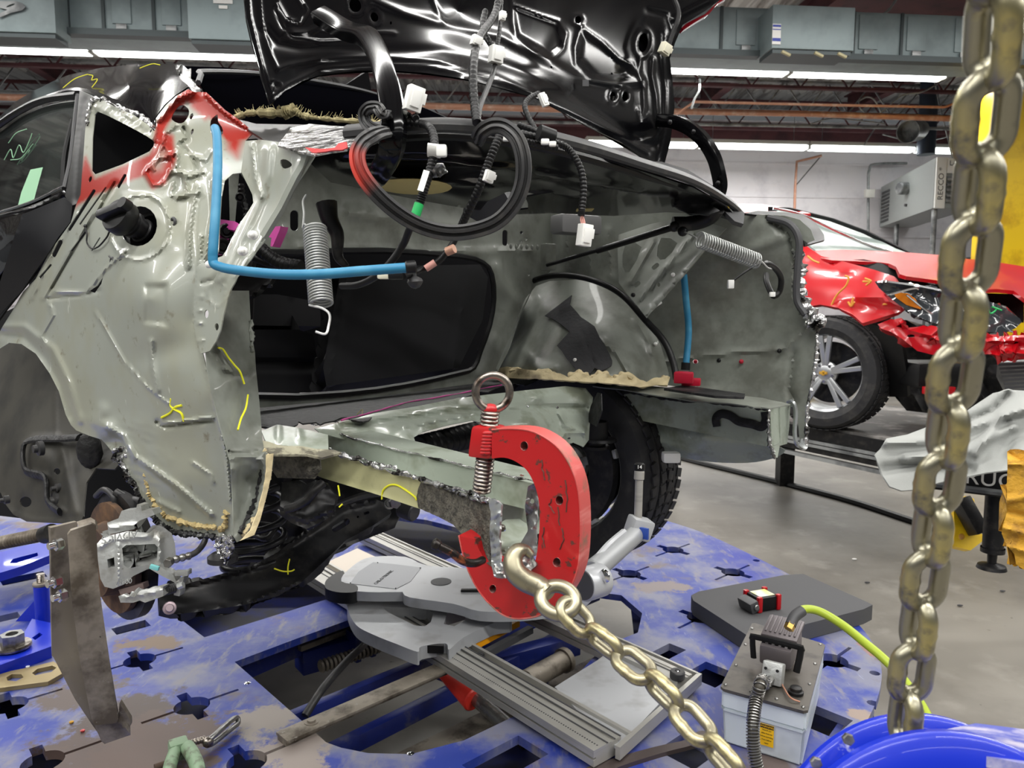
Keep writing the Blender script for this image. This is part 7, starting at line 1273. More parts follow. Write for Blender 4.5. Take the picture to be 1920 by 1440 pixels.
mb = MB(); mb.beam(gp(1158, 1412, gz - .02), gp(1312, 1272, gz - .02), .012, .03); G.part('end_bar', mb, 'aluminium')
mb = MB(); q = gp(1270, 1272, gz + .0); mb.lathe(q, (0, 0, 1), [(.006, .0), (.018, 0), (.0195, .003), (.0195, .018), (.017, .021), (.007, .021), (.006, .015), (0, .015)], 28); wb = G.part('rubber_buffer', mb, 'rubber')
mb = MB(); mb.sphere(q + Vector((0, 0, .017)), .005, 10); G.part('screw', mb, 'chrome', wb)
mb = MB(); mb.beam(gp(880, 1216, gz - .02), gp(972, 1168, gz - .02), .012, .02); G.part('orange_bar', mb, 'orange_strip')
mb = MB(); mb.beam(gp(900, 1232, gz - .02), gp(995, 1180, gz - .02), .02, .02); G.part('cross_bar', mb, 'dark_grey')
mb = MB(); mb.prism([zxy(x, y, gz - .02) for x, y in ((600, 1060), (670, 1028), (760, 1070), (720, 1110), (660, 1120))], [], ((0, 0, gz - .02), (1, 0, 0), (0, 1, 0)), .006); G.part('shelf_plate', mb, mat('gauge_plate', (190, 180, 168), .45, .3))
# carriage (round body) and swivel head
hz = gz + .03
co = sm2([(652, 1142), (668, 1172), (700, 1190), (745, 1208), (783, 1222), (790, 1212), (835, 1206), (842, 1218), (868, 1196), (925, 1168), (960, 1160), (940, 1130), (880, 1100), (760, 1090), (680, 1106), (654, 1122)], 4)
mb = MB(); mb.prism([zxy(x, y, hz) for x, y in co], [[zxy(x, y, hz) for x, y in ((716, 1138), (800, 1140), (812, 1150), (808, 1166), (797, 1174), (778, 1173), (728, 1148))], [zxy(x, y, hz) for x, y in ((838, 1150), (872, 1140), (900, 1146), (852, 1174), (832, 1170))]], ((0, 0, hz), (1, 0, 0), (0, 1, 0)), .038); car_ = G.part('carriage', mb, 'gauge_grey')
mb = MB(); mb.box(gp(812, 1216, hz - .012), (.06, .012, .022), Matrix.Rotation(-.1, 3, 'Z')); G.part('carriage_window', mb, 'black_plastic', car_)
a_z = hz + .052
arm_ = [(630, 1092), (668, 1056), (700, 1044), (760, 1044), (800, 1060), (880, 1066), (930, 1080), (1040, 1094), (1060, 1080), (1100, 1075), (1115, 1092), (1100, 1118), (1050, 1136), (980, 1146), (900, 1146), (850, 1132), (768, 1120), (755, 1110), (750, 1110), (690, 1110), (632, 1104)]
mb = MB(); mb.prism(sm2([zxy(x, y, a_z) for x, y in arm_], 3), [], ((0, 0, a_z), (1, 0, 0), (0, 1, 0)), .03); head = G.part('swivel_head', mb, 'gauge_grey')
mb = MB(); mb.prism([zxy(x, y, a_z + .0012) for x, y in ((656, 1094), (672, 1072), (690, 1060), (700, 1054), (742, 1058), (790, 1064), (770, 1090), (742, 1104))], [], ((0, 0, a_z + .0012), (1, 0, 0), (0, 1, 0)), .002); hpn = G.part('head_panel', mb, mat('panel_grey', (140, 142, 146), .35, .4), head)
o_ = gp(720, 1082, a_z + .0016); xv = (gp(736, 1066, a_z) - gp(700, 1094, a_z)).normalized(); G.part('lettering', text_mb('CAR-O-TRONIC', o_, xv, Vector((0, 0, 1)).cross(xv), .018, .0004), 'dark_grey', hpn)
for (x, y) in ((657, 1093), (708, 1055), (788, 1065), (742, 1103)): mb = MB(); mb.sphere(gp(x, y, a_z + .002), .0022, 8); G.part('screw', mb, 'black_steel', hpn)
mb = MB(); mb.lathe(gp(827, 1091, a_z), (0, 0, 1), [(.033, 0), (.033, .0016), (0, .002)], 36); G.part('disc_cover', mb, 'dark_grey', head)
mb = MB(); bz = a_z + .001
mb.prism(sm2([zxy(x, y, bz) for x, y in ((609, 1098), (613, 1086), (634, 1072), (645, 1072), (640, 1090), (668, 1097), (668, 1109), (640, 1111), (616, 1106))], 3), [], ((0, 0, bz), (1, 0, 0), (0, 1, 0)), .036); G.part('rubber_bumper', mb, 'black_plastic', head)
mb = MB(); mb.beam(gp(864, 1108, a_z + .001), gp(905, 1108, a_z + .001), .018, .012, bev=.004); G.part('handle_slot', mb, 'black_plastic', head)
# elbow and measuring arm
el = D(1108, 1092, 1.42); mb = MB(); ax_ = (Vector(CAMP) - el).normalized(); axh = Vector((ax_.x - .95, ax_.y, .05)).normalized(); mb.lathe(el - axh * .03, axh, [(0, 0), (.03, 0), (.032, .003), (.032, .05), (.03, .053), (0, .053)], 32); eb_ = G.part('elbow_joint', mb, 'gauge_grey')
mb = MB(); mb.lathe(el + axh * .0232, axh, [(.028, 0), (.028, .0015), (0, .002)], 32); G.part('elbow_cover', mb, 'dark_grey', eb_)
mb = MB(); q = D(1134, 1080, 1.40); mb.lathe(q, axh, [(0, .006), (.006, .006), (.012, .003), (.013, 0)], 20); G.part('screw', mb, 'chrome', eb_)
mb = MB(); mb.cyl(D(1112, 1070, 1.45), D(1208, 988, 1.62), .022, .019, n=24, bev=.003); G.part('upper_arm', mb, mat('arm_grey', (160, 162, 164), .4, .3), eb_)
mb = MB(); mb.tube([D(1108, 1062, 1.46), D(1140, 1024, 1.5), D(1170, 998, 1.56)], .008, 8, 5); G.part('arm_strut', mb, 'gauge_grey', eb_)
mb = MB(); q = D(1198, 990, 1.6); mb.box(q, (.05, .04, .045), Matrix.Rotation(.3, 3, 'Y') @ Matrix.Rotation(.3, 3, 'Z'), .006); pr_ = G.part('probe_block', mb, 'gauge_grey', eb_)
mb = MB(); mb.box(D(1207, 1000, 1.575), (.006, .022, .024), Matrix.Rotation(.9, 3, 'Z'), .001); G.part('badge', mb, mat('badge_blue', (40, 70, 150), .4), pr_)
mb = MB(); a = D(1196, 978, 1.6); b = D(1199, 885, 1.6); mb.cyl(a, b, .0085, n=20); mb.cyl(D(1198, 900, 1.6), D(1199, 882, 1.6), .011, n=20, bev=.002); G.part('probe_tube', mb, 'aluminium', pr_)
mb = MB(); mb.cyl(D(1199, 884, 1.6), D(1199, 868, 1.6), .0115, n=20, bev=.003); pt = G.part('probe_tip', mb, 'black_plastic', pr_)
G.part('lettering', text_mb('14', D(1199, 876, 1.586), (1, 0, 0), (0, 0, 1), .011, .0004), 'white_plastic', pt)
# ---- foam pad, lamp
fz = DZ + .052; fo = [(1294, 1120), (1300, 1112), (1480, 1078), (1500, 1076), (1628, 1128), (1637, 1138), (1500, 1182), (1440, 1205), (1420, 1205), (1380, 1176)]
mb = MB(); mb.prism(sm2([zxy(x, y, fz) for x, y in [(1296, 1116), (1310, 1109), (1470, 1078), (1506, 1076), (1620, 1126), (1636, 1134), (1620, 1142), (1450, 1186), (1416, 1196), (1402, 1192), (1300, 1126)]], 1), [], ((0, 0, fz), (1, 0, 0), (0, 1, 0)), .05); single('foam_pad', mb, 'foam', 'thick dark grey foam pad lying on the right side of the blue deck', 'pad', Z(1450, 1200, DZ))
wl_ = Thing('work_light', 'small red and black cordless work light lying on the foam pad', 'work light', Z(1425, 1140, fz))
o0 = Z(1436, 1143, fz + .0); fx = (Z(1470, 1136, fz) - Z(1412, 1146, fz)).normalized(); fy = Vector((0, 0, 1)).cross(fx); RM = Matrix((fx, fy, Vector((0, 0, 1)))).transposed()
mb = MB(); mb.box(o0 + Vector((0, 0, .024)) + fy * .02, (.078, .07, .044), RM, .006); lb_ = wl_.part('lamp_case', mb, 'black_plastic')
for dx, dy in ((-.036, -.013), (.036, -.013), (-.036, .053), (.036, .053)): mb = MB(); mb.box(o0 + fx * dx + fy * dy + Vector((0, 0, .026)), (.016, .014, .05), RM, .004); wl_.part('corner_guard', mb, 'car_red', lb_)
mb = MB(); mb.box(o0 + Vector((0, 0, .047)) + fy * .02, (.058, .05, .002), RM, .001); wl_.part('lens', mb, 'light_lens', lb_)
mb = MB(); mb.box(o0 + fx * -.058 + fy * .012 + Vector((0, 0, .022)), (.032, .066, .036), RM @ Matrix.Rotation(-.3, 3, 'Y'), .006); wl_.part('pivot_base', mb, 'dark_grey')
mb = MB(); q = o0 + fx * -.056 - fy * .022 + Vector((0, 0, .024)); mb.cyl(q, q - fy * .006, .009, n=18, bev=.002); wl_.part('pivot_screw', mb, 'raw_steel')
# ---- air hydraulic pump on its reservoir
PB = Thing('hydraulic_pump', 'foot operated air hydraulic pump on a white plastic reservoir, lower right of the deck', 'pump', Z(1440, 1400, DZ))
hR = .135
lidc = [(1353, 1288), (1395, 1200), (1410, 1180), (1545, 1214), (1540, 1240), (1515, 1334)]
def rc_(px, py, z): p = Z(px, py, z); return (p.x, p.y)
lz = DZ + hR
L4 = [(1353, 1292), (1512, 1336), (1545, 1212), (1412, 1172)]
L4p = [Z(x, y, lz) for x, y in L4]
B4 = [p.lerp(sum(L4p, Vector()) / 4, .07) for p in L4p]; vs = [Vector((p.x, p.y, lz)) for p in L4p] + [Vector((p.x, p.y, lz - .045)) for p in L4p] + [Vector((p.x, p.y, lz - .048)) for p in [p.lerp(sum(L4p, Vector()) / 4, .02) for p in L4p]] + [Vector((p.x, p.y, DZ + .001)) for p in B4]
fs = []
for r_i in range(3):
    for k in range(4): a = 4 * r_i + k; b = 4 * r_i + (k + 1) % 4; fs.append((a, b, b + 4, a + 4))
bm = bmesh.new(); bv = [bm.verts.new(v) for v in vs]
for f in fs + [(3, 2, 1, 0), (12, 13, 14, 15)]: bm.faces.new([bv[i] for i in f])
bmesh.ops.bevel(bm, geom=bm.edges[:], offset=.005, segments=2, affect='EDGES'); bm.verts.index_update()
mb = MB(); mb.add([v.co.copy() for v in bm.verts], [[v.index for v in f.verts] for f in bm.faces]); bm.free(); res = PB.part('reservoir', mb, 'reservoir')
mb = MB(); cen = sum(L4p, Vector()) / 4; lp = [cen + (p - cen) * 1.03 for p in L4p]; lp2 = []
for k in range(4):
    a, b, c_ = lp[k - 1], lp[k], lp[(k + 1) % 4]; lp2 += [b + (a - b).normalized() * .008, b + (c_ - b).normalized() * .008]
mb.prism([(p.x, p.y) for p in lp2], [], ((0, 0, lz + .005), (1, 0, 0), (0, 1, 0)), .006); plid = PB.part('lid', mb, mat('lid_grey', (88, 84, 78), .4, .3, [((62, 60, 56), 14, .5, .65, 4)]))
for (x, y) in ((1360, 1283), (1408, 1296), (1456, 1310), (1506, 1325), (1518, 1282), (1528, 1244), (1380, 1246), (1398, 1208), (1410, 1178), (1538, 1208)):
    mb = MB(); mb.sphere(Z(x, y, lz + .006), .004, 8, (1, 1, .6)); PB.part('lid_screw', mb, 'raw_steel', plid)
px_ = (L4p[1] - L4p[0]).normalized(); py_ = Vector((0, 0, 1)).cross(px_); PR = Matrix((px_, py_, Vector((0, 0, 1)))).transposed()
o1 = Z(1458, 1238, lz + .02)
mb = MB(); mb.box(o1 + Vector((0, 0, .025)) + py_ * .03, (.075, .12, .05), PR @ Matrix.Rotation(.12, 3, 'X'), .008); pmp = PB.part('pump_motor', mb, mat('pump_grey', (104, 98, 100), .4, .3))
mb = MB(); pedal_c = o1 + Vector((0, 0, .062)) + py_ * .045; PT = PR @ Matrix.Rotation(.22, 3, 'X'); mb.box(pedal_c, (.085, .088, .01), PT, .004); ped = PB.part('foot_pedal', mb, 'pump_grey', pmp)
for k in range(7): mb = MB(); mb.box(pedal_c + PT @ Vector((-.034 + .0113 * k, .004, .006)), (.005, .07, .005), PT, .001); PB.part('pedal_rib', mb, 'pump_grey', ped)
fr_ = o1 + Vector((0, 0, .046)) - py_ * .02
mb = MB(); mb.tube([fr_ + px_ * -.052 + Vector((0, 0, -.045)), fr_ + px_ * -.056 + Vector((0, 0, .0)), fr_ + px_ * -.05 + Vector((0, 0, .008)), fr_ + px_ * .05 + Vector((0, 0, .008)), fr_ + px_ * .056, fr_ + px_ * .05 + Vector((0, 0, -.05)) - py_ * .01], .0055, 8, 3, sq=(1, 1.4)); PB.part('pedal_bar', mb, 'black_plastic', pmp)
for k in range(5): mb = MB(); mb.box(fr_ + px_ * (-.03 + .015 * k) + Vector((0, 0, .002)) + py_ * .01, (.008, .02, .01), PR, .002); PB.part('pedal_tooth', mb, 'black_plastic', pmp)
mb = MB(); o2 = Z(1450, 1262, lz + .028); mb.box(o2, (.045, .035, .05), PR @ Matrix.Rotation(-.35, 3, 'X'), .004); vb = PB.part('valve_block', mb, 'cast_alu', pmp)
for k in (-.012, .014): mb = MB(); q = o2 + px_ * k + Vector((0, 0, .018)) - py_ * .022; mb.cyl(q, q - py_ * .003 + Vector((0, 0, .001)), .0035, n=12); PB.part('socket_screw', mb, 'black_steel', vb)
f0 = o2 - py_ * .018 + Vector((0, 0, -.006)); fd = (-py_ * .8 + Vector((0, 0, -.25)) - px_ * .18).normalized()
mb = MB(); mb.cyl(f0, f0 + fd * .02, .010, n=6, bev=.001); mb.cyl(f0 + fd * .02, f0 + fd * .03, .0085, n=14); fit = PB.part('hose_fitting', mb, 'raw_steel', vb)
hp3 = [f0 + fd * .025, D(1430, 1275, 1.34), D(1418, 1310, 1.30), D(1412, 1360, 1.27), D(1414, 1410, 1.26), D(1424, 1460, 1.25), D(1440, 1540, 1.24)]
P = catmull(hp3, 24); mb = MB(); mb.tube(P, .0085, 12, 1); PB.part('pressure_hose', mb, mat('hose_dark', (70, 66, 58), .5), fit)
# spring guard: helix about the hose
P2 = []; Pd = catmull(hp3, 150); acc = 0; fr = None
for i in range(1, len(Pd)):
    t = (Pd[i] - Pd[i - 1]); acc += t.length; t.normalize(); fr = t.orthogonal().normalized() if fr is None else (fr - t * fr.dot(t)).normalized(); b_ = t.cross(fr); a = acc / .0046 * 2 * math.pi; P2.append(Pd[i] + (fr * math.cos(a) + b_ * math.sin(a)) * .0105)
mb = MB(); mb.tube(P2, .0013, 5, 1); PB.part('spring_guard', mb, 'raw_steel', fit)
q = Z(1492, 1300, lz + .006); mb = MB(); mb.lathe(q, (0, 0, 1), [(.017, 0), (.017, .006), (.013, .008), (.013, .014), (.009, .016), (0, .016)], 12); fcap = PB.part('filler_cap', mb, 'black_steel', plid)
P = [o2 + px_ * .02 + Vector((0, 0, -.02)), Z(1470, 1290, lz + .012), Z(1482, 1308, lz + .012), Z(1500, 1316, lz + .008)]; mb = MB(); mb.tube(P, .0018, 6, 6); PB.part('cap_tether', mb, 'copper', fcap)
# warning label on the front wall of the reservoir
fo_ = (L4p[0].lerp(L4p[1], .53)); fo_ = Vector((fo_.x, fo_.y, lz - .078)) ; nrm_ = -py_; uu = Vector((0, 0, 1)); fo_ = fo_ + py_ * .004
c_ = (D(1438, 1378, 1) - Vector(CAMP)); den = c_.dot(nrm_); 
tt = ((Vector((L4p[0].x, L4p[0].y, 0)) + py_ * .0035) - Vector(CAMP)).dot(nrm_) / den; lc = Vector(CAMP) + c_ * tt + nrm_ * .002
mb = MB(); mb.box(lc, (.03, .0012, .05), PR, .0004); lbl = PB.part('warning_label', mb, 'label_yellow', res)
mb = MB(); mb.box(lc + uu * .0205 + nrm_ * .001, (.03, .001, .008), PR); PB.part('label_header', mb, 'ink', lbl)
PB.part('lettering', text_mb('WARNING', lc + uu * .0205 + nrm_ * .0018, px_, uu, .0062, .0003), 'label_yellow', lbl)
for k, tx in enumerate(('Read all you', 'safety fluid and', 'before operating', 'if you before', 'repair')): PB.part('lettering', text_mb(tx, lc + uu * (.012 - .0075 * k) + nrm_ * .0012, px_, uu, .004, .0002), 'ink', lbl)
# air hose: yellow, with coupling
ah = Thing('air_hose', 'yellow green air hose arching from the pump down behind the hanging chain', 'hose', Z(1440, 1180, DZ))
hs_ = [D(1486, 1166, 1.56), D(1494, 1150, 1.57), D(1512, 1142, 1.58), D(1540, 1148, 1.58), D(1580, 1172, 1.55), D(1620, 1204, 1.5), D(1660, 1238, 1.46), D(1700, 1282, 1.42), D(1740, 1345, 1.36), D(1765, 1420, 1.3), D(1780, 1500, 1.25)]
mb = MB(); mb.tube(hs_, .0088, 16, 8); ah.part('hose_body', mb, 'lime')
mb = MB(); mb.tube([D(1482, 1172, 1.555), D(1490, 1156, 1.565), D(1504, 1145, 1.575)], .0115, 14, 5); ah.part('hose_sleeve', mb, 'dark_grey'); mb = MB(); mb.cyl(D(1478, 1180, 1.55), D(1484, 1168, 1.556), .0105, n=6, bev=.001); ah.part('brass_fitting', mb, mat('brass', (196, 160, 90), .3, .9))
# black bar at the bottom
bw = Thing('pry_bar', 'dark brown steel bar with hooked end lying at the bottom under the chain', 'bar', Z(1230, 1420, DZ))
mb = MB(); zb_ = DZ + .01
mb.prism(sm2([zxy(x, y, zb_) for x, y in [(1080, 1450), (1130, 1428), (1220, 1402), (1290, 1386), (1300, 1376), (1316, 1370), (1340, 1376), (1350, 1392), (1336, 1390), (1318, 1386), (1302, 1396), (1240, 1412), (1160, 1438), (1110, 1464)]], 3), [], ((0, 0, zb_), (1, 0, 0), (0, 1, 0)), .01); bw.part('bar_body', mb, 'brown_steel')
for i, (x, y, c_) in enumerate(((134, 1354, 'leather'), (155, 1370, 'clamp_red'), (52, 1250, 'white_plastic'))): mb = MB(); mb.sphere(Z(x, y, DZ + .003), .006, 7, (1, 1, .5)); single('debris_chip', mb, c_, ['yellowish paint chip on the deck left of the stand foot', 'red paint chip on the deck beside the stand foot', 'pale chip on the deck by the left wrench'][i], 'chip', Z(x, y, DZ), 'chips on the deck')
# ================================================================== red car on its rack
RZ = .775
rc = Thing('red_car', 'damaged bright red car with its front bumper removed, on the rack behind at right', 'car', D(1560, 800, 4.6))
def rp(name, outl, ctrl, m, t=.02, step=14, rel=(), holes=(), parent=None, lab=None):
    mb = MB(); sheet(mb, outl, list(holes), ctrl, t, step, rel, 'd'); return rc.part(name, mb, m, parent, lab)
rd = [(1400, 400, 6.2), (1500, 480, 5.0), (1500, 590, 4.7), (1560, 580, 4.45), (1709, 576, 4.1), (1681, 528, 4.15), (1620, 600, 4.25), (1530, 470, 5.0), (1650, 500, 4.6)]
fend = rp('front_fender', [(1440, 440), (1500, 452), (1525, 470), (1540, 480), (1580, 490), (1640, 506), (1676, 518), (1682, 528), (1662, 530), (1640, 527), (1648, 534), (1690, 562), (1710, 577), (1690, 584), (1617, 606), (1599, 590), (1571, 577), (1538, 571), (1510, 576), (1440, 590)], rd, 'car_red', .02, 9, [ridge([(1490, 505), (1560, 507), (1602, 512)], 5, .03), ridge([(1575, 562), (1640, 556), (1700, 570)], 6, .03), bulge(1640, 580, 40, 12, -.04), ridge([(1500, 540), (1600, 545), (1690, 570)], 14, .03)])
mk = lambda x, y: 4.1 + (1700 - x) * .003
for s_ in ([(1514, 480), (1524, 488), (1536, 493)], [(1585, 517), (1591, 521), (1586, 536), (1570, 552), (1560, 570), (1560, 577)], [(1618, 528), (1632, 528)], [(1622, 522), (1633, 527), (1624, 535)], [(1600, 558), (1596, 572)], [(1590, 566), (1596, 574), (1602, 566)], [(1654, 562), (1668, 568)], [(1660, 560), (1669, 568), (1656, 571)]):
    P = [D(x, y, mk(x, y) - .03) for x, y in s_]; mb = MB(); mb.tube(P, .006, 6, 4); rc.part('marker_stroke', mb, mat('marker_orange', (214, 150, 60), .6) if 'marker_orange' not in MATS else 'marker_orange', fend)
rp('hood', [(1525, 470), (1580, 468), (1640, 470), (1700, 473), (1760, 478), (1800, 484), (1860, 490), (1960, 506), (1960, 580), (1920, 560), (1901, 545), (1870, 542), (1800, 545), (1767, 527), (1700, 518), (1687, 514), (1680, 500), (1666, 494), (1651, 492), (1610, 490), (1560, 488), (1540, 484)], [(1525, 470, 5.2), (1700, 473, 5.4), (1960, 506, 4.9), (1687, 514, 4.25), (1800, 545, 3.95), (1920, 560, 3.85), (1560, 488, 4.8)], 'car_red', .02, 10, [ridge([(1560, 476), (1700, 486), (1790, 520)], 7, .05), ridge([(1740, 478), (1850, 496), (1940, 540)], 7, .05), bulge(1800, 500, 50, 14, .05), ridge([(1685, 506), (1760, 520), (1900, 545)], 5, .04), crumple(.015, 60, 3, [(1640, 470), (1960, 500), (1960, 580), (1660, 520)], 20)])
rp('inner_fender', [(1550, 488), (1620, 486), (1680, 500), (1690, 516), (1800, 548), (1920, 552), (1920, 600), (1700, 570), (1640, 520), (1590, 500)], [(1550, 488, 4.9), (1920, 552, 4.3), (1700, 570, 4.5)], 'black_plastic', .02, 20)
rp('headlamp', sm2([(1640, 528), (1680, 530), (1760, 543), (1820, 557), (1870, 570), (1900, 590), (1916, 604), (1880, 624), (1800, 616), (1740, 602), (1700, 582), (1665, 555)], 2), [(1640, 528, 4.1), (1760, 543, 3.95), (1916, 604, 3.85), (1740, 602, 3.95)], 'lens_smoke', .05, 9, [ridge([(1645, 530), (1720, 538), (1800, 556), (1880, 575)], 5, .02), crumple(.02, 20, 4)])
hlp = rp('headlamp_trim', [(1645, 530), (1660, 529), (1720, 537), (1800, 553), (1830, 562), (1800, 562), (1720, 546), (1680, 540), (1660, 538)], [(1645, 530, 4.03), (1720, 540, 3.93), (1830, 562, 3.84)], 'chrome', .01, 8)
rp('side_marker', [(1676, 550), (1700, 551), (1715, 562), (1726, 580), (1700, 572), (1680, 558)], [(1676, 550, 4.0), (1726, 580, 3.93), (1700, 551, 3.95)], 'amber', .01, 7)
for pl in ([(1670, 552), (1712, 541), (1722, 543)], [(1700, 553), (1745, 588), (1758, 586)], [(1780, 600), (1830, 605), (1900, 622)], [(1884, 575), (1900, 590), (1912, 602)], [(1860, 572), (1884, 576), (1890, 590), (1906, 603), (1880, 612), (1850, 596)]):
    mb = MB(); mb.tube([D(x, y, 3.86 if x > 1760 else 3.93) for x, y in pl], .006, 6, 5); rc.part('chrome_strip', mb, 'chrome', hlp)
mb = MB(); mb.tube([D(x, y, 3.82) for x, y in ((1852, 580), (1858, 588), (1868, 580), (1860, 575), (1878, 582))], .004, 6, 3); rc.part('marker_stroke', mb, 'green_tape', hlp)
rp('roof', [(1300, 396), (1390, 382), (1430, 383), (1480, 390), (1520, 400), (1480, 400), (1420, 396), (1300, 410)], [(1300, 396, 7), (1520, 400, 6.2), (1390, 382, 7.0)], 'car_red', .02, 14)
rp('windshield', [(1460, 392), (1500, 396), (1560, 412), (1620, 436), (1680, 466), (1702, 474), (1640, 470), (1530, 470), (1490, 440), (1440, 420)], [(1460, 392, 6.4), (1702, 474, 5.8), (1530, 470, 5.2)], mat('windshield', (118, 128, 124), .3, 0, [((150, 158, 154), 3, .45, .6, 3)], spec=.2), .01, 14)
rp('windshield_pillar', [(1440, 388), (1480, 390), (1560, 410), (1625, 434), (1706, 474), (1694, 474), (1618, 438), (1556, 415), (1480, 397), (1440, 396)], [(1440, 388, 6.5), (1706, 474, 5.9), (1560, 410, 6.2)], 'black_plastic', .02, 9)
for pl in ([(1450, 390), (1500, 402), (1560, 430), (1620, 456), (1672, 472)],): mb = MB(); mb.tube([D(x, y, 5.7) for x, y in pl], .012, 6, 5); rc.part('glass_trim', mb, 'chrome')
# bumper beam and rail, red
rp('crash_beam', [(1646, 608), (1660, 602), (1690, 596), (1694, 604), (1680, 612), (1700, 618), (1740, 628), (1790, 634), (1840, 636), (1880, 630), (1960, 626), (1960, 674), (1900, 672), (1860, 664), (1800, 664), (1760, 668), (1720, 658), (1690, 634), (1670, 622), (1652, 616)], [(1646, 608, 4.1), (1790, 634, 3.85), (1960, 640, 3.6), (1760, 668, 3.9)], 'car_red', .06, 7, [ridge([(1690, 606), (1760, 636), (1850, 640), (1960, 632)], 4, .03), ridge([(1850, 672), (1885, 660), (1960, 664)], 4, .03), crumple(.03, 18, 4)], [ell(1846, 645, 6, 6), ell(1880, 645, 4, 5), ell(1906, 645, 4, 5), ell(1880, 661, 4, 5), ell(1903, 660, 4, 5), ell(1708, 630, 7, 3), ell(1748, 638, 6, 5)])
rp('radiator', [(1870, 680), (1960, 676), (1960, 790), (1905, 780), (1868, 706)], [(1870, 680, 3.85), (1960, 676, 3.7), (1905, 780, 3.9)], 'galv', .04, 12)
mb = MB()
for k in range(14): mb.beam(D(1872 + k * 2, 684 + k * 7.2, 3.80), D(1960, 680 + k * 7.2, 3.66), .004, .012)
rc.part('radiator_fins', mb, 'dark_grey')
rp('splash_guard', [(1620, 604), (1650, 612), (1690, 640), (1700, 700), (1702, 744), (1668, 744), (1664, 690), (1650, 640)], [(1620, 604, 4.3), (1702, 744, 4.25), (1650, 612, 4.2)], 'black_plastic', .02, 10)
rp('underbody', [(1600, 600), (1700, 600), (1800, 660), (1960, 670), (1960, 800), (1700, 770), (1640, 700)], [(1600, 600, 5.2), (1960, 670, 4.4), (1700, 770, 5.0)], 'black_steel', .05, 16, [crumple(.12, 30, 4)])
rp('body_side', [(1380, 480), (1500, 500), (1500, 560), (1490, 700), (1380, 740)], [(1380, 395, 6.6), (1560, 440, 5.4), (1540, 700, 5.2), (1380, 740, 6.0)], 'car_red', .02, 30)
mb = MB(); mb.box(D(1745, 700, 4.2), (.3, .3, .14), None, .03); rc.part('engine_undertray', mb, 'black_plastic')
mb = MB(); mb.box(D(1760, 732, 4.0), (.16, .04, .04), None, .004); rc.part('red_bracket', mb, 'car_red')
wx_ = Vector((.74, .67, 0)).normalized(); wc = D(1556, 698, 4.58)
wheel(rc, wc, wx_, .345, .225, 'wheel_silver', True, 5, rimR=.68)
mb = MB(); q = wc - wx_ * .088; u_ = Vector((0, 0, 1)); s_ = u_.cross(wx_)
mb.box(q, (.05, .004, .018), Matrix((s_, wx_, u_)).transposed(), .002); mb.box(q, (.018, .004, .03), Matrix((s_, wx_, u_)).transposed(), .002); rc.part('hub_badge', mb, 'leather')
# ---- rack under the red car
rk = Thing('vehicle_rack', 'long black and silver drive-on rack carrying the red car', 'rack', D(1500, 870, 4.2))
a = D(1180, 745, 5.2); 
def zp(px, py, z): return Z(px, py, z)
ra_, rb_ = zp(1200, 742, RZ), zp(1760, 838, RZ); ra2, rb2 = zp(1330, 718, RZ), zp(1900, 790, RZ)
dz_ = Vector((0, 0, 1))
mb = MB(); mb.add([ra_, rb_, rb2, ra2] + [p - dz_ * .03 for p in (ra_, rb_, rb2, ra2)], [(0, 1, 2, 3), (7, 6, 5, 4), (0, 4, 5, 1), (1, 5, 6, 2), (2, 6, 7, 3), (3, 7, 4, 0)]); rk.part('runway', mb, mat('runway', (86, 84, 82), .6, .2, [((150, 146, 142), 5, .5, .66, 6)]))
for dzz, hh, m_ in ((.05, .07, 'black_steel'), (.10, .018, 'galv'), (.125, .018, 'galv'), (.155, .03, 'black_steel'), (.2, .02, 'galv')):
    mb = MB(); mb.beam(ra_ - dz_ * dzz, rb_ - dz_ * dzz, .05 if m_ == 'galv' else .03, hh); rk.part('side_rail', mb, m_)
fb = D(1990, 905, 3.2); fa = D(1740, 905, 3.45)
mb = MB(); mb.beam(D(1700, 880, 3.5), D(2000, 912, 3.1), .1, .14, bev=.006); bm_ = rk.part('cross_beam', mb, 'black_steel')
mb = MB(); mb.beam(D(1700, 898, 3.47), D(2000, 936, 3.07), .14, .014); rk.part('beam_flange', mb, 'galv', bm_)
p0, p1 = D(1820, 893, 3.26), D(1900, 903, 3.15); xt = (p1 - p0).normalized(); yt = Vector((0, 0, 1)); nt2 = xt.cross(yt); tp = D(1858, 899, 3.2)
rk.part('lettering', text_mb('TRUCK', tp + nt2 * .012, xt, yt, .09, .001, 1.05), 'white_plastic', bm_)
mb = MB(); a = D(1868, 925, 3.3); b = D(1861, 1035, 3.3); mb.cyl(a, b, .042, n=24); lg = rk.part('leg', mb, 'black_steel')
mb = MB(); mb.lathe(b, (0, 0, -1), [(.048, -.02), (.048, 0), (.02, .004), (.018, .05), (.055, .06), (.06, .075), (0, .075)], 24); rk.part('leg_foot', mb, 'black_steel', lg)
mb = MB(); sheet(mb, [(1788, 950), (1810, 930), (1826, 935), (1840, 1000), (1848, 1010), (1820, 1032), (1786, 1024), (1790, 1000)], [ell(1803, 1006, 6, 6)], [(1788, 950, 3.55), (1848, 1010, 3.5), (1786, 1024, 3.5)], .06, 9, [], 'd'); rk.part('jack_bracket', mb, 'yellow_paint')
mb = MB(); mb.beam(D(1800, 935, 3.5), D(1836, 1000, 3.45), .06, .1, (0, -1, 0), .006); rk.part('jack_arm', mb, 'black_steel')
for x in (1240, 1480): 
    mb = MB(); p = zp(x, 800, .6); mb.box((p.x + .2, p.y + .6, .28), (.12, .12, .56)); rk.part('leg', mb, 'black_steel')
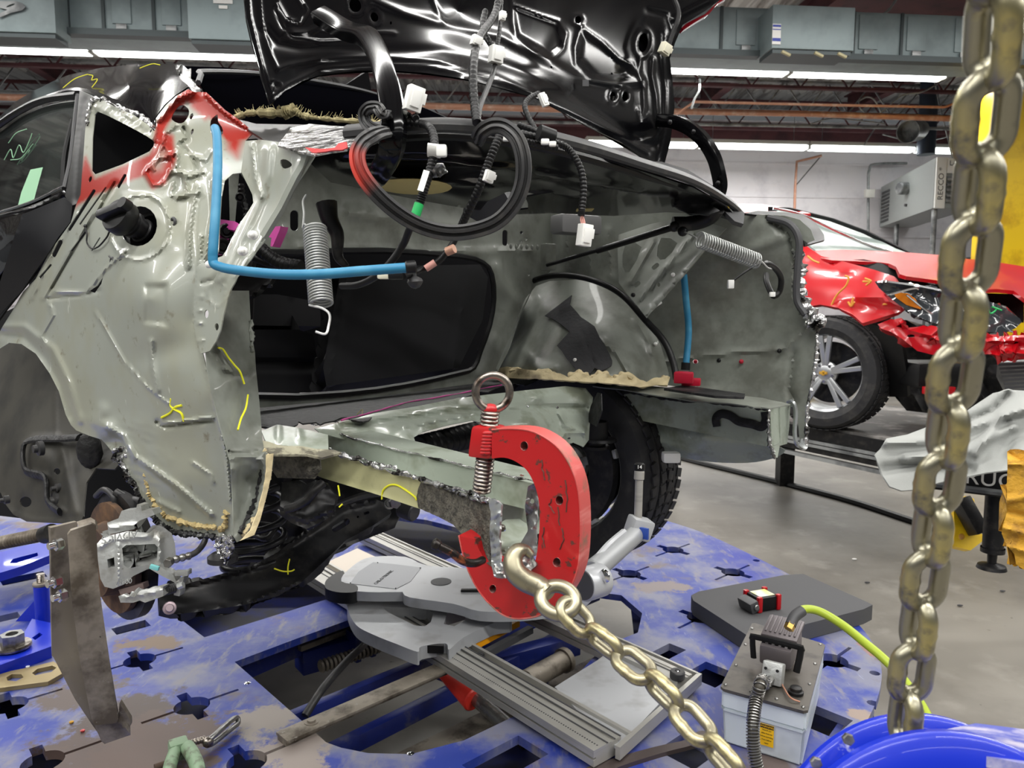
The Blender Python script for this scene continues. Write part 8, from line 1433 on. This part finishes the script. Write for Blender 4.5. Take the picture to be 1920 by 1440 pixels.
# cover cloth
cv = [(1640, 852), (1650, 842), (1662, 822), (1700, 815), (1740, 800), (1790, 786), (1830, 758), (1862, 737), (1890, 731), (1960, 734), (1960, 860), (1900, 880), (1850, 886), (1800, 896), (1760, 905), (1720, 918), (1690, 920), (1668, 912), (1655, 892)]
mb = MB(); sheet(mb, cv, [], [(1640, 852, 3.1), (1830, 758, 3.3), (1960, 734, 3.2), (1720, 918, 3.0), (1900, 880, 2.9), (1960, 860, 2.85), (1760, 840, 3.1)], .006, 6, [ridge([(1662, 830), (1740, 826), (1850, 790), (1920, 760)], 9, .06), ridge([(1700, 860), (1800, 850), (1900, 800)], 9, .05), ridge([(1830, 850), (1850, 820), (1880, 780), (1960, 760)], 8, .06), ridge([(1660, 880), (1720, 870), (1820, 880)], 10, -.05), ridge([(1790, 800), (1860, 770), (1890, 740)], 7, -.06), ridge([(1880, 850), (1900, 820), (1960, 800)], 12, -.04), crumple(.003, 60, 7)], 'd', ); single('cover_cloth', mb, 'cover_grey', 'crumpled light grey cover cloth draped over the rack beam behind the hanging chain', 'cover', D(1800, 900, 3.0), None, 85)
# leather glove / sleeve at the right edge
gl_ = [(1890, 862), (1930, 864), (1960, 866), (1960, 1080), (1925, 1072), (1905, 1058), (1902, 1040), (1886, 1020), (1878, 1000), (1880, 984), (1888, 960), (1888, 900)]
mb = MB(); sheet(mb, gl_, [], [(1890, 862, 1.5), (1960, 866, 1.46), (1960, 1080, 1.46), (1880, 990, 1.5)], .05, 5, [ridge([(1890, 870), (1940, 874)], 3, .008), ridge([(1884, 990), (1920, 1000), (1950, 990)], 5, .012), ridge([(1890, 960), (1930, 970)], 6, -.01), ridge([(1884, 940), (1930, 930)], 6, .01), ridge([(1890, 1024), (1940, 1040)], 5, .012), crumple(.0025, 30, 3)], 'd')
lgv = single('leather_glove', mb, 'leather', 'yellow leather work glove hanging at the right edge below the cover cloth', 'glove', D(1920, 1060, 1.5), None, 85)
# black cord on the floor
P = [Z(x, y, .012) for x, y in ((1230, 848), (1300, 866), (1400, 890), (1500, 915), (1600, 942), (1700, 975), (1760, 995))]; mb = MB(); mb.tube(P, .03, 8, 6, sq=(1, 1)); single('floor_cable', mb, 'black_plastic', 'black cable duct running over the concrete floor between deck and red car rack', 'cable', P[0])
for i, (x, y) in enumerate(((1602, 1048), (1626, 1092), (1710, 1180), (1880, 1108), (1800, 1135))): mb = MB(); mb.sphere(Z(x, y, .008), .012, 7, (1.4, .7, .4)); single('floor_debris', mb, ['white_plastic', 'foam', 'leather', 'foam', 'foam'][i], ['pale speck of debris on the floor beyond the foam pad', 'dark debris on the floor right of the foam pad', 'tan debris on the floor behind the hanging chain', 'dark leaf like debris on the floor under the glove', 'small dark debris on the floor left of the glove'][i], 'debris', Z(x, y, 0), 'debris on the shop floor')
